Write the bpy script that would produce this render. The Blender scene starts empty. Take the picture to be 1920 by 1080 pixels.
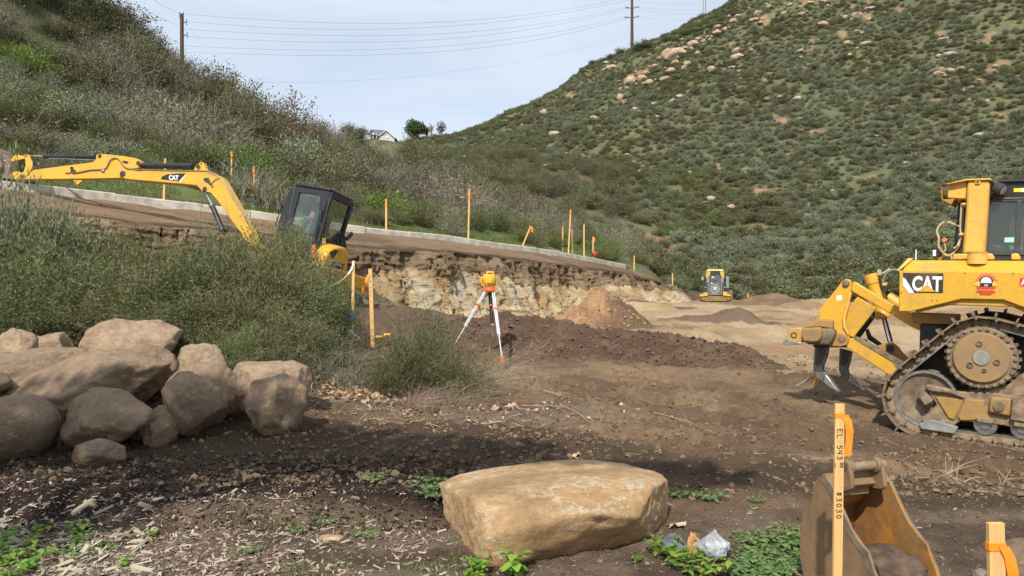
import bpy, bmesh, math, random
import numpy as np
from mathutils import Vector, Matrix
S = bpy.context.scene
C = S.collection
R = math.radians
# ---------------------------------------------------------------- camera, sky, sun
FPX = 1400.0
cam_data = bpy.data.cameras.new("camera")
cam_data.sensor_width = 36.0
cam_data.lens = 36.0 * FPX / 1920.0
cam_data.clip_start = 0.05
cam_data.clip_end = 3000
cam = bpy.data.objects.new("camera", cam_data)
C.objects.link(cam)
CAMZ = 1.6
cam.location = (0, 0, CAMZ)
cam.rotation_euler = (R(90), 0, 0)
S.camera = cam
SUN_AZ = -17.0      # degrees left of straight behind the camera
SUN_EL = 43.0
sd = Vector((math.sin(R(SUN_AZ)) * math.cos(R(SUN_EL)), -math.cos(R(SUN_AZ)) * math.cos(R(SUN_EL)), math.sin(R(SUN_EL))))
w = bpy.data.worlds.new("World")
S.world = w
w.use_nodes = True
nt = w.node_tree
nt.nodes.clear()
out = nt.nodes.new("ShaderNodeOutputWorld")
bg = nt.nodes.new("ShaderNodeBackground")
sky = nt.nodes.new("ShaderNodeTexSky")
sky.sky_type = 'NISHITA'
sky.sun_disc = False
sky.sun_elevation = R(SUN_EL)
sky.sun_rotation = math.atan2(sd.x, sd.y)
sky.air_density = 1.0
sky.dust_density = 1.2
sky.ozone_density = 1.0
# thin streaky high cloud mixed over the blue
tc = nt.nodes.new("ShaderNodeTexCoord")
mp = nt.nodes.new("ShaderNodeMapping")
mp.inputs['Scale'].default_value = (1.2, 1.2, 5.0)
mp.inputs['Rotation'].default_value = (0.0, R(14), 0)
nz = nt.nodes.new("ShaderNodeTexNoise")
nz.inputs['Scale'].default_value = 1.6
nz.inputs['Detail'].default_value = 7
nz.inputs['Roughness'].default_value = 0.55
nz.inputs['Distortion'].default_value = 0.5
cr = nt.nodes.new("ShaderNodeMapRange")
cr.inputs['From Min'].default_value = 0.30
cr.inputs['From Max'].default_value = 0.72
cr.inputs['To Min'].default_value = 0.50
cr.inputs['To Max'].default_value = 0.92
mx = nt.nodes.new("ShaderNodeMix")
mx.data_type = 'RGBA'
mx.inputs[7].default_value = (6.2, 6.8, 7.55, 1)
nt.links.new(tc.outputs['Generated'], mp.inputs[0])
nt.links.new(mp.outputs[0], nz.inputs['Vector'])
nt.links.new(nz.outputs['Fac'], cr.inputs['Value'])
nt.links.new(cr.outputs[0], mx.inputs[0])
nt.links.new(sky.outputs[0], mx.inputs[6])
nt.links.new(mx.outputs[2], bg.inputs['Color'])
bg.inputs['Strength'].default_value = 0.12
nt.links.new(bg.outputs[0], out.inputs[0])
sl = bpy.data.lights.new("sun", 'SUN')
sl.energy = 4.0
sl.angle = R(1.0)
sl.color = (1.0, 0.945, 0.86)
so = bpy.data.objects.new("sun", sl)
C.objects.link(so)
so.rotation_euler = (-sd).to_track_quat('-Z', 'Y').to_euler()
so.location = (-20, -40, 60)
S.view_settings.view_transform = 'Standard'
S.view_settings.look = 'None'
S.view_settings.gamma = 1
S.view_settings.use_curve_mapping = False
S.view_settings.exposure = 0.22

# ---------------------------------------------------------------- helpers
def P(px, py, d):
    return np.array([(px - 960.0) * d / FPX, d, CAMZ - (py - 540.0) * d / FPX])

def _hash(ix, iy, iz, seed):
    n = (ix.astype(np.int64) * 374761393 + iy.astype(np.int64) * 668265263 + iz.astype(np.int64) * 1274126177 + seed * 974634777) & 0xFFFFFFFF
    n = ((n ^ (n >> 13)) * 1274126177) & 0xFFFFFFFF
    n = (n ^ (n >> 16)) & 0xFFFFFF
    return n / float(0xFFFFFF)

def noise2(x, y, s, seed=0):
    x = np.asarray(x, float) / s; y = np.asarray(y, float) / s
    ix = np.floor(x); iy = np.floor(y)
    fx = x - ix; fy = y - iy
    fx = fx * fx * (3 - 2 * fx); fy = fy * fy * (3 - 2 * fy)
    z = np.zeros_like(ix)
    a = _hash(ix, iy, z, seed); b = _hash(ix + 1, iy, z, seed)
    c = _hash(ix, iy + 1, z, seed); d = _hash(ix + 1, iy + 1, z, seed)
    return (a * (1 - fx) + b * fx) * (1 - fy) + (c * (1 - fx) + d * fx) * fy

def fbm2(x, y, s, o=4, seed=0, g=0.5):
    t = 0; a = 1; n = 0
    for k in range(o):
        t = t + a * noise2(x, y, s, seed + k * 7); n += a; a *= g; s *= 0.5
    return t / n

def noise3(p, s, seed=0):
    q = p / s
    i = np.floor(q); f = q - i; f = f * f * (3 - 2 * f)
    r = 0
    for dx in (0, 1):
        for dy in (0, 1):
            for dz in (0, 1):
                wgt = (f[:, 0] if dx else 1 - f[:, 0]) * (f[:, 1] if dy else 1 - f[:, 1]) * (f[:, 2] if dz else 1 - f[:, 2])
                r = r + wgt * _hash(i[:, 0] + dx, i[:, 1] + dy, i[:, 2] + dz, seed)
    return r

def fbm3(p, s, o=4, seed=0, g=0.5):
    t = 0; a = 1; n = 0
    for k in range(o):
        t = t + a * noise3(p, s, seed + k * 7); n += a; a *= g; s *= 0.5
    return t / n

def sstep(a, b, x):
    t = np.clip((x - a) / (b - a), 0, 1)
    return t * t * (3 - 2 * t)

class RBF:
    def __init__(s, pts, smooth=0.02):
        p = np.array(pts, float); s.xy = p[:, :2]; n = len(p)
        K = s.k(np.linalg.norm(s.xy[:, None] - s.xy[None], axis=2)) + np.eye(n) * smooth
        A = np.zeros((n + 3, n + 3)); A[:n, :n] = K; A[:n, n] = 1; A[:n, n + 1:] = s.xy
        A[n, :n] = 1; A[n + 1:, :n] = s.xy.T
        b = np.zeros(n + 3); b[:n] = p[:, 2]
        s.c = np.linalg.solve(A, b)
    def k(s, r):
        return r      # biharmonic-like, no overshoot
    def __call__(s, x, y):
        x = np.asarray(x, float); y = np.asarray(y, float); sh = x.shape
        q = np.stack([x.ravel(), y.ravel()], 1); o = np.empty(len(q)); n = len(s.xy)
        for a in range(0, len(q), 50000):
            qq = q[a:a + 50000]
            d = np.sqrt(((qq[:, None] - s.xy[None]) ** 2).sum(2))
            o[a:a + 50000] = s.k(d) @ s.c[:n] + s.c[n] + qq @ s.c[n + 1:]
        return o.reshape(sh)

def np_mesh(name, V, F, mat, smooth=False, col=None, fattr=None, mats=None, midx=None):
    """numpy verts (n,3), faces (m,k) -> mesh"""
    V = np.asarray(V, np.float32); F = np.asarray(F, np.int32); k = F.shape[1]
    me = bpy.data.meshes.new(name)
    me.vertices.add(len(V)); me.vertices.foreach_set('co', V.ravel())
    me.loops.add(F.size); me.loops.foreach_set('vertex_index', F.ravel())
    me.polygons.add(len(F)); me.polygons.foreach_set('loop_start', np.arange(0, F.size, k, dtype=np.int32))
    me.polygons.foreach_set('use_smooth', np.full(len(F), smooth, dtype=bool))
    me.update(calc_edges=True)
    if col is not None:
        a = me.attributes.new('Col', 'FLOAT_COLOR', 'POINT')
        c = np.ones((len(V), 4), np.float32); c[:, :3] = col
        a.data.foreach_set('color', c.ravel())
    if fattr is not None:
        a = me.attributes.new('shade', 'FLOAT', 'FACE'); a.data.foreach_set('value', np.asarray(fattr, np.float32))
    for m in (mats or [mat]):
        me.materials.append(m)
    if midx is not None:
        me.polygons.foreach_set('material_index', np.asarray(midx, np.int32))
    return me

def link(name, me, parent=None, loc=None, rot=None, scale=None):
    o = bpy.data.objects.new(name, me); C.objects.link(o)
    if parent is not None: o.parent = parent
    if loc is not None: o.location = loc
    if rot is not None: o.rotation_euler = rot
    if scale is not None: o.scale = scale if hasattr(scale, '__len__') else (scale,) * 3
    return o

def tag(o, label, cat, group=None, kind=None):
    if label: o['label'] = label
    if cat: o['category'] = cat
    if group: o['group'] = group
    if kind: o['kind'] = kind
    return o

def thing(name, label, cat, loc=(0, 0, 0), group=None, mat=None):
    o = bpy.data.objects.new(name, None); C.objects.link(o)
    o.empty_display_size = 0.2
    if mat is not None: o.matrix_world = mat
    else: o.location = loc
    return tag(o, label, cat, group)

class Geo:
    def __init__(s): s.v = []; s.f = []
    def add(s, V, F):
        n = len(s.v); s.v += [tuple(map(float, p)) for p in V]; s.f += [tuple(i + n for i in f) for f in F]; return s
    def box(s, c, sz, M=None):
        x, y, z = sz[0] / 2, sz[1] / 2, sz[2] / 2
        V = [Vector((a * x, b * y, e * z)) for a in (-1, 1) for b in (-1, 1) for e in (-1, 1)]
        if M is not None: V = [M @ p for p in V]
        c = Vector(c)
        return s.add([p + c for p in V], [(0, 1, 3, 2), (4, 6, 7, 5), (0, 4, 5, 1), (2, 3, 7, 6), (0, 2, 6, 4), (1, 5, 7, 3)])
    def prism(s, pts, vec):
        n = len(pts); vec = Vector(vec)
        V = [Vector(p) for p in pts] + [Vector(p) + vec for p in pts]
        F = [tuple(range(n))[::-1], tuple(range(n, 2 * n))] + [(i, (i + 1) % n, (i + 1) % n + n, i + n) for i in range(n)]
        return s.add(V, F)
    def ring(s, outer, inner, vec):
        """plate with a hole: outer and inner loops with equal count"""
        n = len(outer); vec = Vector(vec)
        O = [Vector(p) for p in outer]; I = [Vector(p) for p in inner]
        V = O + I + [p + vec for p in O] + [p + vec for p in I]
        F = []
        for i in range(n):
            j = (i + 1) % n
            F += [(i, i + n, j + n, j), (2 * n + i, 2 * n + j, 3 * n + j, 3 * n + i), (i, j, 2 * n + j, 2 * n + i), (n + i, 3 * n + i, 3 * n + j, n + j)]
        return s.add(V, F)
    def tube(s, path, r, n=8, cap=True):
        path = [Vector(p) for p in path]; m = len(path)
        rs = r if hasattr(r, '__len__') else [r] * m
        V = []; F = []; t0 = (path[1] - path[0]).normalized()
        a = t0.orthogonal().normalized()
        for i, p in enumerate(path):
            if i == 0: t = path[1] - path[0]
            elif i == m - 1: t = path[-1] - path[-2]
            else: t = path[i + 1] - path[i - 1]
            t.normalize()
            a = (a - t * a.dot(t)).normalized(); b = t.cross(a)
            for k in range(n):
                q = 2 * math.pi * k / n
                V.append(p + (a * math.cos(q) + b * math.sin(q)) * rs[i])
        for i in range(m - 1):
            for k in range(n):
                F.append((i * n + k, i * n + (k + 1) % n, (i + 1) * n + (k + 1) % n, (i + 1) * n + k))
        if cap: F += [tuple(range(n))[::-1], tuple(range((m - 1) * n, m * n))]
        return s.add(V, F)
    def cyl(s, a, b, r, n=20, r2=None):
        return s.tube([a, b], [r, r if r2 is None else r2], n)
    def lathe(s, c, axis, prof, n=24, ring=False):
        """prof: list of (distance along axis, radius)"""
        c = Vector(c); ax = Vector(axis).normalized(); a = ax.orthogonal().normalized(); b = ax.cross(a)
        V = []; F = []; m = len(prof)
        for (h, r) in prof:
            for k in range(n):
                q = 2 * math.pi * k / n
                V.append(c + ax * h + (a * math.cos(q) + b * math.sin(q)) * max(r, 1e-4))
        for i in range(m - 1):
            for k in range(n):
                F.append((i * n + k, i * n + (k + 1) % n, (i + 1) * n + (k + 1) % n, (i + 1) * n + k))
        if ring: F += [((m - 1) * n + k, (m - 1) * n + (k + 1) % n, (k + 1) % n, k) for k in range(n)]
        else: F += [tuple(range(n))[::-1], tuple(range((m - 1) * n, m * n))]
        return s.add(V, F)
    def build(s, name, mat, parent=None, bevel=0, smooth=False, seg=2):
        me = bpy.data.meshes.new(name); me.from_pydata(s.v, [], s.f); me.update()
        bm = bmesh.new(); bm.from_mesh(me); bmesh.ops.recalc_face_normals(bm, faces=bm.faces); bm.to_mesh(me); bm.free()
        me.materials.append(mat)
        if smooth or bevel:
            me.polygons.foreach_set('use_smooth', np.ones(len(me.polygons), dtype=bool))
            try: me.set_sharp_from_angle(angle=R(38))
            except Exception: pass
        o = link(name, me, parent)
        if bevel:
            b = o.modifiers.new('bevel', 'BEVEL'); b.width = bevel; b.segments = seg; b.limit_method = 'ANGLE'; b.angle_limit = R(35); b.harden_normals = False
        return o

class Frame:
    """a machine's own axes: origin O, forward F, left L, up U; turns photo sight lines into points on its planes"""
    def __init__(s, O, F, L):
        s.O = Vector(O); s.F = Vector(F).normalized(); L = Vector(L); s.L = (L - s.F * L.dot(s.F)).normalized(); s.U = s.F.cross(s.L)
        s.M = Matrix((( s.F.x, s.L.x, s.U.x, s.O.x), (s.F.y, s.L.y, s.U.y, s.O.y), (s.F.z, s.L.z, s.U.z, s.O.z), (0, 0, 0, 1)))
        s.I = s.M.inverted()
        s.c = s.I @ Vector((0, 0, CAMZ))
    def tr(s, px, py, val, ax=1):
        d = s.I.to_3x3() @ Vector(((px - 960) / FPX, 1, -(py - 540) / FPX))
        t = (val - s.c[ax]) / d[ax]
        return s.c + d * t
    def trs(s, pts, val, ax=1): return [s.tr(x, y, val, ax) for x, y in pts]

# ---------------------------------------------------------------- materials
def new_mat(name):
    m = bpy.data.materials.new(name); m.use_nodes = True; t = m.node_tree; b = t.nodes['Principled BSDF']
    return m, t, b

def N(t, typ, **kw):
    n = t.nodes.new(typ)
    for k, v in kw.items():
        if k in n.inputs: n.inputs[k].default_value = v
        else: setattr(n, k, v)
    return n

def noise_fac(t, scale, detail=5, rough=0.55, coord='Object', lo=0.35, hi=0.65, stretch=None):
    tc = N(t, 'ShaderNodeTexCoord'); nz = N(t, 'ShaderNodeTexNoise', Scale=scale, Detail=detail, Roughness=rough)
    if stretch:
        mp = N(t, 'ShaderNodeMapping'); mp.inputs['Scale'].default_value = stretch
        t.links.new(tc.outputs[coord], mp.inputs[0]); t.links.new(mp.outputs[0], nz.inputs['Vector'])
    else: t.links.new(tc.outputs[coord], nz.inputs['Vector'])
    r = N(t, 'ShaderNodeMapRange'); r.inputs['From Min'].default_value = lo; r.inputs['From Max'].default_value = hi
    t.links.new(nz.outputs['Fac'], r.inputs['Value'])
    return r.outputs[0], nz

def mixc(t, fac, a, b, mode='MIX'):
    m = N(t, 'ShaderNodeMix'); m.data_type = 'RGBA'; m.blend_type = mode
    for i, v in ((0, fac), (6, a), (7, b)):
        if hasattr(v, 'is_linked') or hasattr(v, 'links'): t.links.new(v, m.inputs[i])
        elif i == 0: m.inputs[0].default_value = v
        else: m.inputs[i].default_value = (*v, 1)
    return m.outputs[2]

def bump(t, b, h, strength=0.3, dist=0.02):
    bp = N(t, 'ShaderNodeBump', Strength=strength, Distance=dist)
    t.links.new(h, bp.inputs['Height']); t.links.new(bp.outputs[0], b.inputs['Normal'])

def m_plain(name, c, rough=0.6, metal=0.0, var=0.12, scale=8, spec=0.5, bmp=0.0):
    m, t, b = new_mat(name)
    f, _ = noise_fac(t, scale)
    b.inputs['Roughness'].default_value = rough; b.inputs['Metallic'].default_value = metal
    b.inputs['Specular IOR Level'].default_value = spec
    t.links.new(mixc(t, f, tuple(x * (1 - var) for x in c), tuple(min(1, x * (1 + var)) for x in c)), b.inputs['Base Color'])
    if bmp: bump(t, b, f, bmp, 0.01)
    return m

def m_paint(name, c, dirt=(0.22, 0.16, 0.10), amount=0.35, rough=0.38, wear=None):
    m, t, b = new_mat(name)
    f, _ = noise_fac(t, 2.2, 8, 0.68, lo=0.62 - amount * 0.5, hi=0.88 - amount * 0.3)
    g, _ = noise_fac(t, 22, 5, 0.7, lo=0.42, hi=0.85)
    v, _ = noise_fac(t, 0.9, 3)
    base = mixc(t, v, tuple(x * 0.9 for x in c), c)
    k = mixc(t, f, base, dirt)
    mm = N(t, 'ShaderNodeMath', operation='MULTIPLY'); t.links.new(g, mm.inputs[0]); mm.inputs[1].default_value = 0.5
    k = mixc(t, mm.outputs[0], k, tuple(x * 0.8 for x in dirt))
    if wear:
        wf, _ = noise_fac(t, 5, 8, 0.75, lo=0.62, hi=0.66)
        k = mixc(t, wf, k, wear)
    t.links.new(k, b.inputs['Base Color'])
    r = N(t, 'ShaderNodeMapRange'); t.links.new(f, r.inputs['Value']); r.inputs['To Min'].default_value = rough; r.inputs['To Max'].default_value = 0.85
    t.links.new(r.outputs[0], b.inputs['Roughness'])
    b.inputs['Specular IOR Level'].default_value = 0.4
    bump(t, b, g, 0.08, 0.004)
    return m

def m_soil(name, scale=14, bstr=0.55, mul=1.0, dist=0.03, rough=0.95):
    """soil tint from the 'Col' attribute, broken up with grain"""
    m, t, b = new_mat(name)
    at = N(t, 'ShaderNodeAttribute', attribute_name='Col')
    f, _ = noise_fac(t, scale, 8, 0.7, lo=0.25, hi=0.75)
    f2, _ = noise_fac(t, scale * 7, 6, 0.75, lo=0.3, hi=0.7)
    k = mixc(t, f, (0.66 * mul,) * 3, (1.28 * mul,) * 3)
    k2 = mixc(t, f2, (0.72,) * 3, (1.25,) * 3)
    k = mixc(t, 1.0, k, k2, 'MULTIPLY')
    t.links.new(mixc(t, 1.0, at.outputs['Color'], k, 'MULTIPLY'), b.inputs['Base Color'])
    b.inputs['Roughness'].default_value = rough; b.inputs['Specular IOR Level'].default_value = 0.15
    a = N(t, 'ShaderNodeMath', operation='ADD'); t.links.new(f, a.inputs[0]); t.links.new(f2, a.inputs[1])
    bump(t, b, a.outputs[0], bstr, dist)
    return m

def m_leaf(name, c1, c2, transl=0.25, objvar=0.25, rough=0.6):
    """foliage: tint varies per leaf ('shade') and per plant"""
    m, t, b = new_mat(name)
    at = N(t, 'ShaderNodeAttribute', attribute_name='shade')
    oi = N(t, 'ShaderNodeObjectInfo')
    k = mixc(t, at.outputs['Fac'], c1, c2)
    r = N(t, 'ShaderNodeMapRange'); t.links.new(oi.outputs['Random'], r.inputs['Value']); r.inputs['To Min'].default_value = 1 - objvar; r.inputs['To Max'].default_value = 1 + objvar
    cmb = N(t, 'ShaderNodeCombineColor')
    for i in range(3): t.links.new(r.outputs[0], cmb.inputs[i])
    k = mixc(t, 1.0, k, cmb.outputs[0], 'MULTIPLY')
    hs = N(t, 'ShaderNodeHueSaturation'); t.links.new(k, hs.inputs['Color'])
    mm = N(t, 'ShaderNodeMath', operation='MULTIPLY_ADD'); t.links.new(oi.outputs['Random'], mm.inputs[0]); mm.inputs[1].default_value = 7.13; mm.inputs[2].default_value = 0
    fr = N(t, 'ShaderNodeMath', operation='FRACT'); t.links.new(mm.outputs[0], fr.inputs[0])
    r2 = N(t, 'ShaderNodeMapRange'); t.links.new(fr.outputs[0], r2.inputs['Value']); r2.inputs['To Min'].default_value = 0.47; r2.inputs['To Max'].default_value = 0.52
    t.links.new(r2.outputs[0], hs.inputs['Hue'])
    t.links.new(hs.outputs[0], b.inputs['Base Color'])
    b.inputs['Roughness'].default_value = rough; b.inputs['Specular IOR Level'].default_value = 0.25
    if transl:
        tl = N(t, 'ShaderNodeBsdfTranslucent'); t.links.new(hs.outputs[0], tl.inputs['Color'])
        ms = N(t, 'ShaderNodeMixShader'); ms.inputs[0].default_value = transl
        t.links.new(b.outputs[0], ms.inputs[1]); t.links.new(tl.outputs[0], ms.inputs[2])
        t.links.new(ms.outputs[0], t.nodes['Material Output'].inputs[0])
    return m

def m_rock(name, c, pale=(0.55, 0.46, 0.34), dusty=(0.16, 0.11, 0.07), scratch=0.5, dust=0.4, bs=0.75, sw=0.012):
    m, t, b = new_mat(name)
    f, _ = noise_fac(t, 1.7, 7, 0.65)
    k = mixc(t, f, tuple(x * 0.68 for x in c), tuple(x * 1.22 for x in c))
    d, _ = noise_fac(t, 1.1, 6, 0.6, lo=0.62 - dust * 0.4, hi=0.82 - dust * 0.3)
    k = mixc(t, d, k, dusty)
    # thin pale scrape marks
    _, nzz = noise_fac(t, 2.4, 8, 0.72, stretch=(1.0, 1.0, 2.3))
    r = N(t, 'ShaderNodeMath', operation='SUBTRACT'); t.links.new(nzz.outputs['Fac'], r.inputs[0]); r.inputs[1].default_value = 0.5
    ab = N(t, 'ShaderNodeMath', operation='ABSOLUTE'); t.links.new(r.outputs[0], ab.inputs[0])
    rr = N(t, 'ShaderNodeMapRange'); t.links.new(ab.outputs[0], rr.inputs['Value']); rr.inputs['From Min'].default_value = 0.0; rr.inputs['From Max'].default_value = sw; rr.inputs['To Min'].default_value = 1; rr.inputs['To Max'].default_value = 0
    gate, _ = noise_fac(t, 1.6, 4, 0.6, lo=0.44, hi=0.58)
    mu = N(t, 'ShaderNodeMath', operation='MULTIPLY'); t.links.new(rr.outputs[0], mu.inputs[0]); t.links.new(gate, mu.inputs[1])
    mu2 = N(t, 'ShaderNodeMath', operation='MULTIPLY'); t.links.new(mu.outputs[0], mu2.inputs[0]); mu2.inputs[1].default_value = scratch
    k = mixc(t, mu2.outputs[0], k, pale)
    g, _ = noise_fac(t, 18, 9, 0.8, lo=0.3, hi=0.7)
    k = mixc(t, 1.0, k, mixc(t, g, (0.62,) * 3, (1.22,) * 3), 'MULTIPLY')
    t.links.new(k, b.inputs['Base Color'])
    b.inputs['Roughness'].default_value = 0.9; b.inputs['Specular IOR Level'].default_value = 0.2
    h, _ = noise_fac(t, 7, 12, 0.78, lo=0.2, hi=0.8)
    bump(t, b, h, bs, 0.11)
    return m

M = {}
M['soil'] = m_soil('soil', 9, 0.7, dist=0.022)
M['hill_soil'] = m_soil('hill_soil', 1.2, 0.5, dist=0.2)
M['bank_soil'] = m_soil('bank_soil', 5, 0.5, dist=0.03)
M['concrete'] = m_plain('concrete', (0.50, 0.46, 0.38), 0.9, var=0.25, scale=3, bmp=0.2)
M['rock_tan'] = m_rock('rock_tan', (0.68, 0.435, 0.225), (0.86, 0.76, 0.56), (0.48, 0.30, 0.15), 1.0, 0.15, 0.7, 0.03)
M['rock_brown'] = m_rock('rock_brown', (0.50, 0.355, 0.23), (0.74, 0.64, 0.48), (0.27, 0.19, 0.125), 0.55, 0.5)
M['rock_pink'] = m_rock('rock_pink', (0.58, 0.415, 0.275), (0.70, 0.58, 0.44), (0.26, 0.17, 0.11), 0.6, 0.2)
M['rock_hill'] = m_rock('rock_hill', (0.52, 0.385, 0.27), (0.5, 0.43, 0.34), (0.26, 0.19, 0.13), 0.3, 0.2)
M['rock_grey'] = m_rock('rock_grey', (0.52, 0.46, 0.38), (0.5, 0.46, 0.4), (0.24, 0.2, 0.16), 0.3, 0.2)
YEL = (0.74, 0.41, 0.035)
M['yellow'] = m_paint('yellow_paint', YEL, (0.36, 0.235, 0.10), 0.24, 0.38)
M['yellow_dirty'] = m_paint('yellow_paint_dirty', (0.50, 0.27, 0.04), (0.24, 0.165, 0.095), 0.62, 0.6)
M['yellow_light'] = m_paint('yellow_paint_sun_faded', (0.78, 0.47, 0.09), (0.36, 0.24, 0.10), 0.12, 0.45)
M['black'] = m_plain('black_plastic', (0.018, 0.019, 0.023), 0.45, var=0.3)
M['dark'] = m_plain('dark_steel', (0.035, 0.033, 0.032), 0.55, var=0.3)
M['rubber'] = m_plain('rubber_hose', (0.025, 0.024, 0.023), 0.7)
M['mudsteel'] = m_plain('muddy_steel', (0.20, 0.15, 0.10), 0.75, 0.2, var=0.4, scale=9, bmp=0.3)
M['mud'] = m_plain('caked_mud', (0.235, 0.17, 0.105), 0.95, 0, var=0.35, scale=11, bmp=0.5)
M['steel'] = m_plain('worn_steel', (0.42, 0.40, 0.37), 0.38, 0.85, var=0.25, scale=14)
M['chrome'] = m_plain('cylinder_rod', (0.75, 0.74, 0.72), 0.15, 1.0, var=0.03)
M['alu'] = m_plain('aluminium', (0.62, 0.62, 0.63), 0.4, 0.55, var=0.15, scale=20)
M['orange'] = m_plain('orange_plastic', (0.78, 0.13, 0.03), 0.5, var=0.1)
M['laser'] = m_plain('yellow_plastic', (0.80, 0.46, 0.05), 0.45, var=0.06)
M['flag'] = m_plain('orange_flagging', (1.0, 0.27, 0.02), 0.5, var=.04)
M['white_tape'] = m_plain('white_tape', (0.78, 0.78, 0.75), 0.5)
M['white'] = m_plain('white_print', (0.80, 0.80, 0.77), 0.5, var=0.1, scale=30)
M['red'] = m_plain('red_print', (0.62, 0.06, 0.03), 0.5, var=0.15, scale=30)
M['redorange'] = m_plain('orange_spray_paint', (0.80, 0.16, 0.06), 0.7, var=0.2, scale=60)
M['ink'] = m_plain('black_marker', (0.02, 0.018, 0.016), 0.8)
M['blue'] = m_plain('blue_flagging', (0.02, 0.12, 0.55), 0.5)
M['sticker'] = m_plain('yellow_sticker', (0.80, 0.66, 0.03), 0.4)
M['mint'] = m_plain('pale_green_sticker', (0.35, 0.72, 0.60), 0.4)
def m_wood(name, c):
    m, t, b = new_mat(name)
    f, _ = noise_fac(t, 10, 6, 0.6, lo=0.3, hi=0.7, stretch=(6, 6, 0.35))
    k = mixc(t, f, tuple(x * 0.8 for x in c), tuple(min(1, x * 1.12) for x in c))
    t.links.new(k, b.inputs['Base Color']); b.inputs['Roughness'].default_value = 0.75
    bump(t, b, f, 0.15, 0.003)
    return m
M['lath'] = m_wood('lath_wood', (0.72, 0.44, 0.17))
M['lath_paint'] = m_wood('lath_orange_paint', (0.80, 0.30, 0.08))
M['polewood'] = m_wood('pole_wood', (0.085, 0.045, 0.035))
M['bark'] = m_wood('bark', (0.22, 0.17, 0.125))
M['twig'] = m_leaf('grey_twig', (0.145, 0.135, 0.090), (0.25, 0.235, 0.16), 0.0, 0.2)
M['galv'] = m_plain('galvanised_steel', (0.36, 0.37, 0.38), 0.5, 0.3)
M['wire'] = m_plain('wire', (0.22, 0.23, 0.25), 0.5)
def m_glass(name, c=(0.55, 0.68, 0.66), alpha=0.35):
    m, t, b = new_mat(name)
    b.inputs['Base Color'].default_value = (*c, 1); b.inputs['Roughness'].default_value = 0.03
    tr = N(t, 'ShaderNodeBsdfTransparent'); tr.inputs[0].default_value = (*c, 1)
    gl = N(t, 'ShaderNodeBsdfGlossy'); gl.inputs['Roughness'].default_value = 0.03
    df = N(t, 'ShaderNodeBsdfDiffuse'); df.inputs[0].default_value = (0.20, 0.24, 0.22, 1)
    lw = N(t, 'ShaderNodeLayerWeight'); lw.inputs[0].default_value = .5; pw = N(t, 'ShaderNodeMath', operation='POWER'); t.links.new(lw.outputs['Facing'], pw.inputs[0]); pw.inputs[1].default_value = 3.0; fr = N(t, 'ShaderNodeMath', operation='MULTIPLY_ADD'); t.links.new(pw.outputs[0], fr.inputs[0]); fr.inputs[1].default_value = .6; fr.inputs[2].default_value = .06
    m1 = N(t, 'ShaderNodeMixShader'); m1.inputs[0].default_value = alpha
    t.links.new(tr.outputs[0], m1.inputs[1]); t.links.new(df.outputs[0], m1.inputs[2])
    m2 = N(t, 'ShaderNodeMixShader'); t.links.new(fr.outputs[0], m2.inputs[0])
    t.links.new(m1.outputs[0], m2.inputs[1]); t.links.new(gl.outputs[0], m2.inputs[2])
    t.links.new(m2.outputs[0], t.nodes['Material Output'].inputs[0])
    return m
M['glass'] = m_glass('tinted_glass', (0.88, 0.93, 0.91), 0.09)
M['glass_dark'] = m_glass('dark_tinted_glass', (0.55, 0.62, 0.60), 0.06)
# foliage
M['broom'] = m_leaf('broom_foliage', (0.078, 0.098, 0.036), (0.235, 0.252, 0.098), 0.25, 0.2)
M['sage'] = m_leaf('sage_foliage', (0.12, 0.145, 0.080), (0.27, 0.295, 0.18), 0.25, 0.2)
M['leafy'] = m_leaf('shrub_foliage', (0.070, 0.082, 0.036), (0.19, 0.19, 0.092), 0.25, 0.25)
M['bright'] = m_leaf('fresh_foliage', (0.10, 0.17, 0.035), (0.20, 0.30, 0.07), 0.3, 0.15)
M['russet'] = m_leaf('russet_foliage', (0.12, 0.098, 0.052), (0.22, 0.19, 0.105), 0.25, 0.2)
M['pale'] = m_leaf('pale_flowering_foliage', (0.14, 0.18, 0.09), (0.32, 0.35, 0.22), 0.2, 0.1)
M['straw'] = m_leaf('dry_grass', (0.30, 0.23, 0.15), (0.52, 0.43, 0.31), 0.15, 0.1)
M['hillbush'] = m_leaf('hill_scrub', (0.078, 0.083, 0.040), (0.19, 0.19, 0.098), 0.22, 0.3)
M['weed'] = m_leaf('weed_leaf', (0.13, 0.27, 0.03), (0.27, 0.45, 0.07), 0.35, 0.1)
M['weed2'] = m_leaf('weed_leaf_dull', (0.12, 0.20, 0.06), (0.24, 0.34, 0.12), 0.3, 0.1)
M['dryleaf'] = m_leaf('dry_leaf', (0.34, 0.20, 0.12), (0.62, 0.46, 0.31), 0.15, 0.1)
M['chip'] = m_leaf('wood_chip', (0.085, 0.057, 0.038), (0.52, 0.44, 0.33), 0.0, 0.0, 0.85)
M['darkchip'] = m_leaf('dark_mulch', (0.022, 0.013, 0.010), (0.11, 0.070, 0.050), 0.0, 0.0, 0.85)
M['verge'] = m_leaf('verge_grass', (0.085, 0.12, 0.035), (0.19, 0.24, 0.08), 0.25, 0.1)
M['treegreen'] = m_leaf('tree_foliage', (0.045, 0.085, 0.03), (0.11, 0.17, 0.06), 0.2, 0.1)
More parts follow.
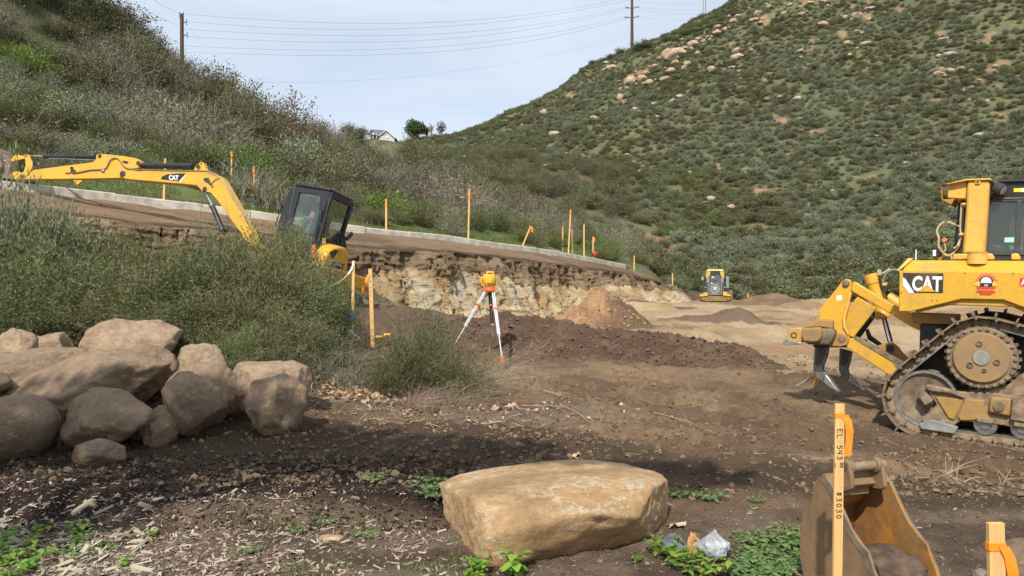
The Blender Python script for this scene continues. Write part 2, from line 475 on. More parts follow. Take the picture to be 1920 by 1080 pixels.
# ================================================================ TERRAIN
rng = np.random.default_rng(7)
def pts(l): return [P(*q) for q in l]
WALL = [(-1500, 330, 12), (-500, 372, 13), (-200, 388, 14), (100, 400, 15.5), (300, 423, 16.8), (500, 440, 17.6), (620, 458, 18.4), (660, 462, 18.8), (800, 470, 21.5), (900, 478, 24), (1000, 491, 27), (1100, 505, 31), (1180, 516, 35.5), (1240, 531, 40), (1300, 553, 47), (1330, 560, 50)]
WP = np.array([P(*q) for q in WALL])
KERB = [(-900, 300, 16), (-300, 318, 18), (50, 358, 20.5), (120, 367, 21), (300, 388, 22.5), (500, 412, 24), (660, 435, 25.5), (760, 443, 27), (900, 460, 30), (1000, 472, 33), (1100, 489, 37), (1180, 505, 42)]
KP = np.array([P(*q) for q in KERB])
low = pts([(1340, 568, 45), (1500, 565, 45), (1300, 560, 47), (1130, 612, 23.5), (1300, 600, 27), (1450, 603, 27), (1380, 700, 13), (1500, 655, 20), (950, 602, 23), (1050, 593, 27), (1200, 568, 35), (850, 590, 21), (700, 576, 17.5),
           (697, 652, 13), (940, 676, 14.5), (850, 662, 14.0), (780, 752, 10.5), (600, 690, 10.8), (300, 650, 10.8), (50, 640, 10.8), (600, 580, 15), (400, 590, 14.5), (100, 560, 14.5), (-300, 540, 14), (1250, 565, 41), (1100, 585, 29)])
low = [tuple(q) for q in low] + [(-4, 7.8, .10), (-2.4, 8.3, .08), (-5.5, 8.5, .22), (-8, 9, .5), (-14, 10, 1.2)]
low += [(x, y, 0) for x, y in ((0, 4), (2, 4), (-2, 4), (0, 6), (3, 6), (-3, 6), (0, 8), (1, 9.5), (2, 8), (-5, 5), (6, 5), (0, 1), (-4, -3), (4, -3), (-30, -5), (30, -5), (0, -40), (8, 3), (3, 10.5))]
low += [(5.7, 8.0, -.26), (4.6, 9.2, -.17), (7.5, 6.8, -.30), (6.5, 9.5, -.2), (8.5, 8.8, -.25), (12, 6, -.25), (6, 11, -.05), (9, 13, 0), (8, 20, .1), (14, 20, .1), (20, 30, .3), (22, 40, .5), (30, 45, .5), (40, 55, .5), (10, 60, .5), (-40, 60, .5), (60, 90, .5), (-90, 60, .5), (0, 200, .5), (200, 200, .5), (-200, 200, .5)]
HL0 = RBF(low, 0.05)

def gauss(x, y, cx, cy, rx, ry, ang=0):
    c, s_ = math.cos(ang), math.sin(ang)
    u = ((x - cx) * c + (y - cy) * s_) / rx; v = (-(x - cx) * s_ + (y - cy) * c) / ry
    return np.exp(-(u * u + v * v))

def pdist(x, y, poly):
    """distance, signed side and arc parameter to a plan polyline"""
    x = np.asarray(x, float); y = np.asarray(y, float)
    best = np.full(x.shape, 1e9); side = np.zeros(x.shape); zz = np.zeros(x.shape)
    for a, b in zip(poly[:-1], poly[1:]):
        d = b[:2] - a[:2]; l2 = d @ d
        t = np.clip(((x - a[0]) * d[0] + (y - a[1]) * d[1]) / l2, 0, 1)
        qx = a[0] + t * d[0]; qy = a[1] + t * d[1]
        r = np.hypot(x - qx, y - qy); m = r < best
        best = np.where(m, r, best)
        side = np.where(m, np.sign(d[0] * (y - a[1]) - d[1] * (x - a[0])), side)
        zz = np.where(m, a[2] + t * (b[2] - a[2]), zz)
    return best, side, zz

RUTS = [np.array([[-0.2, 13.5], [1.8, 10.8], [3.6, 8.9], [6.5, 6.9], [9, 5.5]]), np.array([[1.0, 14.5], [3.0, 11.6], [4.9, 9.6], [8.0, 7.6]]), np.array([[-1.5, 9.9], [0.6, 8.7], [2.6, 7.2], [5.5, 5.2]]), np.array([[0.2, 12.2], [2.2, 9.4], [4.2, 7.2], [6.5, 5.6]]),
        np.array([[4.0, 30.], [5.5, 22.], [5.2, 15.], [4.6, 12]]), np.array([[8.0, 36.], [8.5, 28.], [8.8, 20.], [8.6, 15]])]

def Hlow(x, y, fine=True):
    x = np.asarray(x, float); y = np.asarray(y, float)
    z = HL0(x, y)
    r = np.hypot(x, y)
    far = sstep(70, 30, r)
    z = z + (fbm2(x, y, 5.0, 3, 3) - .5) * .16 * far * sstep(3, 10, r)
    # gentle hummocks of worked soil
    q = fbm2(x, y, 2.6, 3, 31)
    z = z + sstep(.48, .8, q) * .32 * sstep(14, 22, y) * far * sstep(52, 44, r)
    z = z + gauss(x, y, 7.2, 25.5, 1.9, .8, -.2) * .32 + gauss(x, y, 9.6, 20, 1.6, 1.0, .3) * .2
    # low ridge along the worked ground left of the dozer
    z = z + gauss(x, y, 4.6, 12.6, 2.6, .3, -.42) * .12 + gauss(x, y, 1.15, 9.6, .55, .35, -.5) * .16 + gauss(x, y, .5, 8.2, .5, .18, -.3) * .05
    # step of the mulch bank in the foreground
    edge = 5.35 + .25 * (noise2(x, y, 1.1, 5) - .5) * 2 + .04 * x
    left = sstep(.1, -1.0, x)
    z = z + sstep(edge - .18, edge + .12, y) * sstep(edge + 1.6, edge + .3, y) * .11 * left * (.5 + noise2(x, y, .5, 55))
    z = z - gauss(x, y, 2.1, 3.6, .8, .5) * .0 + gauss(x, y, 1.7, 3.55, .38, .35) * .17
    if fine:
        brown = sstep(5.2, 6.5, y) * sstep(45, 25, y)
        c1 = fbm2(x, y, .34, 4, 11, .55); c2 = fbm2(x, y, 1.1, 3, 12)
        z = z + ((c1 - .5) * .13 * (.35 + 1.1 * sstep(.42, .62, c2)) ) * brown
        z = z + (fbm2(x, y, .09, 3, 17) - .5) * .05 * sstep(14, 6, y)
        wx = x + (fbm2(x, y, 1.3, 2, 14) - .5) * .9; wy = y + (fbm2(x, y, 1.3, 2, 15) - .5) * .9
        u_ = wx * .80 - wy * .60; v_ = wx * .60 + wy * .80
        rp_ = fbm2(u_, v_ * .22, .13, 3, 16, .6)
        z = z + (rp_ - .5) * .12 * sstep(5.6, 6.8, y) * sstep(24, 14, y) * (.25 + .75 * sstep(.38, .6, fbm2(x, y, 1.7, 3, 18)))
        z = z + np.abs(fbm2(x, y, .5, 4, 19) - .5) * .10 * sstep(16, 26, y) * far
        for k, ru in enumerate(RUTS):
            poly = [np.array([a, b, 0.]) for a, b in ru]
            # running length along the rut
            bd = np.full(x.shape, 1e9); s_ = np.zeros(x.shape); acc = 0
            for a, b in zip(poly[:-1], poly[1:]):
                d = (b - a)[:2]; L = math.hypot(*d)
                t = np.clip(((x - a[0]) * d[0] + (y - a[1]) * d[1]) / L ** 2, 0, 1)
                rr = np.hypot(x - a[0] - t * d[0], y - a[1] - t * d[1]); m = rr < bd
                bd = np.where(m, rr, bd); s_ = np.where(m, acc + t * L, s_); acc += L
            wdt = .29
            inn = sstep(wdt + .05, wdt - .04, bd) * sstep(.15, .4, noise2(x, y, 1.4, 60 + k))
            tooth = np.abs((s_ / .24) % 1 - .5) * 2
            z = z - inn * .07 + inn * (sstep(.55, .9, tooth) * .055) + sstep(wdt + .16, wdt + .04, bd) * sstep(wdt - .05, wdt + .04, bd) * .06 * noise2(x, y, .3, 9)
    return z

upp = [tuple(q) for q in WP] + [tuple(q + np.array([0, 0, .0])) for q in KP]
upp += [tuple(P(*q)) for q in [
    (200, 55, 42), (0, -115, 38), (-300, -300, 36), (-800, -380, 34), (340, 165, 47), (480, 238, 50), (560, 268, 53), (640, 298, 57), (700, 302, 62), (760, 296, 75),
    (300, 330, 25), (300, 285, 29), (300, 215, 37), (100, 318, 24), (100, 240, 30), (0, 100, 34), (-300, 230, 24), (500, 350, 30), (500, 290, 40), (660, 380, 33), (660, 330, 44), (800, 400, 36), (800, 350, 46), (800, 312, 62),
    (900, 418, 38), (900, 370, 50), (900, 335, 70), (900, 300, 105), (1000, 435, 42), (1000, 400, 55), (1000, 350, 80), (1000, 300, 115), (1100, 460, 46), (1100, 425, 62), (1100, 360, 88), (1100, 300, 115),
    (1180, 500, 47), (1180, 450, 64), (1180, 400, 82), (1250, 535, 50), (1250, 500, 58), (1400, 562, 51), (1400, 537, 56), (1400, 450, 75), (1400, 300, 105), (1400, 100, 150), (1400, 0, 175), (1390, -5, 178),
    (820, 262, 178), (860, 258, 182), (950, 216, 185), (1050, 168, 186), (1100, 130, 184), (1185, 97, 180), (1250, 70, 180), (1320, 44, 178),
    (1000, 250, 150), (1150, 200, 150), (900, 280, 150), (1250, 200, 130), (1200, 300, 112), (780, 285, 120),
    (1560, 562, 51), (1560, 500, 60), (1560, 300, 98), (1560, 100, 140), (1700, 562, 50), (1700, 440, 66), (1700, 0, 150), (1900, 560, 49), (1900, 540, 50), (1900, 400, 70), (1900, 300, 86), (1900, 0, 135), (1900, -200, 165), (2300, 560, 47), (2300, 300, 80), (2300, -200, 150), (2900, 560, 45), (2900, 200, 90),
    (1600, -160, 185), (1400, 40, 215), (1185, 125, 215), (1050, 192, 215), (860, 272, 212), (700, 275, 215), (760, 300, 100), (700, 315, 100), (600, 290, 90), (480, 270, 80), (340, 210, 80), (200, 130, 70), (0, 20, 70), (-600, 0, 70), (480, 290, 150), (200, 270, 180), (-500, 240, 150), (700, 262, 176), (740, 263, 178), (650, 270, 176), (860, 285, 240), (950, 250, 240), (1050, 215, 240), (1185, 150, 240), (1320, 110, 240), (1600, -60, 240), (700, 300, 260), (860, 330, 320), (1050, 290, 320), (1300, 220, 320), (600, 300, 320), (1700, 100, 320), (300, 300, 320)]]
HU0 = RBF(upp, 0.03)
def Hup(x, y):
    x = np.asarray(x, float); y = np.asarray(y, float)
    z = HU0(x, y)
    r = np.hypot(x, y); d, sd_, kz = pdist(x, y, KP)
    n = sstep(2, 8, d) * sd_
    n = np.where(x > 9, sstep(55, 70, r), np.clip(n, 0, 1))
    z = z + (fbm2(x, y, 9, 4, 71) - .5) * 2.2 * n + (fbm2(x, y, 2.2, 3, 72) - .5) * .5 * n
    z = z + (fbm2(x, y, .8, 3, 73) - .5) * .12
    return z

def ang(px): return math.atan2((px - 960) / FPX, 1)
# ---- lower ground: one sheet all round the camera, out to the horizon
A = np.concatenate([np.linspace(-math.pi, R(-50), 40, endpoint=False), np.linspace(R(-50), R(50), 520), np.linspace(R(50), math.pi, 40)[1:]])
rr = np.concatenate([[0.02, .4, .9, 1.5, 2.2], np.geomspace(2.8, 52, 490), np.geomspace(56, 900, 26)])
TH, RD = np.meshgrid(A, rr, indexing='ij')
GX = RD * np.sin(TH); GY = RD * np.cos(TH)
GZ = Hlow(GX, GY)
# push the sheet well under the hill surface behind the cut
dW, sW, zW = pdist(GX, GY, WP)
beyond = (sW > 0) & (dW > 1.2) & (GY > 8)
GZ = np.where(beyond, np.minimum(GZ, .3) - .3, GZ)
def mixn(a, b, f): f = np.asarray(f)[..., None]; return a * (1 - f) + b * f
c_ = lambda *v: np.array(v)
TAN = c_(.385, .27, .150); TAN2 = c_(.47, .35, .215); BROWN = c_(.160, .104, .060); BR2 = c_(.262, .176, .105); DARK = c_(.10, .067, .045); MULCH = c_(.036, .023, .018); LITTER = c_(.20, .145, .10); ORG = c_(.35, .205, .105)
def lowcol(x, y):
    n1 = fbm2(x, y, 1.6, 4, 41); n2 = fbm2(x, y, .4, 4, 42); n3 = fbm2(x, y, 4, 3, 43)
    col = mixn(BROWN, BR2, sstep(.35, .68, n1))
    col = mixn(col, DARK * 1.25, sstep(.55, .72, fbm2(x, y, 1.1, 4, 47)) * .6)
    ed = 14.2 + np.where(x < 4.0, (4.0 - x) * 1.7, (x - 4.0) * -.55) + (n1 - .5) * 4.5 + (n2 - .5) * 1.5
    ed = np.clip(ed, 9.9, 22.5)
    ft = sstep(ed - .35, ed + .5, y)
    tan = mixn(mixn(TAN, TAN2, sstep(.4, .7, n1)), ORG, sstep(.52, .72, n3) * .6)
    tan = mixn(tan, BR2 * .8, sstep(.56, .68, fbm2(x, y, 2.4, 5, 44)) * .75)
    col = mixn(col, tan, ft)
    # darker worked patches in the tan ground
    for cx, cy, rx, ry, an in ((3.9, 14.2, 1.15, .95, -.3), (7.4, 25.4, 2.6, .8, -.15), (6.2, 32, 2.0, .9, .1), (2.2, 18.5, 3.2, 2.0, -.2), (-3.0, 17.5, 4.2, 3.3, .3)):
        g = gauss(x, y, cx, cy, rx, ry, an) + (n2 - .5) * .55
        col = mixn(col, DARK * 1.7, sstep(.36, .52, g) * .9)
    # damp band darkened further with painted tree shade, and mulch in the foreground
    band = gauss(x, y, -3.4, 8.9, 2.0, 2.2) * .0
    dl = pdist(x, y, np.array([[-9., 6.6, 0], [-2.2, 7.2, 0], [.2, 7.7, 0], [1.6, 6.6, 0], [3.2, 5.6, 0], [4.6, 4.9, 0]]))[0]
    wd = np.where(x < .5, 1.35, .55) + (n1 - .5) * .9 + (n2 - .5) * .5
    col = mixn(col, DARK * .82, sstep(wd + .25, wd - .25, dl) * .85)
    mu = sstep(.4, -.3, x + (n1 - .5) * 2) * sstep(6.75, 6.2, y + (n2 - .5) * .9) * sstep(4.5, 5.2, y + (n1 - .5) * .6)
    col = mixn(col, MULCH, mu)
    li = sstep(5.35, 4.85, y + (n1 - .5) * 1.0 - .04 * x)
    lc = mixn(LITTER, DARK, sstep(.45, .65, n2) * .8)
    col = mixn(col, lc, li)
    # pinkish leaf litter beside the small shrub
    g = gauss(x, y, -2.3, 10.4, 1.0, .8) + gauss(x, y, -.3, 9.6, 2.0, 1.0)
    col = mixn(col, c_(.22, .165, .12), sstep(.35, .8, g + (n2 - .5) * .6) * .7)
    return col
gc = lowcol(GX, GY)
nA, nR = TH.shape
idx = np.arange(nA * nR).reshape(nA, nR)
F = np.stack([idx[:-1, :-1], idx[1:, :-1], idx[1:, 1:], idx[:-1, 1:]], -1).reshape(-1, 4)
V = np.stack([GX, GY, GZ], -1).reshape(-1, 3)
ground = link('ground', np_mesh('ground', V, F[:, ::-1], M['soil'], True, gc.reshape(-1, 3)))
ground['kind'] = 'structure'

# ---- hillside: everything behind the cut and the foot line of the right hill
def wall_r(th):
    """range of the foot line / wall top at each bearing"""
    wa = np.arctan2(WP[:, 0], WP[:, 1]); wr = np.hypot(WP[:, 0], WP[:, 1])
    ea = [ang(1400), ang(1560), ang(1700), ang(1900), ang(2300), ang(2900)]
    er = [51 / math.cos(ea[0]), 51 / math.cos(ea[1]), 50 / math.cos(ea[2]), 49 / math.cos(ea[3]), 47 / math.cos(ea[4]), 45 / math.cos(ea[5])]
    return np.interp(th, np.concatenate([wa, ea]), np.concatenate([wr, er]))
TH2 = np.linspace(R(-58), R(54), 430)
t2 = np.linspace(0, 1, 270)
WR = wall_r(TH2) + (fbm2(TH2 * 30, TH2 * 0, .5, 3, 91) - .5) * .35
RR = WR[:, None] * (330 / WR[:, None]) ** (t2[None] ** 1.25)
HX = RR * np.sin(TH2)[:, None]; HY = RR * np.cos(TH2)[:, None]
HZ = Hup(HX, HY)
foot = sstep(ang(1290), ang(1345), TH2)[:, None] * sstep(.06, 0, t2)[None]
HZ = HZ - foot * .6
def upcol(x, y):
    n1 = fbm2(x, y, 7, 4, 51); n2 = fbm2(x, y, 2, 4, 52); n3 = fbm2(x, y, 22, 3, 53)
    col = mixn(c_(.105, .105, .058), c_(.16, .152, .086), sstep(.35, .7, n2))
    col = mixn(col, c_(.16, .17, .08), sstep(.56, .72, n1) * .7)
    col = mixn(col, c_(.33, .215, .125), sstep(.71, .78, fbm2(x, y, 3.2, 4, 54) + sstep(.5, .9, n3) * .05))
    d, s_, kz = pdist(x, y, KP)
    near = np.hypot(x, y) < 60
    inside = (s_ <= 0) & near & (x < 10)
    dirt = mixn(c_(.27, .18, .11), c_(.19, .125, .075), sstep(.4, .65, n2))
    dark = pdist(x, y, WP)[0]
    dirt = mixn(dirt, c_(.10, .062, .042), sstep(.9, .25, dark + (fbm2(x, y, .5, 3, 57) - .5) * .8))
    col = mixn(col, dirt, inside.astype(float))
    strip = (s_ > 0) & (x < 9)
    v = strip * sstep(1.3, .7, d + (fbm2(x, y, .6, 3, 56) - .5) * 1.4)
    col = mixn(col, c_(.13, .088, .055), v)
    g = strip * sstep(.7, 1.3, d) * sstep(4.5, 3.0, d + (n2 - .5) * 3)
    col = mixn(col, c_(.15, .195, .065), g * .8)
    return col
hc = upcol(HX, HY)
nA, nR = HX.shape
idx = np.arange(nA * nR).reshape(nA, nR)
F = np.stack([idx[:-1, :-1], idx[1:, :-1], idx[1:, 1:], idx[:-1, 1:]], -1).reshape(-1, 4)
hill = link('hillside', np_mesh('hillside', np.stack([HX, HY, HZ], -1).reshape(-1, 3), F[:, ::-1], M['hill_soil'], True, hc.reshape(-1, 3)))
hill['kind'] = 'structure'

# ---- the cut bank between the two
nb, nv = 900, 84
thb = np.interp(np.linspace(0, 1, nb), np.linspace(0, 1, 6), [R(-58), ang(0), ang(560), ang(900), ang(1180), ang(1322)])
wr = np.interp(thb, TH2, WR)
tx = wr * np.sin(thb); ty = wr * np.cos(thb); tz = Hup(tx, ty)
tgx = np.gradient(tx); tgy = np.gradient(ty); L = np.hypot(tgx, tgy); nxn = tgy / L; nyn = -tgx / L     # towards the camera side
slen = np.concatenate([[0], np.cumsum(np.hypot(np.diff(tx), np.diff(ty)))])
fade = sstep(ang(1322), ang(1230), thb)
v = np.linspace(-.12, 1, nv)
VV, SS = np.meshgrid(v, slen)
bx0 = tx[:, None] + nxn[:, None] * (1 - VV) * (.75 * fade[:, None] + .3); by0 = ty[:, None] + nyn[:, None] * (1 - VV) * (.75 * fade[:, None] + .3)
bz = Hlow(bx0[:, 0], by0[:, 0], False)
hgt = (tz - bz)
Z0 = bz[:, None] + hgt[:, None] * VV
lay = VV + (fbm2(SS, Z0, 1.6, 4, 81) - .5) * .34 + (fbm2(SS, Z0, .25, 3, 82) - .5) * .08
darkm = sstep(.575, .64, lay)
disp = (fbm2(SS, Z0, .9, 4, 83) - .5) * .75
disp = disp + np.abs(fbm2(SS, Z0 * 1.3, .35, 4, 84) - .5) * -.34
disp = disp + (np.floor(fbm2(SS * .5, Z0 * 1.6, .5, 3, 85) * 7) / 7 - .5) * .18
# bucket-teeth grooves: level strips in the dark top, upright gouges at the far end
farw = sstep(16, 26, SS)
lz = (Z0 + (noise2(SS, Z0, 1.2, 87) - .5) * .35) / .17
disp = disp + darkm * (np.abs(lz % 1 - .5) * .13) * (1 - farw * .6) + darkm * .06
disp = disp + farw * (np.abs((SS / .8 + noise2(SS, Z0, 2, 88)) % 1 - .5)) * -.35 * sstep(.1, .5, VV)
# open seams
crk = fbm2(SS * 1.6, Z0 * .35, .5, 3, 89); disp = disp - sstep(.03, .0, np.abs(crk - .5)) * .22
amp = np.minimum(1, hgt[:, None] / 1.1) * (.35 + .65 * sstep(1.0, .94, VV)) * (.3 + .7 * fade[:, None])
disp = disp * amp
tin = sstep(.955, 1.0, VV)
disp = disp * (1 - tin)
BX = bx0 + nxn[:, None] * disp; BY = by0 + nyn[:, None] * disp
n1 = fbm2(SS, Z0, .9, 5, 93); n2 = fbm2(SS * 1.2, Z0, .35, 4, 94)
tanc = mixn(c_(.37, .265, .145), c_(.48, .38, .23), sstep(.42, .62, n1))
tanc = mixn(tanc, c_(.43, .41, .33), sstep(.57, .66, fbm2(SS, Z0, .8, 4, 95)) * .6)
tanc = mixn(tanc, c_(.34, .20, .09), sstep(.58, .70, n2) * .6)
tanc = mixn(tanc, c_(.55, .43, .25), sstep(.16, .02, VV))
dk = mixn(c_(.165, .115, .07), c_(.27, .195, .122), sstep(.4, .7, n1))
col = mixn(tanc, dk, darkm)
endd = sstep(ang(1262), ang(1290), thb)[:, None]
col = mixn(col, c_(.17, .11, .075), endd)
leftd = sstep(ang(648), ang(560), thb)[:, None] * np.ones_like(VV)
col = mixn(col, dk, leftd)
idx = np.arange(nb * nv).reshape(nb, nv)
F = np.stack([idx[:-1, :-1], idx[1:, :-1], idx[1:, 1:], idx[:-1, 1:]], -1).reshape(-1, 4)
bank = link('cut_bank', np_mesh('cut_bank', np.stack([BX, BY, Z0], -1).reshape(-1, 3), F, M['bank_soil'], False, col.reshape(-1, 3)))
bank['kind'] = 'structure'

def hz(x, y): return float(Hup(np.array([x]), np.array([y]))[0])
def lz_(x, y, fine=False): return float(Hlow(np.array([x]), np.array([y]), fine)[0])
_sd = np.geomspace(30, 260, 900)
def hill_hit(px, py, dmin=30):
    """where a sight line from the camera meets the hillside"""
    d = _sd[_sd > dmin]
    x = (px - 960) * d / FPX; z = CAMZ - (py - 540) * d / FPX
    h = Hup(x, d); k = np.where(h >= z)[0]
    if len(k) == 0: i = int(np.argmin(z - h))
    else: i = k[0]
    return np.array([x[i], d[i], h[i]]), d[i]

# ---- concrete kerb: cast lengths end to end
kt = thing('kerb', 'long pale concrete kerb at the top of the cut bank', 'kerb', tuple(KP[4]))
kl = np.concatenate([[0], np.cumsum(np.linalg.norm(np.diff(KP[:, :2], axis=0), axis=1))])
kpos = np.arange(0, kl[-1], 1.9)
for a, b in zip(kpos[:-1], kpos[1:]):
    b = b - .012
    pa = np.array([np.interp(a, kl, KP[:, 0]), np.interp(a, kl, KP[:, 1])]); pb = np.array([np.interp(b, kl, KP[:, 0]), np.interp(b, kl, KP[:, 1])])
    za, zb = hz(*pa), hz(*pb)
    d = pb - pa; d /= np.linalg.norm(d); n = np.array([d[1], -d[0]])
    g = Geo(); ends = []
    hk = .17 if pa[0] < 2 else .15
    wob = (random.Random(int(a * 10)).random() - .5) * .03
    prof = [(.22, -.5), (.22, hk - .03 + wob), (.18, hk + wob), (-.16, hk + .02 + wob), (-.16, -.5)]
    for p, z in ((pa, za), (pb, zb)):
        ends.append([Vector((p[0] + n[0] * o, p[1] + n[1] * o, z + h)) for o, h in prof])
    m = len(prof); g.add(ends[0] + ends[1], [tuple(range(m)), tuple(range(m, 2 * m))[::-1]] + [(i, (i + 1) % m, (i + 1) % m + m, i + m) for i in range(m)])
    o = g.build('kerb_length', M['concrete'], None)
    o.parent = kt; o.matrix_parent_inverse = Matrix.Translation(-Vector(tuple(KP[4])))

# ---- dirt piles
PILES = []
def pile(name, label, cat, cx, cy, rx, ry, h, angd=0, seed=0, col=None, cols=None, n=110, lump=.12, sharp=1.3, ridge=None):
    u = np.linspace(-1.25, 1.25, n); U_, V_ = np.meshgrid(u, u, indexing='ij')
    ca, sa = math.cos(R(angd)), math.sin(R(angd))
    x = cx + (U_ * rx) * ca - (V_ * ry) * sa; y = cy + (U_ * rx) * sa + (V_ * ry) * ca
    wob = (fbm2(x, y, max(rx, ry) * .5, 3, seed) - .5) * .5
    r = np.sqrt(U_ ** 2 + V_ ** 2) + wob
    if ridge: hh = (1 - np.abs(V_ + wob * .8) ** 1.2) * sstep(1.05, .6, np.abs(U_) + wob * .5)
    else: hh = np.clip(1 - r, -.4, 1) ** sharp if False else np.sign(1 - r) * np.abs(1 - r) ** (1 / sharp)
    hh = np.where(hh > 0, np.minimum(hh, 1.0), hh)
    hh = hh * .97
    if not ridge: hh = np.where(hh > .8, .8 + (hh - .8) * .6, hh)
    z = Hlow(x, y, False) + np.clip(hh, -.35, 2) * h
    e = sstep(-.1, .25, hh)
    c1 = fbm2(x, y, .42, 4, seed + 3, .45)
    z = z + ((c1 - .5) * lump * 1.5 + (sstep(.5, .75, fbm2(x, y, .20, 2, seed + 5)) * lump * .6)) * e - .03
    n1 = fbm2(x, y, .5, 4, seed + 9)
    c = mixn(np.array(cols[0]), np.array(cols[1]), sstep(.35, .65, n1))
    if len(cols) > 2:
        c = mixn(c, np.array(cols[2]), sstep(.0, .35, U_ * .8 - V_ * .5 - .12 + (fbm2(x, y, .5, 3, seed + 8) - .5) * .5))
    PILES.append(np.stack([x[e > .3], y[e > .3], z[e > .3]], 1))
    idx = np.arange(n * n).reshape(n, n)
    F = np.stack([idx[:-1, :-1], idx[1:, :-1], idx[1:, 1:], idx[:-1, 1:]], -1).reshape(-1, 4)
    V = np.stack([x - cx, y - cy, z], -1).reshape(-1, 3)
    o = link(name, np_mesh(name, V, F, M['soil'], lump < .05, c.reshape(-1, 3)), loc=(cx, cy, 0))
    return tag(o, label, cat)
q = P(1128, 549, 24.0)
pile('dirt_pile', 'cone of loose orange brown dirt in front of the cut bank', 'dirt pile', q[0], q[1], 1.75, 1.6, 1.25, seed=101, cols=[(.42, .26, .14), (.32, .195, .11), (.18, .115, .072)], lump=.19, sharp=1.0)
q = P(1128, 625, 16.6)
pile('dirt_pile', 'long windrow of dark brown clods in the middle of the site', 'dirt pile', q[0], q[1] - .1, 3.4, 2.1, .42, -16, seed=121, cols=[(.115, .073, .047), (.165, .108, .07)], lump=.13, ridge=True, n=170)
q = P(1452, 545, 38)
pile('dirt_pile', 'smooth brown mound right of the distant tracked loader', 'dirt pile', q[0], q[1], 2.6, 2.2, .82, seed=131, cols=[(.25, .165, .10), (.19, .12, .075)], lump=.05, sharp=1.0)
q = P(1555, 566, 34)
pile('dirt_pile', 'low tan mound of dug sand behind the ripper', 'dirt pile', q[0], q[1], 2.6, 1.6, .55, seed=141, cols=[(.40, .29, .17), (.30, .20, .12)], lump=.07)
q = P(1650, 575, 27)
pile('dirt_pile', 'broad lumpy brown mound behind the bulldozer rear arms', 'dirt pile', q[0], q[1], 2.6, 1.4, .55, seed=151, cols=[(.27, .18, .11), (.33, .23, .14)], lump=.12)
# ================================================================ BOULDERS
def ico(n):
    bm = bmesh.new(); bmesh.ops.create_icosphere(bm, subdivisions=n, radius=1)
    V = np.array([v.co[:] for v in bm.verts]); F = np.array([[v.index for v in f.verts] for f in bm.faces]); bm.free()
    return V, F
ICO = {n: ico(n) for n in (2, 3, 5, 6)}
def rock_mesh(name, mat, dims, seed, n=5, planes=15, rough=.07, soft=50, flat=None, rotz=0, rotx=0):
    r_ = np.random.default_rng(seed)
    D, F = ICO[n]
    nn = r_.normal(size=(planes + 26, 3)); nn /= np.linalg.norm(nn, axis=1)[:, None]
    h = np.concatenate([r_.uniform(.62, .96, planes), r_.uniform(.84, .99, 26)])
    if flat is not None:
        nn = np.vstack([nn] + [np.array(f[:3]) / np.linalg.norm(f[:3]) for f in flat]); h = np.concatenate([h, [f[3] for f in flat]])
    q = np.maximum(D @ nn.T, 1e-3) / h
    q = np.concatenate([q, np.full((len(D), 1), .98)], 1)
    r = 1 / (q ** soft).sum(1) ** (1 / soft)
    V = D * r[:, None]
    V = V * (1 + (fbm3(V, .8, 3, seed, .5) - .5)[:, None] * rough * 1.5 + (fbm3(V, .20, 4, seed + 5, .65) - .5)[:, None] * rough * 1.5 - np.abs(fbm3(V, .55, 4, seed + 8, .6) - .5)[:, None] * rough * 4.0 - sstep(.025, 0, np.abs(fbm3(V * np.array([1, 1, .6]), .7, 4, seed + 11, .6) - .5))[:, None] * rough * .45)
    V = V / np.abs(V).max(0)
    V = V * np.array(dims) / 2
    if rotz or rotx:
        Mt = np.array(Matrix.Rotation(rotz, 3, 'Z') @ Matrix.Rotation(rotx, 3, 'Y')); V = V @ Mt.T
        k = V.max(0) - V.min(0); V = V * (np.array([dims[0], dims[1], dims[2]]) / k)
        V -= (V.max(0) + V.min(0)) / 2
    me = np_mesh(name, V, F, mat, n > 3)
    return me
def boulder(label, x0, x1, y0, y1, d, seed, mat='rock_brown', depth=None, group=None, sink=0.0, **kw):
    a = P(x0, y0, d); b = P(x1, y1, d)
    w_ = b[0] - a[0]; h_ = a[2] - b[2] + sink; c = ((a[0] + b[0]) / 2, d, (a[2] + b[2]) / 2 - sink / 2)
    # seen a little from above: depth foreshortens into height
    dep = depth or (w_ * .8)
    me = rock_mesh('boulder', M[mat], (w_, dep, h_), seed, **kw)
    o = link('boulder', me, loc=c)
    return tag(o, label, 'boulder', group)
boulder('largest pale pink boulder at the back of the rock heap', 148, 352, 589, 690, 9.4, 3, 'rock_pink', 1.1, flat=[(-.25, -.9, .3, .62), (.5, -.5, .8, .74)], planes=9, sink=.2)
boulder('upright tan boulder at the left back corner of the heap', -12, 71, 614, 700, 9.1, 8, 'rock_pink', .55, sink=.25)
boulder('low rounded tan boulder between the upright one and the largest one', 60, 148, 621, 700, 9.7, 12, 'rock_pink', .6, sink=.3)
boulder('wide sloping slab boulder across the middle of the heap', 2, 318, 655, 800, 8.25, 21, 'rock_brown', 1.25, flat=[(-.3, -.75, .65, .55), (.85, -.5, -.1, .72)], planes=9, rotx=R(-9))
boulder('half buried boulder with a sunlit top behind the wide slab', -70, 175, 653, 760, 8.9, 25, 'rock_brown', 1.0, planes=10, rotx=R(-12))
boulder('dark soil covered boulder behind the wide slab', 222, 334, 642, 730, 8.75, 31, 'rock_brown', .7)
boulder('small boulder with dirt heaped on its sunlit top', 328, 425, 644, 730, 9.0, 37, 'rock_pink', .6)
boulder('boulder with a white scraped corner leaning behind the pointed one', 316, 444, 680, 800, 8.15, 41, 'rock_brown', .8, planes=10)
boulder('pointed grey brown boulder standing on its tip in the front row', 298, 425, 694, 824, 7.65, 47, 'rock_brown', .62, flat=[(-.75, -.1, -.75, .62), (.62, -.1, -.85, .66)], planes=10)
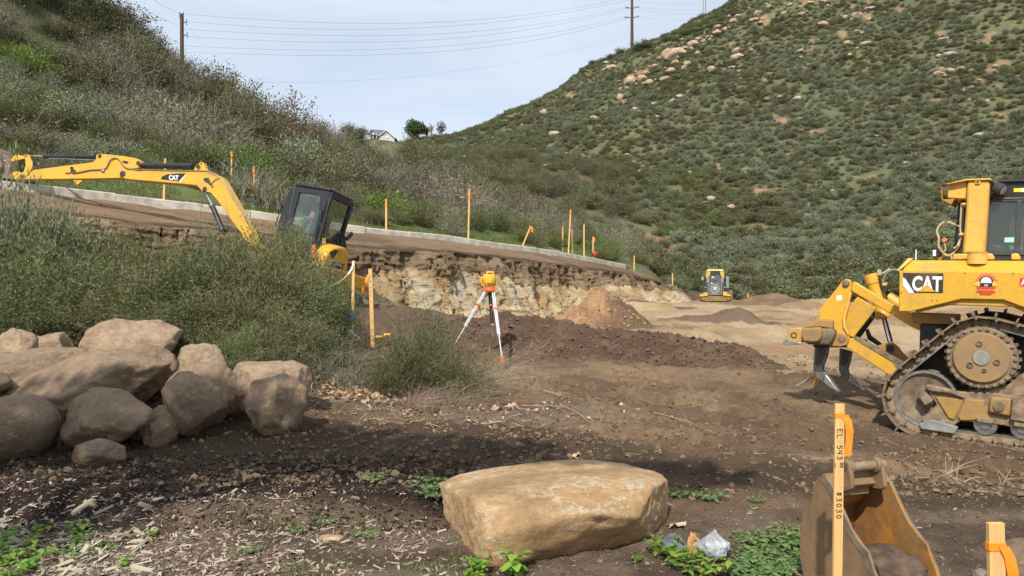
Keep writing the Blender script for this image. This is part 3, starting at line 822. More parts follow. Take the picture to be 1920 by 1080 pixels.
boulder('rounded front boulder with pale scraped rim, centre of the front row', 124, 286, 727, 846, 7.1, 53, 'rock_brown', .75, flat=[(.1, -.75, .7, .62), (.1, -.8, -.55, .70)], planes=8)
boulder('big round boulder at the left edge of the front row', -48, 111, 737, 876, 6.85, 59, 'rock_brown', .85, planes=7, rough=.03, soft=6)
boulder('smallest round boulder lying in front of the heap', 139, 232, 822, 880, 6.65, 61, 'rock_brown', .36, planes=8)
boulder('narrow wedge boulder between the rounded and the pointed boulders', 268, 331, 760, 852, 7.35, 67, 'rock_brown', .5)
boulder('flat topped tan boulder at the right end of the heap', 438, 583, 662, 762, 8.75, 71, 'rock_pink', .85, flat=[(0, -.1, 1, .62)], planes=9)
boulder('egg shaped dark boulder leaning at the right front of the heap', 462, 573, 700, 824, 7.9, 77, 'rock_brown', .7, flat=[(.7, -.5, .3, .72), (-.5, -.7, .35, .72)], planes=8, rotx=R(18))
boulder('narrow upright boulder wedged under the flat topped one', 424, 486, 690, 792, 8.4, 83, 'rock_brown', .5)
boulder('small boulder cut off by the left edge of the picture', -60, 12, 690, 750, 7.9, 87, 'rock_brown', .5)
# front block: traced corners -> convex body
def hull_rock(name, label, corners, mat, centre, n=6, soft=160, seed=5, rough=.02, notch=None):
    bm = bmesh.new()
    for c in corners: bm.verts.new(c)
    bmesh.ops.convex_hull(bm, input=bm.verts)
    bm.normal_update(); cc = Vector(centre)
    nn = []; h = []
    for f in bm.faces:
        nrm = f.normal; dd = (f.verts[0].co - cc).dot(nrm)
        if dd < 0: nrm = -nrm; dd = -dd
        nn.append(nrm[:]); h.append(dd)
    bm.free()
    nn = np.array(nn); h = np.array(h)
    D, F = ICO[n]
    q = np.maximum(D @ nn.T, 1e-3) / h
    r = 1 / (q ** soft).sum(1) ** (1 / soft)
    # even out the sampling over a long body
    V = D * r[:, None]
    for _ in range(2):
        D2 = V / np.array([1.9, .9, .8]); D2 = D2  # keep directions
    L = np.array([1.7, .8, .75]); Ds = D * L; Ds /= np.linalg.norm(Ds, axis=1)[:, None]
    q = np.maximum(Ds @ nn.T, 1e-3) / h
    V = Ds * (1 / (q ** soft).sum(1) ** (1 / soft))[:, None]
    V = V * (1 + (fbm3(V, .5, 4, seed, .55) - .5)[:, None] * .05 + (np.abs(fbm3(V * np.array([1, 1, 1.6]), .16, 4, seed + 3, .6) - .5))[:, None] * .08 + (fbm3(V, .06, 4, seed + 9, .6) - .5)[:, None] * .028 - sstep(.02, 0, np.abs(fbm3(V * np.array([.7, 1, 1.2]), .45, 4, seed + 21, .6) - .5))[:, None] * .02)
    o = link(name, np_mesh(name, V, F, M[mat], True), loc=centre)
    return tag(o, label, 'boulder')
cr_ = [P(822, 905, 5.25), P(870, 884, 5.5), P(985, 868, 5.5), P(1085, 860, 5.75), P(1160, 866, 5.6), P(1235, 887, 5.3), P(1250, 900, 5.1), P(1240, 960, 4.95), P(1215, 1005, 4.75),
       P(888, 932, 4.5), P(1140, 905, 4.6), P(1225, 910, 4.65), P(925, 1068, 4.30), P(905, 1060, 4.33), P(1200, 1012, 4.9), P(1100, 1027, 4.75), P(1020, 1048, 4.6),
       P(835, 975, 5.2), P(866, 1015, 5.0), P(1000, 985, 4.22), P(1100, 962, 4.26), P(1200, 970, 4.42), P(908, 1005, 4.22), (.2, 5.5, -.1), (1.1, 5.3, -.1), (-.3, 5.0, -.05), (.0, 4.6, -.1), (.7, 4.75, -.1)]
hull_rock('boulder', 'big square cut orange tan sandstone block alone in the foreground', [Vector(c) for c in cr_], 'rock_tan', (.28, 4.95, .22))
# small stones near the lower edge
boulder('small tan stone lying on the wood chips left of the big block', 598, 646, 1001, 1022, 4.75, 91, 'rock_tan', .09, n=3, planes=8)
boulder('reddish brown rock at the right bottom corner behind the last stake', 1868, 1990, 1010, 1100, 2.55, 93, 'rock_brown', .2, planes=9)
boulder('pale stone beside the last stake at the bottom edge', 1822, 1862, 1066, 1090, 2.75, 95, 'rock_grey', .1, n=3)

# ---- boulders on the hill (traced) and scattered small ones
HB = [(900, 1257, 105, 38, 30), (1, 1270, 100, 36, 22), (1, 1382, 108, 26, 15), (1, 1383, 96, 22, 13), (1, 1334, 131, 22, 17), (1, 1290, 120, 17, 13), (1, 1184, 152, 30, 20), (1, 1204, 148, 20, 18), (1, 1218, 155, 18, 12), (1, 1229, 125, 16, 10),
      (1, 1248, 148, 24, 12), (1, 1258, 133, 22, 12), (1, 1300, 84, 24, 16), (1, 1284, 92, 14, 8), (1, 1164, 183, 17, 15), (1, 1146, 128, 22, 12), (1, 1134, 131, 10, 8), (2, 1041, 252, 26, 13), (2, 1116, 224, 24, 13), (2, 1192, 206, 16, 9), (1, 1021, 211, 16, 12), (1, 1002, 188, 18, 11),
      (2, 1232, 219, 9, 6), (2, 1218, 246, 12, 6), (2, 1346, 123, 10, 6), (2, 1371, 128, 16, 8), (1, 1311, 73, 14, 8), (1, 1422, 26, 18, 13), (1, 1414, 38, 22, 9), (1, 1375, 40, 18, 10), (1, 1470, 25, 12, 9), (1, 1545, 48, 26, 12), (1, 1586, 33, 14, 10), (1, 1606, 30, 22, 13), (1, 1625, 82, 26, 10), (1, 1590, 82, 18, 9), (1, 1607, 60, 14, 8),
      (2, 1633, 16, 24, 7), (1, 1505, 28, 18, 9), (2, 1768, 75, 22, 7), (2, 1782, 104, 26, 11), (2, 1762, 106, 16, 8), (1, 1761, 140, 26, 13), (1, 1782, 134, 24, 12), (1, 1803, 131, 18, 12), (1, 1822, 165, 16, 8), (2, 1852, 192, 11, 10), (1, 1818, 188, 9, 7), (2, 1333, 373, 22, 13), (2, 1324, 380, 14, 8), (2, 1509, 404, 16, 10), (2, 1515, 384, 14, 9), (2, 1698, 307, 14, 7), (2, 1560, 358, 10, 5),
      (2, 1644, 256, 12, 6), (2, 1659, 274, 12, 6), (2, 1154, 295, 10, 6), (2, 1176, 291, 12, 7), (2, 1189, 304, 10, 6), (1, 1210, 317, 14, 6), (2, 1043, 287, 12, 4), (1, 1075, 303, 16, 7), (2, 875, 260, 20, 5), (1, 943, 272, 12, 6), (2, 1640, 427, 10, 6), (2, 1632, 440, 12, 7), (2, 1653, 447, 10, 6), (2, 1396, 325, 12, 6), (1, 770, 258, 9, 8), (1, 764, 262, 9, 7),
      (1, 1345, 62, 20, 9), (1, 1330, 70, 16, 8), (1, 1360, 55, 12, 9), (1, 1444, 14, 16, 9), (1, 1480, 10, 14, 8), (1, 1520, 6, 16, 8), (1, 1560, 4, 16, 9), (2, 1260, 300, 12, 6), (2, 1294, 323, 10, 6), (2, 1455, 440, 9, 5), (2, 1600, 463, 10, 5), (1, 1236, 110, 14, 9), (1, 1212, 138, 16, 10), (1, 1265, 118, 16, 9), (1, 1308, 100, 12, 8)]
hmesh = {}
for k in range(8):
    hmesh[k] = rock_mesh('hill_boulder', M['rock_hill'], (1, .85, .8), 200 + k, n=3, planes=9, rough=.05)
hmesh2 = []
for k in range(8):
    c = hmesh[k].copy(); c.materials[0] = M['rock_grey']; hmesh2.append(c)
rh = random.Random(5)
for i, (kind, px, py, pw, ph) in enumerate(HB):
    c, d = hill_hit(px, py + ph * .3)
    w_ = pw * d / FPX; h_ = ph * d / FPX * 1.1
    me = (hmesh2 if kind == 2 else hmesh)[rh.randrange(8)]
    o = link('boulder', me, loc=(c[0], c[1], c[2] + h_ * .25), rot=(rh.uniform(-.2, .2), rh.uniform(-.2, .2), rh.uniform(-.5, .5)), scale=(w_, w_ * .9, h_ * 1.2))
    if kind == 900: tag(o, 'largest pinkish outcrop boulder with a dark crevice, high on the hill', 'boulder')
    elif (px, py) == (770, 258): tag(o, 'yellowish boulder on the ridge beside the round green tree, right one', 'boulder')
    elif (px, py) == (1041, 252): tag(o, 'long pale boulder alone on the lower left flank of the hill', 'boulder')
    elif (px, py) == (1116, 224): tag(o, 'pale grey boulder halfway down the left flank of the hill', 'boulder')
    elif (px, py) == (1164, 183): tag(o, 'squarish orange boulder below the left end of the outcrop', 'boulder')
    elif (px, py) == (1382, 108): tag(o, 'lower pink boulder of the stacked pair below the ridge', 'boulder')
    elif (px, py) == (1383, 96): tag(o, 'upper pink boulder of the stacked pair below the ridge', 'boulder')
    elif (px, py) == (1334, 131): tag(o, 'single rounded pink boulder right of the outcrop', 'boulder')
    elif kind == 2: tag(o, 'pale grey boulder among the scrub on the big hill', 'boulder', 'pale boulders on the big hill')
    else: tag(o, 'pinkish tan boulder in the outcrops on the big hill', 'boulder', 'pink boulders on the big hill')
seen_ = [(q[1], q[2], q[3]) for q in HB if q[0] == 1 and q[3] > 11]
for (px, py, pw) in seen_:
    for k in range(2):
        ux, uy = px + rh.uniform(-1.3, 1.3) * pw, py + rh.uniform(-.8, .9) * pw * .8
        c, d = hill_hit(ux, uy); s_ = rh.uniform(5, 10) * d / FPX
        if (c[2] - CAMZ) / d * FPX < 540 - uy - 12: continue
        o = link('hill_rock', hmesh[rh.randrange(8)], loc=(c[0], c[1], c[2] + s_ * .2), rot=(rh.uniform(-.4, .4), rh.uniform(-.4, .4), rh.uniform(0, 6)), scale=(s_ * 1.2, s_, s_))
        tag(o, 'small pinkish rock crowded against a larger boulder of the hill outcrops', 'rock', 'small rocks in the hill outcrops')
def hill_rand(n, pxr, dr, rnd):
    o = []
    while len(o) < n:
        px = rnd.uniform(*pxr); d = math.sqrt(rnd.uniform(dr[0] ** 2, dr[1] ** 2)); x = (px - 960) * d / FPX
        o.append((x, d))
    return o
cand = hill_rand(330, (960, 1990), (62, 188), rh)
xs = np.array([c[0] for c in cand]); ys = np.array([c[1] for c in cand]); zs = Hup(xs, ys)
keep = noise2(xs, ys, 14, 77) + np.array([rh.uniform(-.25, .25) for _ in cand]) > .52
for x, y, z, kk in zip(xs, ys, zs, keep):
    if not kk: continue
    s_ = rh.choice((.35, .45, .6, .8, 1.0, 1.5)) * (y / 130) ** .5
    pale = rh.random() < .6
    o = link('hill_rock', (hmesh2 if pale else hmesh)[rh.randrange(8)], loc=(x, y, z + s_ * .2), rot=(0, 0, rh.uniform(0, 6)), scale=(s_ * 1.3, s_, s_ * .75))
    tag(o, 'small pale rock showing between the hill bushes' if pale else 'small pinkish rock showing between the hill bushes', 'rock', 'small pale rocks on the hill' if pale else 'small pinkish rocks on the hill')
# ================================================================ lettering
def text_geo(body, h, thick=.004, bold=0.0, squeeze=1.0):
    """flat lettering: returns verts (x right, y up) and faces, height h, origin at lower left"""
    cu = bpy.data.curves.new('t', 'FONT'); cu.body = body; cu.offset = bold; cu.size = 1.0; cu.resolution_u = 3
    ob = bpy.data.objects.new('t', cu); C.objects.link(ob)
    dg = bpy.context.evaluated_depsgraph_get(); me = bpy.data.meshes.new_from_object(ob.evaluated_get(dg))
    V = [v.co.copy() for v in me.vertices]; F = [tuple(f.vertices) for f in me.polygons]
    bpy.data.objects.remove(ob); bpy.data.curves.remove(cu); bpy.data.meshes.remove(me)
    if not V: return [], [], 0
    x0 = min(v.x for v in V); x1 = max(v.x for v in V); y0 = min(v.y for v in V); y1 = max(v.y for v in V); k = h / (y1 - y0)
    V = [Vector(((v.x - x0) * k * squeeze, (v.y - y0) * k, 0)) for v in V]
    return V, F, (x1 - x0) * k * squeeze
def decal_text(name, body, o, ux, uy, w, h, mat, parent, bold=.03, off=None):
    """lettering laid on a surface: o lower-left corner, ux/uy surface directions; fits w x h"""
    V, F, tw = text_geo(body, h, bold=bold)
    ux = Vector(ux).normalized(); uy = Vector(uy).normalized(); n = ux.cross(uy) * .003 if off is None else Vector(off)
    k = w / tw
    return Geo().add([Vector(o) + ux * v.x * k + uy * v.y + n for v in V], F).build(name, mat, parent)

# ================================================================ BULLDOZER
Fd = Vector((math.cos(R(36)), -math.sin(R(36)), -.027)); Ld = Vector((math.sin(R(36)), math.cos(R(36)), 0))
O0 = Vector(P(1840.5, 670.6, 8.6)); fr0 = Frame(O0, Fd, Ld)
DZ = Frame(O0 - fr0.U * 1.02, Fd, Ld)
dz = thing('bulldozer', 'yellow high drive bulldozer with ripper, cut off by the right edge', 'bulldozer', mat=DZ.M)
z8 = lambda p: (1460 + p[0] / 4.32, 500 + p[1] / 4.32)
z6 = lambda p: (1640 + p[0] / 3.482, 560 + p[1] / 3.482)
zc = lambda p: (1740 + p[0] / 6.0, 320 + p[1] / 6.0)
def T(zf, p, lat): q = zf(p) if zf else p; return DZ.tr(q[0], q[1], lat)
def TT(zf, ps, lat): return [T(zf, p, lat) for p in ps]
Y, YD = M['yellow'], M['yellow_dirty']
def plate(name, zf, ps, lat, th, mat, parent=None, bevel=.012):
    return Geo().prism(TT(zf, ps, lat), (0, th, 0)).build(name, mat, parent or dz, bevel)
# --- undercarriage
cs = T(z6, (698, 385), .05); ci = T(z6, (335, 650), .16)
Rs, Ri = .475, .455
cf = Vector((ci.x + 2.75, 0, ci.z - .0))
def belt_path(c3, rs_):
    P2 = []
    for c, r in zip(c3, rs_):
        for k in range(120):
            a = 2 * math.pi * k / 120; P2.append((c.x + r * math.cos(a), c.z + r * math.sin(a)))
    P2 = sorted(set(P2))
    def half(p):
        h = []
        for q in p:
            while len(h) >= 2 and (h[-1][0] - h[-2][0]) * (q[1] - h[-2][1]) - (h[-1][1] - h[-2][1]) * (q[0] - h[-2][0]) <= 0: h.pop()
            h.append(q)
        return h
    lo = half(P2); up = half(P2[::-1]); return np.array(lo[:-1] + up[:-1])
bp_ = belt_path((ci, cs, cf), (Ri, Rs, Ri))
def resample(path, n):
    q = np.vstack([path, path[:1]]); l = np.concatenate([[0], np.cumsum(np.linalg.norm(np.diff(q, axis=0), axis=1))])
    s = np.linspace(0, l[-1], n, endpoint=False); return np.stack([np.interp(s, l, q[:, 0]), np.interp(s, l, q[:, 1])], 1), l[-1]
_, tot = resample(bp_, 10)
nsh = int(round(tot / .205)); sp, _ = resample(bp_, nsh); pitch = tot / nsh
g = Geo(); g.box((0, .26, 0), (pitch * .99, .56, .022)); g.prism([(-pitch * .5, -.02, -.01), (-pitch * .5 + .024, -.02, -.01), (-pitch * .5 + .012, -.02, -.068), (-pitch * .5 - .004, -.02, -.068)], (0, .56, 0)); g.prism([(pitch * .36, -.02, .01), (pitch * .5, -.02, .01), (pitch * .53, -.02, .03), (pitch * .38, -.02, .03)], (0, .56, 0))
shoe0 = g.build('track_shoe', M['mudsteel'], dz, .004, seg=1)
g = Geo()
for y in (.13, .31):
    g.prism([(-pitch * .56, y, .012), (pitch * .30, y, .012), (pitch * .56, y, .05), (pitch * .50, y, .115), (-pitch * .34, y, .115), (-pitch * .56, y, .07)], (0, .045, 0))
g.cyl((pitch * .5, .085, .062), (pitch * .5, .40, .062), .036, 12)
g.cyl((-pitch * .18, .11, .045), (-pitch * .18, .13, .045), .020, 8)
link0 = g.build('track_link', M['mud'], dz, .006, seg=1)
def place_track(yoff):
    for k in range(nsh):
        a = sp[k]; b = sp[(k + 1) % nsh]; c = (a + b) / 2; t = b - a; th = math.atan2(t[1], t[0])
        for src in (shoe0, link0):
            o = src if (k == 0 and yoff == 0) else src.copy()
            if o is not src: C.objects.link(o); o.parent = dz
            o.location = (c[0], yoff, c[1]); o.rotation_euler = (0, -th, 0)
# two frames: near and far track share everything
place_track(0); place_track(1.88)
rail = belt_path((ci, cs, cf), (Ri - .122, Rs - .122, Ri - .122)); rs2, _ = resample(rail, 160)
for yo in (.0, 1.88):
    g = Geo(); n = len(rs2)
    V = []; F = []
    for i in range(n):
        p = rs2[i]; nx = rs2[(i + 1) % n] - rs2[i - 1]; nx = nx / np.linalg.norm(nx); no = np.array([nx[1], -nx[0]])
        for (dy, dn) in ((.125, 0), (.18, 0), (.18, .02), (.125, .02)): V.append((p[0] + no[0] * dn, dy + yo, p[1] + no[1] * dn))
    for i in range(n):
        for k in range(4): F.append((i * 4 + k, i * 4 + (k + 1) % 4, ((i + 1) % n) * 4 + (k + 1) % 4, ((i + 1) % n) * 4 + k))
    g.add(V, F).build('chain_rail', M['steel'], dz)
# sprocket
sp_ = Geo().lathe((cs.x, .30, cs.z), (0, -1, 0), [(0, .33), (.02, .345), (.20, .36), (.25, .355), (.262, .33), (.262, .0)], 54).build('sprocket', M['mud'], dz, smooth=True)
for k in range(27):
    a = 2 * math.pi * k / 27
    Geo().lathe((cs.x + .332 * math.cos(a), .05, cs.z + .332 * math.sin(a)), (0, -1, 0), [(0, .021), (.03, .021), (.036, .015)], 8).build('bolt', M['mud'], sp_)
    for_t = Geo().prism([(cs.x + r_ * math.cos(a + da), .12, cs.z + r_ * math.sin(a + da)) for r_, da in ((.345, -.07), (.385, -.04), (.385, .04), (.345, .07))], (0, .12, 0)); for_t.build('tooth', M['mudsteel'], sp_)
m_hub = m_paint('hub_yellow', (0.50, 0.27, 0.05), (0.25, 0.175, 0.105), 0.85, 0.6)
hub = Geo().lathe((cs.x, .06, cs.z), (0, -1, 0), [(0, .285), (.055, .285), (.065, .275), (.065, .0)], 48).build('hub_cover', m_hub, dz, smooth=True)
Geo().lathe((cs.x, 0, cs.z), (0, -1, 0), [(0, .086), (.018, .086), (.022, .08), (.022, 0)], 24).build('hub_cap', m_plain('grey_green_cap', (.24, .25, .2), .7, var=.2, scale=20), hub)
for (zx, zy, r_) in ((683, 293, .034), (798, 415, .034), (622, 433, .034), (716, 468, .024)):
    c = T(z6, (zx, zy), 0)
    Geo().lathe((c.x, 0.0, c.z), (0, -1, 0), [(0, r_ * 1.35), (.004, r_ * 1.35), (.004, r_), (.02, r_), (.024, r_ * .8), (.012, r_ * .5), (.012, 0)], 16).build('hub_bolt', M['mudsteel'], hub)
# idlers (rear seen, front beyond the frame)
def idler(c, yo=0.0):
    g = Geo().lathe((c.x, .40 + yo, c.z), (0, -1, 0), [(0, .30), (.0, .335), (.06, .335), (.06, .30), (.18, .30), (.18, .335), (.245, .335), (.25, .32), (.225, .29), (.20, .25), (.20, .10), (.26, .09), (.26, 0), (.0,0)], 48)
    i = g.build('idler', M['mudsteel'], dz, smooth=True)
    Geo().lathe((c.x, .155 + yo, c.z), (0, -1, 0), [(0, .305), (.0, .338), (.012, .338), (.012, .305)], 48, ring=True).build('idler_rim', M['steel'], i, smooth=True)
    return i
idler(ci); idler(cf); idler(ci, 1.88); idler(cf, 1.88)
# roller frame, guard, rollers
plate('roller_frame', z6, [(300, 800), (405, 690), (350, 612), (372, 585), (480, 600), (600, 610), (740, 612), (975, 640), (975, 858), (840, 828), (560, 798), (520, 830)], .10, .30, M['mud'])
plate('frame_gusset', z6, [(395, 640), (580, 655), (520, 795), (480, 780)], .075, .03, YD)
plate('frame_panel', z6, [(592, 655), (720, 665), (705, 710), (760, 790), (560, 798), (540, 770)], .08, .03, YD)
plate('roller_guard', z6, [(290, 815), (365, 788), (545, 838), (522, 885), (300, 852)], .05, .05, m_plain('grey_guard', (.27, .27, .24), .7, .2, var=.2))
plate('idler_block', z6, [(278, 640), (322, 600), (382, 668), (330, 705)], .03, .14, M['mud'], bevel=.02)
plate('idler_yoke', z6, [(325, 572), (350, 560), (480, 590), (590, 640), (575, 655), (480, 620), (345, 605)], .04, .12, M['mud'], bevel=.02)
plate('pivot_block', z6, [(757, 640), (892, 655), (884, 772), (742, 742)], .03, .12, YD, bevel=.025)
c = T(z6, (812, 702), .03); Geo().lathe((c.x, .035, c.z), (0, -1, 0), [(0, .058), (.025, .058), (.028, .05), (.028, 0)], 20).build('pivot_pin', M['mudsteel'], dz, smooth=True)
plate('frame_box', z6, [(900, 640), (1100, 660), (1100, 830), (884, 795)], .02, .3, M['mud'], bevel=.02)
plate('mud_shelf', z6, [(545, 612), (640, 595), (730, 592), (860, 560), (975, 490), (1100, 470), (1100, 640), (975, 645), (760, 645)], .14, .3, M['mud'], bevel=.03)
c0 = ci.x + .62
for k in range(6):
    x = c0 + k * .36
    rl = Geo().lathe((x, .36, ci.z - .235), (0, -1, 0), [(0, .10), (.03, .125), (.22, .125), (.25, .115), (.25, .05), (.27, .05), (.27, 0)], 24).build('track_roller', M['steel'], dz, smooth=True)
    Geo().box((x, .08, ci.z - .175), (.17, .07, .06)).build('roller_cap', M['mud'], rl, .012)
Geo().box((ci.x + 1.95, .26, ci.z + .0), (1.6, .2, .24)).build('roller_frame', M['mud'], dz, .02)
Geo().box((ci.x + 1.4, 2.13, ci.z + .02), (2.5, .28, .32)).build('roller_frame', YD, dz, .02)
Geo().box((cs.x + .4, 1.2, cs.z - .1), (2.2, 1.4, .9)).build('main_case', M['dark'], dz, .03)
# --- body
a0 = T(None, (1686.4, 507), .0); top = a0.z; f0 = a0.x
side = [T(None, q, 0) for q in ((1686.4, 507), (1685, 584.5), (1707, 584.5), (1803, 561), (1881, 562.5), (1920, 577))]
side = [Vector((p.x, 0, p.z)) for p in side]
fe = side[-1].x + .9
side += [Vector((fe, 0, side[-1].z - .2)), Vector((fe, 0, top))]
side[0].z = top
body = Geo().prism(side, (0, .05, 0)).build('side_panel', Y, dz, .012)
Geo().prism([(f0 + .03, .052, top), (f0 + .03, .20, top + .13), (f0 + .03, .66, top + .135), (f0 + .03, .66, top - .40), (f0 + .03, .052, top - .40)], (fe - f0 - .03, 0, 0)).build('fuel_tank', Y, dz, .012)
Geo().prism([(f0 + .03, 2.34, top), (f0 + .03, 2.20, top + .13), (f0 + .03, 1.7, top + .135), (f0 + .03, 1.7, top - .40), (f0 + .03, 2.34, top - .40)], (fe - f0 - .03, 0, 0)).build('hydraulic_tank', Y, dz, .012)
Geo().box(((f0 + fe) / 2 + .05, 1.18, top - .12), (fe - f0 - .15, 1.03, .5)).build('rear_deck', YD, dz, .02)
sm = Geo().box((f0 + .5, -.003, top + .004), (.95, .012, .012)); 
sh = T(None, (1778, 500), 0)
Geo().prism([(f0 - .03, -.004, top - .5 + .5), (f0 + .0, -.004, top + .02), (f0 + .10, .20, top + .155), (f0 + .06, .20, top + .155)], (.02, 0, 0)).build('tank_rim', M['yellow_light'], dz)
plate('lower_skirt', z6, [(235, 88), (300, 90), (560, 100), (560, 172), (250, 160)], .40, .05, YD)
plate('fender_underside', None, [(1716, 587), (1803, 566), (1880, 567), (1930, 590), (1990, 640), (1990, 560), (1716, 560)], .12, .45, M['yellow'], bevel=0)
# seams, bolts, decals on the side panel
def on_side(px, py): p = T(None, (px, py), -.004); return Vector((p.x, -.004, p.z))
for q in ((1809, 512), (1748, 563), (1757, 563), (1690, 549), (1900, 512)):
    p = on_side(*q); Geo().lathe((p.x, 0, p.z), (0, -1, 0), [(0, .011), (.006, .010), (.008, 0)], 8).build('bolt', YD, body)
dec = Geo().add([on_side(*q) for q in ((1693, 511.5), (1769, 512.5), (1768, 549.5), (1712, 549), (1693, 522))], [(0, 1, 2, 3, 4)]).build('logo_decal', m_paint('scraped_black_decal', (.03, .03, .033), (.25, .17, .08), .18, .4, wear=(.5, .4, .22)), body)
Geo().add([on_side(*q) + Vector((0, -.001, 0)) for q in ((1693, 520), (1698, 523), (1714, 549), (1704, 549), (1693, 534))], [(0, 1, 2, 3, 4)]).build('decal_stripe', M['white'], body)
pa = on_side(1710, 546); pb = on_side(1766, 546); pc = on_side(1710, 517)
decal_text('letters', 'CAT', pa + Vector((0, -.002, 0)), (1, 0, 0), (0, 0, 1), (pb - pa).length, (pc - pa).length, M['white'], body, .035, off=(0, -.002, 0))
Geo().add([on_side(*q) + Vector((0, -.006, 0)) for q in ((1721, 546.6), (1754, 547), (1738, 533))], [(0, 1, 2)]).build('logo_triangle', Y, body)
# safety crest: red arch, white hard hat over a dark disc, yellow wings and stacked red bars
ec = on_side(1849, 530)
def arc(r0, r1, a0_, a1_, n=16, dy=-.003):
    V = []; F = []
    for i in range(n + 1):
        a = R(a0_ + (a1_ - a0_) * i / n)
        V += [ec + Vector((r0 * math.cos(a), dy, r0 * math.sin(a))), ec + Vector((r1 * math.cos(a), dy, r1 * math.sin(a)))]
    for i in range(n): F.append((2 * i, 2 * i + 1, 2 * i + 3, 2 * i + 2))
    return V, F
cr1 = Geo().add(*arc(.075, .105, 0, 180)).build('crest', M['redorange'], body)
Geo().add(*arc(.001, .075, 0, 360, 24, -.002)).build('crest_disc', m_plain('crest_black', (.02, .018, .02), .5), body)
V, F = arc(.001, .052, 0, 180, 12, -.005); Geo().add([v + Vector((0, 0, .012)) for v in V], F).add([ec + Vector((a, -.005, b)) for a, b in ((-.062, .008), (.062, .008), (.05, -.004), (-.05, -.004))], [(0, 1, 2, 3)]).build('crest_hard_hat', M['white'], body)
Geo().add([ec + Vector((a, -.006, b)) for a, b in ((-.02, -.02), (.022, -.02), (.018, -.042), (-.016, -.042))], [(0, 1, 2, 3)]).build('crest_goggles', m_plain('crest_grey', (.4, .4, .4), .5), body)
for s in (-1, 1): Geo().add([ec + Vector((s * a, -.004, b)) for a, b in ((.07, .02), (.10, .0), (.115, -.03), (.06, -.04), (.06, -.01))], [(0, 1, 2, 3, 4)]).build('crest_wing', m_plain('crest_gold', (.75, .5, .08), .5), body)
for k, (w_, mt) in enumerate(((.19, 'red'), (.165, 'redorange'), (.19, 'red'), (.12, 'red'))):
    Geo().add([ec + Vector((a * w_ / 2, -.004, -.048 - k * .024 + b)) for a, b in ((-1, 0), (1, 0), (.92, -.019), (-.92, -.019))], [(0, 1, 2, 3)]).build('crest_bar', M[mt], body)
rd = [on_side(*q) for q in ((1912, 521), (1960, 521), (1960, 537), (1912, 537))]
Geo().add(rd, [(0, 1, 2, 3)]).build('red_decal', M['red'], body)
p = on_side(1914, 535); decal_text('letter', 'A', p, (1, 0, 0), (0, 0, 1), .055, .07, M['white'], body, .02, off=(0, -.003, 0))
# --- roll over frame
post = plate('roll_frame_post', zc, [(442, 108), (700, 100), (692, 200), (640, 930), (385, 935), (428, 400)], .33, .34, M['yellow_light'], bevel=.03)
plate('roll_frame_post', zc, [(442, 108), (700, 100), (692, 200), (640, 930), (385, 935), (428, 400)], 1.78, .30, M['yellow_light'], bevel=.03)
beam = plate('roll_frame_beam', zc, [(222, 148), (438, 118), (428, 318), (218, 308)], .38, 1.6, M['yellow_light'])
plate('beam_cap', zc, [(190, 148), (440, 92), (700, 84), (728, 118), (700, 104), (440, 110), (222, 152)], .30, 1.8, M['yellow_light'], bevel=.005)
plate('beam_bracket', zc, [(145, 190), (158, 182), (162, 322), (150, 332)], .36, .5, YD, bevel=.004)
plate('beam_bracket', zc, [(150, 322), (300, 316), (262, 380), (162, 335)], .38, .5, YD, bevel=.004)
plate('lifting_tab', zc, [(530, 96), (588, 96), (590, 140), (580, 152), (530, 150)], .31, .02, M['yellow_light'], post, .004)
p = T(zc, (558, 128), .31); Geo().lathe((p.x, .31, p.z), (0, -1, 0), [(0, .014), (.002, .014), (.002, 0)], 10).build('tab_hole', M['dark'], post)
p = T(zc, (550, 1050), .18); q = T(zc, (550, 915), .18); Geo().lathe((p.x, .18, p.z), (0, 0, 1), [(0, .105), (q.z - p.z - .01, .10), (q.z - p.z - .01, .108), (q.z - p.z, .108), (q.z - p.z, 0)], 24).build('filler_cap', M['yellow_light'], dz, smooth=True)
plate('post_foot', zc, [(285, 935), (480, 935), (480, 1000), (278, 1000)], .30, .4, M['yellow_light'], bevel=.015)
for x0 in (690, 985): plate('mount_cap', zc, [(x0 - 52, 940), (x0 - 20, 926), (x0 + 30, 932), (x0 + 55, 970), (x0 + 55, 1003), (x0 - 52, 1003)], .36, .14, M['yellow_light'], bevel=.02)
# --- cab
cab = plate('cab_roof', zc, [(700, 165), (800, 128), (860, 104), (1900, 80), (1900, 300), (690, 322)], .50, 1.35, M['black'], bevel=.02)
plate('roof_rail', zc, [(790, 118), (830, 100), (1900, 72), (1900, 98), (830, 128)], .46, .05, M['dark'], cab, .006)
fm = m_plain('cab_frame_grey', (.055, .055, .06), .5, var=.2)
plate('window_frame', zc, [(690, 330), (730, 345), (705, 360), (672, 880), (690, 922), (655, 925), (640, 900)], .50, .06, fm, cab, .004)
plate('window_frame', zc, [(690, 326), (1900, 295), (1900, 332), (730, 350)], .50, .06, fm, cab, .004)
plate('window_frame', zc, [(655, 922), (1900, 915), (1900, 950), (655, 948)], .50, .06, fm, cab, .004)
plate('window_frame', zc, [(1000, 335), (1052, 335), (1032, 922), (968, 922)], .495, .07, fm, cab, .004)
plate('window_trim', zc, [(720, 322), (760, 305), (1900, 284), (1900, 296), (760, 318), (728, 332)], .49, .02, M['mudsteel'], cab, 0)
plate('cab_sill', zc, [(655, 948), (1900, 948), (1900, 1010), (655, 1010)], .52, 1.3, M['dark'], cab, 0)
plate('side_window', zc, [(705, 345), (1002, 345), (970, 925), (672, 925)], .525, .006, M['glass'], cab, 0)
plate('side_window', zc, [(1050, 345), (1800, 330), (1800, 925), (1030, 925)], .525, .006, M['glass'], cab, 0)
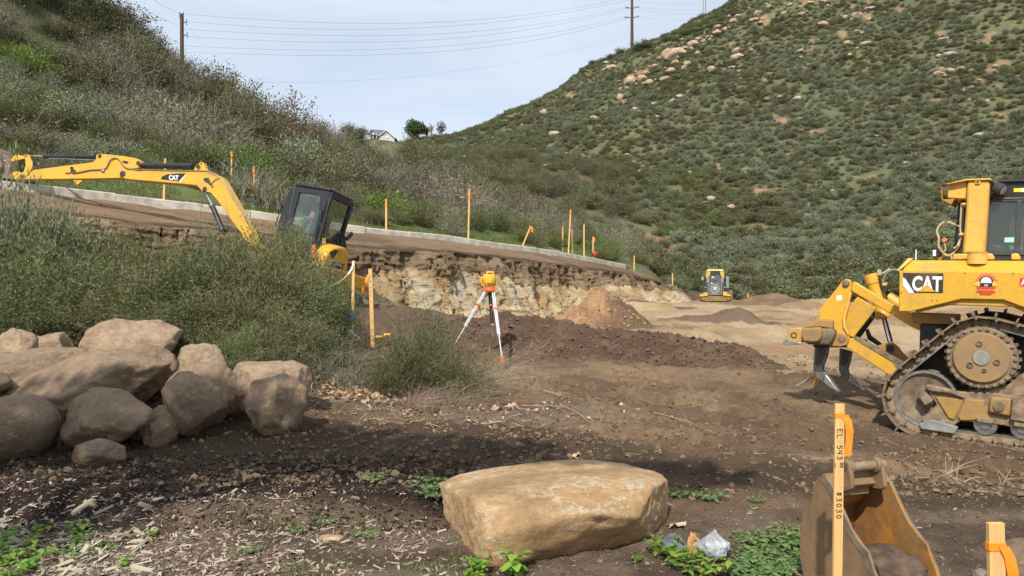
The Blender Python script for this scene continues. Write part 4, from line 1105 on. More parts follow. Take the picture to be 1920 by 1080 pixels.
plate('sticker', zc, [(862, 752), (970, 750), (968, 806), (858, 806)], .515, .003, M['mint'], cab, 0)
plate('sticker', zc, [(965, 198), (1050, 195), (1048, 238), (963, 240)], .495, .003, M['sticker'], cab, 0)
plate('sticker', zc, [(1052, 195), (1085, 195), (1083, 238), (1050, 240)], .494, .003, M['white'], cab, 0)
plate('rear_cab_frame', zc, [(340, 370), (440, 300), (440, 330), (365, 385), (310, 930), (285, 930)], .62, .05, M['black'], cab, .004)
plate('rear_window', zc, [(362, 385), (440, 330), (440, 930), (308, 930)], .64, .006, M['glass_dark'], cab, 0)
plate('rear_cab_wall', zc, [(340, 370), (440, 300), (700, 300), (660, 930), (285, 930)], 1.80, .05, M['black'], cab, .004)
plate('far_cab_wall', zc, [(700, 300), (1900, 300), (1900, 945), (660, 945)], 1.80, .03, M['dark'], cab, 0)
plate('seat_back', zc, [(930, 540), (960, 515), (1060, 515), (1080, 560), (1060, 900), (905, 900), (915, 640)], 1.0, .45, m_plain('seat_fabric', (.25, .28, .26), .8), cab, .03)
plate('console', zc, [(700, 800), (860, 850), (870, 930), (690, 930)], .8, .5, M['black'], cab, .03)
# lamps, hoses, antenna
lamp = plate('rear_lamp', zc, [(50, 888), (78, 880), (130, 890), (152, 915), (145, 965), (120, 972), (55, 962)], .62, .16, M['black'], bevel=.015)
plate('lamp_glass', zc, [(52, 895), (88, 890), (90, 960), (58, 960)], .61, .01, M['white'], lamp, 0)
plate('lamp_bracket', zc, [(120, 965), (160, 960), (160, 1000), (110, 1000)], .66, .06, M['yellow_light'], lamp, 0)
rl = Geo(); p = T(zc, (765, 190), .44); rl.lathe((p.x, .40, p.z), (.75, -.35, -.45), [(-.02, .03), (.0, .065), (.09, .075), (.10, .06), (.10, 0)], 18); rl.build('roof_lamp', M['dark'], dz, smooth=True)
Geo().lathe((p.x + .078, .40 - .036, p.z - .046), (.75, -.35, -.45), [(0, .055), (.005, 0.05), (.006, 0)], 16).build('lamp_lens', M['galv'], dz)
def hose(name, zf, ps, lat, r, mat, n=8): return Geo().tube(smooth_path(TT(zf, ps, lat)), r, n).build(name, mat, dz, smooth=True)
def smooth_path(ps, k=5):
    ps = [Vector(p) for p in ps]; o = []
    for i in range(len(ps) - 1):
        p0 = ps[max(i - 1, 0)]; p1 = ps[i]; p2 = ps[i + 1]; p3 = ps[min(i + 2, len(ps) - 1)]
        for j in range(k):
            t = j / k
            o.append(.5 * ((2 * p1) + (p2 - p0) * t + (2 * p0 - 5 * p1 + 4 * p2 - p3) * t * t + (3 * p1 - p0 - 3 * p2 + p3) * t ** 3))
    return o + [ps[-1]]
mh = m_plain('dusty_hose', (.50, .38, .20), .7)
hose('cable', zc, [(372, 632), (300, 605), (210, 575), (140, 608), (100, 680), (122, 760), (120, 850), (160, 915), (225, 955), (290, 925)], .6, .014, mh)
hose('cable', zc, [(380, 748), (350, 850), (290, 925), (262, 950), (270, 1000)], .58, .013, mh)
hose('cable', zc, [(180, 800), (198, 880), (170, 915), (130, 860)], .58, .008, mh)
hose('cable', zc, [(372, 760), (330, 840), (292, 875)], .57, .009, M['white_tape'])
hose('grab_rail', zc, [(375, 375), (362, 650), (375, 705)], .40, .010, mh)
plate('rail_mount', zc, [(370, 362), (426, 358), (426, 388), (372, 392)], .36, .06, M['yellow_light'])
plate('rail_mount', zc, [(342, 702), (404, 698), (402, 728), (345, 735)], .36, .06, M['yellow_light'])
plate('rag', zc, [(150, 772), (185, 752), (222, 772), (200, 800), (165, 812)], .55, .04, m_plain('orange_rag', (.85, .22, .08), .8), bevel=.01)
p = T(None, (1717, 487), .3); Geo().cyl(p, p + Vector((0, 0, .125)), .007, 6).build('antenna', M['white_tape'], dz)
# --- hood, blade and arms beyond the frame (seen from a step aside)
hood = Geo().box((fe + .75, 1.2, top + .05), (1.6, .95, .95)).build('engine_hood', Y, dz, .05)
Geo().cyl((fe + .9, 1.2, top + .5), (fe + .9, 1.2, top + 1.1), .06).build('exhaust_pipe', M['dark'], dz)
Geo().box((fe + 1.2, .45, ci.z + .1), (2.0, .12, .2)).build('push_arm', Y, dz, .02).location = (0, -.72, 0)
Geo().prism([(fe + 2.1 - .35 * math.sin(a) ** 2 * 1.0, -.4, ci.z - .4 + 1.25 * a / math.pi) for a in np.linspace(0, math.pi, 8)] + [(fe + 2.16, -.4, ci.z + .85), (fe + 2.2, -.4, ci.z - .42)], (0, 3.2, 0)).build('blade', YD, dz, .01)
# --- ripper
NL, FL = .55, 1.62
plate('ripper_frame_plate', z8, [(325, 430), (325, 350), (425, 232), (514, 118), (545, 99), (574, 105), (588, 130), (583, 205), (515, 420), (520, 490), (545, 545), (575, 575), (566, 612), (530, 645), (400, 645), (440, 560), (434, 470)], NL, .07, Y)
plate('ripper_frame_plate', z8, [(570, 330), (590, 300), (640, 240), (790, 335), (608, 575), (560, 560), (515, 500), (515, 420)], NL + .09, .05, Y)
plate('frame_edge', z8, [(576, 200), (590, 215), (541, 420), (541, 480), (572, 545), (560, 560), (520, 490), (514, 420)], NL - .03, .03, M['yellow_light'], bevel=.008)
plate('upper_link', z8, [(600, 122), (622, 126), (876, 280), (1060, 375), (1200, 440), (1240, 560), (1080, 490), (870, 362), (600, 208), (582, 190)], NL + .07, .10, Y)
plate('upper_link', z8, [(760, 200), (960, 330), (1060, 375), (1200, 440), (1240, 560), (1080, 490), (870, 362)], FL, .10, Y)
plate('lower_link', z8, [(575, 580), (625, 582), (1030, 795), (905, 887), (546, 652)], NL, .12, Y)
plate('lower_link_top', z8, [(600, 566), (640, 572), (1020, 780), (1030, 798), (990, 815), (620, 590)], NL - .012, .10, M['mudsteel'], bevel=.006)
plate('lower_link', z8, [(606, 575), (790, 335), (810, 345), (800, 380), (650, 585)], NL + .5, .06, M['dark'])
plate('lower_link', z8, [(720, 500), (745, 560), (850, 640), (960, 740), (930, 760), (830, 660), (720, 590), (700, 520)], NL + .7, .08, M['dark'])
plate('cylinder_bracket', z8, [(800, 640), (850, 625), (920, 615), (965, 650), (1000, 700), (1070, 760), (1020, 800), (900, 730), (790, 660)], NL + .30, .08, YD)
plate('tool_beam_end', z8, [(188, 500), (330, 490), (345, 520), (345, 580), (320, 612), (270, 618), (190, 610), (180, 560)], .34, .18, M['yellow_dirty'], bevel=.03)
plate('tool_beam', z8, [(200, 500), (440, 500), (458, 540), (440, 590), (400, 640), (240, 632), (200, 610)], .42, 1.9, M['mudsteel'], bevel=.03)
plate('beam_shoulder', z8, [(200, 495), (325, 425), (438, 430), (440, 505), (345, 492)], .47, 1.2, YD, bevel=.02)
plate('tow_eye', z8, [(38, 625), (40, 600), (62, 560), (72, 520), (95, 500), (160, 490), (190, 500), (192, 612), (150, 625), (60, 637)], .40, .16, m_paint('eye_yellow', (.55, .32, .06), (.33, .27, .22), .5, .5), bevel=.02)
p = T(z8, (122, 556), .395); Geo().lathe((p.x, .402, p.z), (0, -1, 0), [(0, .042), (.006, .042), (.008, .028), (.001, .027), (.001, 0)], 18).build('eye_bore', M['dark'], dz)
plate('eye_nose', z8, [(36, 632), (40, 598), (66, 590), (150, 612), (188, 616), (186, 632), (60, 640)], .392, .02, M['steel'], bevel=.005)
for lat_, dx in ((.85, 0), (1.9, 0)):
    if lat_ < 1: s_pts = [(290, 650), (405, 655), (395, 720), (365, 800), (362, 845), (385, 870), (435, 950), (495, 1022), (440, 1000), (360, 940), (300, 900), (278, 830), (282, 760)]; in_ = [(312, 668), (385, 668), (375, 720), (345, 795), (300, 805), (300, 740)]; tip = [(362, 905), (380, 868), (430, 930), (495, 1022), (425, 990), (355, 935)]; hol = (365, 902)
    else: s_pts = [(492, 660), (595, 690), (580, 770), (562, 830), (568, 862), (620, 905), (650, 960), (692, 1012), (640, 985), (560, 935), (510, 895), (485, 840), (488, 740)]; in_ = [(506, 672), (575, 685), (560, 760), (548, 800), (504, 805), (502, 730)]; tip = [(565, 900), (585, 870), (630, 925), (692, 1012), (628, 975), (550, 930)]; hol = (568, 902)
    sk = Geo().prism(TT(z8, s_pts, lat_), (0, .07, 0)).build('ripper_shank', M['steel'] if False else m_plain('shank_steel', (.20, .19, .175), .5, .5, var=.3, scale=12), dz, .012)
    Geo().prism(TT(z8, in_, lat_ - .002), (0, .004, 0)).build('shank_recess', m_plain('shank_dark', (.10, .085, .07), .8), sk)
    Geo().prism(TT(z8, tip, lat_ - .02), (0, .11, 0)).build('ripper_tip', M['steel'], sk, .015)
    p = T(z8, hol, lat_ - .02); Geo().lathe((p.x, lat_ - .018, p.z), (0, -1, 0), [(0, .014), (.003, .012), (.003, 0)], 10).build('tip_pin', M['dark'], sk)
plate('shank_holder', z8, [(270, 640), (300, 628), (560, 632), (570, 655), (290, 655)], .75, 1.3, M['dark'], bevel=.008)
for (x, y, r_, l_) in ((545, 137, .04, NL), (514, 587, .045, NL)):
    p = T(z8, (x, y), l_); Geo().lathe((p.x, l_ + .002, p.z), (0, -1, 0), [(0, r_ * 1.25), (.012, r_ * 1.2), (.014, r_), (.03, r_), (.034, r_ * .8), (.034, 0)], 18).build('link_pin', M['mudsteel'], dz, smooth=True)
plate('pin_boss', z8, [(440, 545), (500, 540), (560, 560), (575, 590), (555, 635), (500, 650), (400, 642), (440, 590)], NL - .02, .02, YD, bevel=.01)
plate('sticker', z8, [(468, 235), (510, 232), (512, 272), (470, 275)], NL - .004, .003, M['white'], bevel=0)
# lift and tilt cylinders
p = T(z8, (752, 60), NL + .45); q = T(z8, (845, 385), NL + .45); e = T(z8, (905, 610), NL + .38)
cyl = Geo().lathe(p, (q - p), [(0, .0), (0, .10), (.03, .105), (.13, .105), (.14, .095), ((q - p).length * .97, .092), ((q - p).length, .105), ((q - p).length + .05, .105), ((q - p).length + .06, .05)], 24).build('lift_cylinder', Y, dz, smooth=True)
Geo().cyl(q, e, .034, 16).build('cylinder_rod', M['chrome'], cyl, smooth=True)
p2 = T(z8, (905, 660), NL + .29); Geo().lathe((p2.x, NL + .30, p2.z), (0, -1, 0), [(0, .05), (.03, .048), (.03, 0)], 14).build('rod_pin', M['dark'], cyl)
p = T(z8, (880, 245), NL + .75); q = T(z8, (1010, 330), NL + .75); Geo().cyl(p, q, .085, 18).build('tilt_cylinder', M['yellow_light'], dz, .01)
hose('hose', z8, [(845, 125), (862, 70), (910, 30), (960, 28), (1010, 60)], NL + .4, .013, m_plain('green_grey_hose', (.20, .24, .19), .6))
hose('hose', z8, [(815, 70), (830, 130), (850, 190), (878, 262)], NL + .34, .014, M['rubber'])
hose('hose', z8, [(800, 35), (840, 55), (880, 30), (905, 18)], NL + .4, .014, mh)
plate('cylinder_clamp', z8, [(825, 132), (878, 128), (876, 152), (828, 158)], NL + .33, .08, M['yellow_light'], bevel=.006)
plate('manifold', z8, [(795, 25), (825, 22), (830, 75), (800, 70)], NL + .36, .08, mh, bevel=.006)
# ================================================================ MINI EXCAVATOR
pit = R(13); ps = R(25)
Fe = Vector((-math.cos(ps) * math.cos(pit), math.sin(ps) * math.cos(pit), math.sin(pit))); Le = Vector((-math.sin(ps), -math.cos(ps), .19))
Oe = Vector(P(588, 470, 15.4)); fe0 = Frame(Oe, Fe, Le)
EX = Frame(Oe - fe0.U * 1.15, Fe, Le)
ex = thing('mini_excavator', 'yellow mini excavator with a black cab tilted back behind the big shrub', 'excavator', mat=EX.M)
ze = lambda p: (500 + p[0] / 4.91, 340 + p[1] / 4.91)
zb = lambda p: (230 + p[0] / 6.0, 280 + p[1] / 6.0)
zs = lambda p: (p[0] / 7.385, 270 + p[1] / 7.385)
def eplate(name, zf, ps_, lat, th, mat, parent=None, bevel=.01, ax=1):
    pts_ = [EX.tr(*zf(p), lat, ax) for p in ps_]
    return Geo().prism(pts_, (0, -th, 0) if ax == 1 else (th, 0, 0)).build(name, mat, parent or ex, bevel)
fr_ = EX.tr(*ze((575, 92)), 0).x
fr_b = EX.tr(*ze((480, 600)), 0).x
cabw = abs(EX.tr(*ze((772, 168)), fr_, 0).y)
CW = min(max(cabw, .8), 1.25)
ytop = EX.tr(*ze((575, 92)), 0).z
# cab shell: side frames with openings
def ering(name, zf, outer, inner, lat, th, mat, parent=None):
    O = [EX.tr(*zf(p), lat) for p in outer]; I = [EX.tr(*zf(p), lat) for p in inner]
    return Geo().ring(O, I, (0, -th, 0)).build(name, mat, parent or ex, .008)
o_ = [(262, 45), (575, 92), (548, 320), (440, 700), (150, 690), (190, 420)]
i_ = [(300, 100), (495, 125), (478, 300), (408, 590), (205, 560), (232, 370)]
cabn = ering('cab_door_frame', ze, o_, i_, 0, .05, M['black'])
side_loc = [EX.tr(*ze(p), 0) for p in [(225, 55), (262, 40), (575, 92), (548, 320), (440, 700), (60, 690), (90, 440), (165, 175)]]
ing = [(300, 100), (495, 125), (478, 300), (408, 590), (205, 560), (232, 370)]
eplate('door_window', ze, ing, -.03, .005, M['glass'], cabn, 0)
eplate('door_crossbar', ze, [(245, 455), (300, 462), (430, 488), (425, 505), (300, 478), (235, 470)], -.01, .03, M['black'], cabn, 0)
eplate('door_handle', ze, [(495, 262), (506, 264), (500, 315), (489, 312)], .03, .02, M['dark'], cabn, .003)
p = EX.tr(*ze((240, 455)), .0); Geo().lathe((p.x, .01, p.z), (0, 1, 0), [(0, .12), (.012, .12), (.02, .10), (.02, 0)], 20).build('grille', M['dark'], cabn, smooth=True)
# front pillar, windscreen, far side, roof, rear
eplate('front_pillar', ze, [(225, 55), (262, 45), (190, 420), (150, 690), (60, 690), (90, 440), (165, 175)], 0, .05, M['black'])
far = Geo().prism([Vector((p.x, -CW, p.z)) for p in (side_loc[1], side_loc[2], side_loc[3], side_loc[4], side_loc[5], side_loc[6], side_loc[7])], (0, -.0, 0))
A_, B_ = side_loc[1], side_loc[2]
roof = Geo().prism([A_ + Vector((.02, .02, .0)), B_ + Vector((-.03, .02, 0)), B_ + Vector((-.03, .02, .07)), A_ + Vector((-.08, .02, .08))], (0, -CW - .04, 0)).build('cab_roof', M['black'], ex, .03)
Rb = side_loc[4]; Rm = side_loc[3]
for yy in (0, -CW + .07):
    Geo().prism([B_ + Vector((0, yy, 0)), B_ + Vector((-.09, yy, 0)), Vector((fr_ - .10, yy, Rb.z)), Vector((fr_ + .02, yy, Rb.z))], (0, -.07, 0)).build('rear_pillar', M['black'], ex, .01)
Geo().box((fr_ - .05, -CW / 2, ytop - .06), (.08, CW, .12)).build('rear_header', M['black'], ex, .01)
Geo().box((fr_ - .05, -CW / 2, (Rb.z + ytop) / 2 - .52), (.08, CW, max(.1, (ytop - Rb.z) - 1.05))).build('rear_lower_panel', M['black'], ex, .01)
rg = [EX.tr(*ze(p), fr_ - .04, 0) for p in [(590, 128), (745, 185), (705, 455), (655, 470), (590, 530), (520, 520)]]
Geo().prism(rg, (-.006, 0, 0)).build('rear_window', M['glass_dark'], ex)
for pp in ([(520, 515), (590, 530), (655, 470), (705, 455), (730, 620), (480, 640)],): Geo().prism([EX.tr(*ze(q), fr_ - .045, 0) for q in pp], (-.03, 0, 0)).build('rear_corner_panel', M['black'], ex, .005)
Geo().prism([EX.tr(*ze(q), fr_ - .10, 0) for q in [(512, 518), (546, 522), (543, 552), (510, 548)]], (-.003, 0, 0)).build('warning_sticker', M['sticker'], ex)
Geo().prism([EX.tr(*ze(q), fr_ - .10, 0) for q in [(510, 549), (543, 553), (541, 578), (508, 572)]], (-.003, 0, 0)).build('warning_sticker', M['white'], ex)
Geo().prism([EX.tr(*ze(q), fr_ - .02, 0) for q in [(545, 488), (575, 460), (580, 510), (535, 508)]], (.02, 0, 0)).build('bottle', m_plain('blue_bottle', (.15, .35, .55), .3), ex)
for q in ((668, 488), (650, 553)):
    p = EX.tr(*ze(q), fr_ - .08, 0); Geo().lathe(p, (-1, 0, 0), [(0, .035), (.02, .035), (.025, .02), (.025, 0)], 14).build('lock', M['dark'], ex)
Geo().box(((side_loc[5].x + fr_) / 2, -CW / 2, Rb.z - .05), (side_loc[5].x - fr_, CW, .1)).build('cab_floor', M['black'], ex)
Fp = [(side_loc[0], side_loc[7]), (side_loc[7], side_loc[6]), (side_loc[6], side_loc[5])]
for a, b in Fp:
    for yy in (-CW + .06,): Geo().prism([a + Vector((0, yy, 0)), b + Vector((0, yy, 0)), b + Vector((-.07, yy, 0)), a + Vector((-.07, yy, 0))], (0, -.06, 0)).build('front_pillar', M['black'], ex)
Geo().prism([side_loc[0] + Vector((0, -.06, 0)), side_loc[7] + Vector((0, -.06, 0)), side_loc[6] + Vector((0, -.06, 0)), side_loc[6] + Vector((-.01, -.06, 0)), side_loc[7] + Vector((-.01, -.06, 0)), side_loc[0] + Vector((-.01, -.06, 0))], (0, -CW + .12, 0)).build('windscreen', M['glass'], ex)
Geo().tube([side_loc[7] + Vector((.03, .02, 0)), side_loc[6] + Vector((.03, .02, .05))], .014, 6).build('grab_rail', M['dark'], ex)
fl = EX.tr(*ze((225, 75)), 0); Geo().lathe((fl.x + .02, -.05, fl.z + .03), (1, 0, -.3), [(-.05, .03), (0, .05), (.05, .055), (.05, 0)], 14).build('work_lamp', M['dark'], ex)
Geo().prism([EX.tr(*ze(q), fr_ - .12, 0) for q in [(720, 520), (775, 465), (780, 490), (728, 545)]], (-.05, 0, 0)).build('mirror_arm', M['black'], ex)
# seat
seat_c = EX.tr(*ze((470, 400)), -.5)
Geo().box((seat_c.x - .08, -.52, seat_c.z - .05), (.12, .46, .62)).build('seat_back', M['dark'], ex, .04)
Geo().box((seat_c.x + .18, -.52, seat_c.z - .42), (.5, .48, .14)).build('seat_cushion', M['dark'], ex, .04)
# counterweight and body
def rp(qs, f): return [EX.tr(*ze(q), f, 0) for q in qs]
fb = fr_ - .42
Geo().prism(rp([(540, 745), (545, 700), (565, 655), (612, 612), (680, 598), (735, 616), (762, 650), (748, 835), (560, 800), (532, 770)], fb), (.55, 0, 0)).build('engine_cover', M['yellow'], ex, .07, seg=4)
cwt = Geo().prism(rp([(520, 770), (560, 790), (748, 822), (812, 862), (802, 1010), (700, 985), (560, 930), (480, 900), (470, 800)], fb - .04), (.6, 0, 0)).build('counterweight', M['yellow'], ex, .06, seg=4)
Geo().prism(rp([(582, 648), (632, 628), (665, 640), (640, 668), (612, 712), (592, 690)], fb - .004), (-.004, 0, 0)).build('intake_recess', M['dark'], ex)
dc = rp([(553, 723), (718, 764), (700, 812), (545, 776)], fb - .006); Geo().prism(dc, (-.003, 0, 0)).build('logo_decal', M['black'], ex)
ux = (dc[1] - dc[0]).normalized(); uy = (dc[0] - dc[3]).normalized()
a = rp([(553, 770)], fb - .012)[0]; decal_text('letters', 'CAT', a, ux, uy, .16, .12, M['white'], ex, .05, off=(-.002, 0, 0))
a = rp([(632, 772)], fb - .012)[0]; decal_text('letters', '305.5E', a, ux, uy, .19, .055, M['white'], ex, .02, off=(-.002, 0, 0))
a = rp([(578, 850)], fb - .05)[0]; decal_text('letters', 'E1060', a, ux, uy, .27, .10, M['redorange'], ex, .02, off=(-.002, 0, 0))
a = rp([(690, 866)], fb - .05)[0]; decal_text('letters', '246', a, ux, uy, .12, .055, M['dark'], ex, 0, off=(-.002, 0, 0))
Geo().prism([EX.tr(*ze(q), .06) for q in [(425, 580), (445, 590), (455, 700), (395, 700), (400, 660), (412, 610)]], (0, -.02, 0)).build('spray_marking', M['redorange'], ex)
bz_ = Rb.z - .1
Geo().box((fr_ + .55, -.75, bz_ - .12), (1.9, 1.75, .30)).build('house_deck', M['yellow'], ex, .05)
Geo().box((fr_ + .75, -1.15, bz_ + .20), (1.0, .35, .4)).build('engine_hood', M['yellow'], ex, .08)
for yy in (.1, -1.35):
    tp = [(fr_ + .55 + (1.0 if c > 0 else -1.0) * .75 + .26 * c, yy, bz_ - .62 + .26 * s_) for c, s_ in [(math.cos(a), math.sin(a)) for a in np.linspace(-math.pi / 2, math.pi * 1.5, 22)]]
    Geo().prism(tp, (0, -.38, 0)).build('rubber_track', M['rubber'], ex, .02)
Geo().box((fr_ + .55, -.8, bz_ - .45), (1.2, 1.0, .35)).build('undercarriage', M['dark'], ex, .02)
# boom
BL = -.42; Y = M['yellow']
boom = eplate('boom', zb, [(-45, 300), (-45, 245), (-10, 215), (60, 235), (190, 228), (800, 233), (925, 225), (1010, 258), (1100, 312), (1210, 500), (1430, 900), (1560, 1200), (1460, 1210), (1340, 960), (1180, 740), (1060, 570), (990, 490), (935, 478), (890, 470), (830, 405), (740, 395), (180, 347), (30, 332)], BL, .24, Y, bevel=.015)
eplate('cylinder_lug', zb, [(800, 236), (812, 190), (850, 176), (862, 150), (882, 138), (905, 150), (912, 190), (938, 228)], BL - .05, .12, Y, boom)
eplate('boom_seam', zb, [(200, 262), (930, 262), (1000, 290), (996, 294), (928, 266), (200, 266)], BL + .001, .003, M['yellow_dirty'], boom, 0)
d4 = [(428, 338), (442, 305), (500, 280), (620, 272), (705, 270), (690, 300), (632, 362)]
eplate('logo_decal', zb, d4, BL + .002, .003, M['black'], boom, 0)
eplate('decal_stripe', zb, [(632, 362), (690, 300), (705, 285), (700, 300), (655, 362)], BL + .003, .003, M['white'], boom, 0)
a = EX.tr(*zb((520, 345)), BL + .006); b = EX.tr(*zb((630, 350)), BL + .006); c = EX.tr(*zb((520, 288)), BL + .006)
decal_text('letters', 'CAT', a, b - a, c - a, (b - a).length, (c - a).length, M['white'], boom, .04, off=(0, .002, 0))
def epin(zf, q, lat, r_, mat=None, l=.02, parent=None):
    p = EX.tr(*zf(q), lat); return Geo().lathe((p.x, lat, p.z), (0, 1, 0), [(0, r_), (l * .7, r_), (l, r_ * .75), (l, 0)], 16).build('pin', mat or M['dark'], parent or ex, smooth=True)
for q, r_ in (((842, 185), .055), ((182, 160), .055), ((10, 278), .07), ((925, 450), .06)): epin(zb, q, BL, r_, parent=boom)
eplate('step_plate', zb, [(908, 335), (925, 318), (965, 322), (990, 380), (1000, 430), (985, 410), (960, 380), (915, 358)], BL + .01, .01, M['dark'], boom, 0)
p = EX.tr(*zb((882, 160)), BL - .04); Geo().lathe((p.x, BL - .045, p.z), (0, 1, 0), [(0, .022), (.004, .022), (.004, 0)], 10).build('lug_hole', M['dark'], boom)
def ecyl(name, zf, a, b, lat, r_, mat, parent=None, n=18):
    return Geo().cyl(EX.tr(*zf(a), lat), EX.tr(*zf(b), lat), r_, n).build(name, mat, parent or ex, .004, smooth=True)
c1 = ecyl('stick_cylinder', zb, (225, 182), (790, 190), BL - .10, .068, M['black'])
ecyl('cylinder_rod', zb, (180, 175), (232, 180), BL - .10, .03, M['chrome'], c1)
def ehose(name, zf, qs, lat, r_, mat, parent=None): return Geo().tube(smooth_path([EX.tr(*zf(q), lat) for q in qs]), r_, 6).build(name, mat, parent or boom, smooth=True)
ehose('steel_pipe', zb, [(60, 215), (190, 235), (250, 228), (600, 238), (900, 240), (990, 258), (1085, 325), (1200, 495), (1300, 660), (1430, 880)], BL + .02, .012, M['steel'])
ehose('steel_pipe', zb, [(190, 243), (600, 248), (930, 240), (1010, 248), (1110, 318), (1230, 510), (1390, 790)], BL - .12, .012, M['dark'])
ehose('hose', zb, [(1095, 320), (1040, 345), (1000, 385), (1015, 415), (1000, 430)], BL + .02, .008, M['rubber'])
c2 = ecyl('boom_cylinder', zb, (1010, 640), (1130, 920), BL - .1, .06, M['black']); ecyl('cylinder_rod', zb, (935, 480), (1060, 740), BL - .1, .033, M['chrome'], c2)
ehose('hose', zb, [(900, 480), (950, 590), (1020, 720)], BL - .02, .014, M['dark'])
# stick
SL = BL - .04
stick = eplate('stick', zs, [(150, 487), (160, 440), (175, 380), (262, 382), (330, 440), (400, 400), (470, 355), (900, 300), (1290, 250), (1322, 215), (1330, 155), (1362, 134), (1450, 138), (1700, 165), (1880, 195), (1925, 225), (1940, 300), (1830, 400), (1740, 470), (1640, 470), (1300, 478), (700, 485)], SL, .16, Y, bevel=.012)
eplate('tool_lug', zs, [(1000, 480), (1040, 550), (1060, 568), (1085, 556), (1165, 480)], SL - .05, .05, Y, stick)
epin(zs, (1050, 532), SL - .05, .014, parent=stick)
for q, r_ in (((1385, 168), .055), ((1912, 262), .05)): epin(zs, q, SL, r_, parent=stick)
epin(zs, (1693, 410), SL + .05, .072)
eplate('stick_opening', zs, [(1690, 240), (1720, 230), (1770, 240), (1785, 270), (1740, 275), (1700, 260)], SL + .001, .004, M['dark'], stick, 0)
c3 = ecyl('bucket_cylinder', zs, (618, 175), (1330, 178), SL - .08, .058, M['black']); ecyl('cylinder_rod', zs, (400, 168), (620, 170), SL - .08, .026, M['chrome'], c3)
ehose('steel_pipe', zs, [(680, 200), (900, 205), (1100, 215), (1330, 225)], SL - .02, .012, M['steel'], c3)
eplate('link_arm', zs, [(322, 165), (350, 134), (395, 150), (440, 250), (440, 320), (400, 400), (352, 450), (312, 465), (278, 432), (330, 370), (352, 290), (345, 210)], SL + .03, .04, Y)
eplate('link_arm', zs, [(120, 205), (170, 192), (210, 145), (240, 140), (270, 158), (322, 160), (332, 200), (150, 248)], SL + .02, .05, Y)
for q, r_ in (((360, 160), .042), ((312, 435), .042), ((225, 152), .018)): epin(zs, q, SL + .03, r_, M['mudsteel'])
eb = eplate('quick_coupler', zs, [(-120, 60), (0, 110), (60, 150), (115, 200), (132, 300), (118, 395), (175, 440), (150, 487), (20, 470), (-60, 400), (-120, 300)], SL + .02, .26, M['mudsteel'], bevel=.02)
eplate('excavator_bucket', zs, [(-500, 100), (-380, -40), (-120, 20), (-20, 120), (10, 300), (-30, 420), (-150, 520), (-380, 500), (-480, 350)], SL + .15, .55, M['mudsteel'], bevel=.02)
for q, r_ in (((68, 235), .03), ((5, 345), .05)): epin(zs, q, SL + .03, r_, M['steel'] if r_ < .04 else M['red'])
ehose('hose', zs, [(1000, 405), (1100, 390), (1250, 360), (1400, 352), (1470, 330), (1520, 235), (1580, 195), (1640, 215), (1700, 300), (1780, 342), (1930, 335)], SL + .03, .015, m_plain('brown_hose', (.16, .12, .07), .7), stick)
ehose('hose', zs, [(1465, 150), (1530, 90), (1610, 62), (1690, 95), (1740, 175)], SL - .05, .016, M['rubber'], stick)
eplate('valve', zs, [(965, 312), (1000, 312), (1012, 350), (1045, 365), (1015, 410), (980, 405)], SL + .03, .03, M['dark'], stick)
eplate('pipe_end', zs, [(895, 392), (970, 385), (970, 408), (895, 410)], SL + .03, .03, m_plain('rusty_fitting', (.3, .13, .05), .7), stick)
eplate('hose_clamp', zs, [(1390, 340), (1432, 338), (1434, 385), (1392, 388)], SL + .04, .03, M['steel'], stick)

# ---------------------------------------------------------------- the operator in the cab
def skin_body(name, verts, edges, radii, mat, root=0, sub=2):
    me = bpy.data.meshes.new(name); me.from_pydata(verts, edges, []); me.materials.append(mat)
    o = link(name, me)
    sk = o.modifiers.new('skin', 'SKIN'); sk.use_smooth_shade = True
    for v, r_ in zip(me.skin_vertices[0].data, radii): v.radius = (r_, r_) if not hasattr(r_, '__len__') else r_
    me.skin_vertices[0].data[root].use_root = True
    sb = o.modifiers.new('sub', 'SUBSURF'); sb.levels = sub; sb.render_levels = sub
    return o
hd = EX.tr(*ze((443, 240)), -.50); hnd = EX.tr(*ze((325, 412)), -.36)
h = np.array(hd); sh_z = h[2] - .27
cf_ = lambda *a: tuple(float(v) for v in a)
Vb = [cf_(h[0] - .05, -.5, sh_z - .52), cf_(h[0] - .06, -.5, sh_z - .25), cf_(h[0] - .05, -.5, sh_z - .03), cf_(h[0] - .02, -.5, h[2] - .14), cf_(h[0], -.5, h[2] - .02), cf_(h[0] + .01, -.5, h[2] + .07),
      cf_(h[0] - .03, -.31, sh_z - .02), cf_(h[0] + .02, -.27, sh_z - .29), cf_(hnd[0] - .05, -.34, hnd[2] + .0),
      cf_(h[0] - .03, -.69, sh_z - .02), cf_(h[0] + .02, -.73, sh_z - .29), cf_(hnd[0] - .03, -.66, hnd[2] + .0),
      cf_(h[0] + .02, -.41, sh_z - .55), cf_(h[0] + .40, -.38, sh_z - .50), cf_(h[0] + .48, -.38, sh_z - .90),
      cf_(h[0] + .02, -.59, sh_z - .55), cf_(h[0] + .40, -.62, sh_z - .50), cf_(h[0] + .48, -.62, sh_z - .90)]
Eb = [(0, 1), (1, 2), (2, 3), (3, 4), (4, 5), (2, 6), (6, 7), (7, 8), (2, 9), (9, 10), (10, 11), (0, 12), (12, 13), (13, 14), (0, 15), (15, 16), (16, 17)]
Rb_ = [.13, .125, .12, .052, (.072, .09), (.06, .075), .062, .045, .03, .062, .045, .03, .085, .065, .045, .085, .065, .045]
skinm = m_plain('skin', (.52, .29, .20), .6, var=.08)
person = skin_body('person', Vb, Eb, Rb_, skinm)
person.matrix_world = EX.M
tag(person, 'operator in a grey green shirt sitting inside the excavator cab', 'person')
shirt = m_plain('shirt', (.20, .26, .24), .85, var=.15)
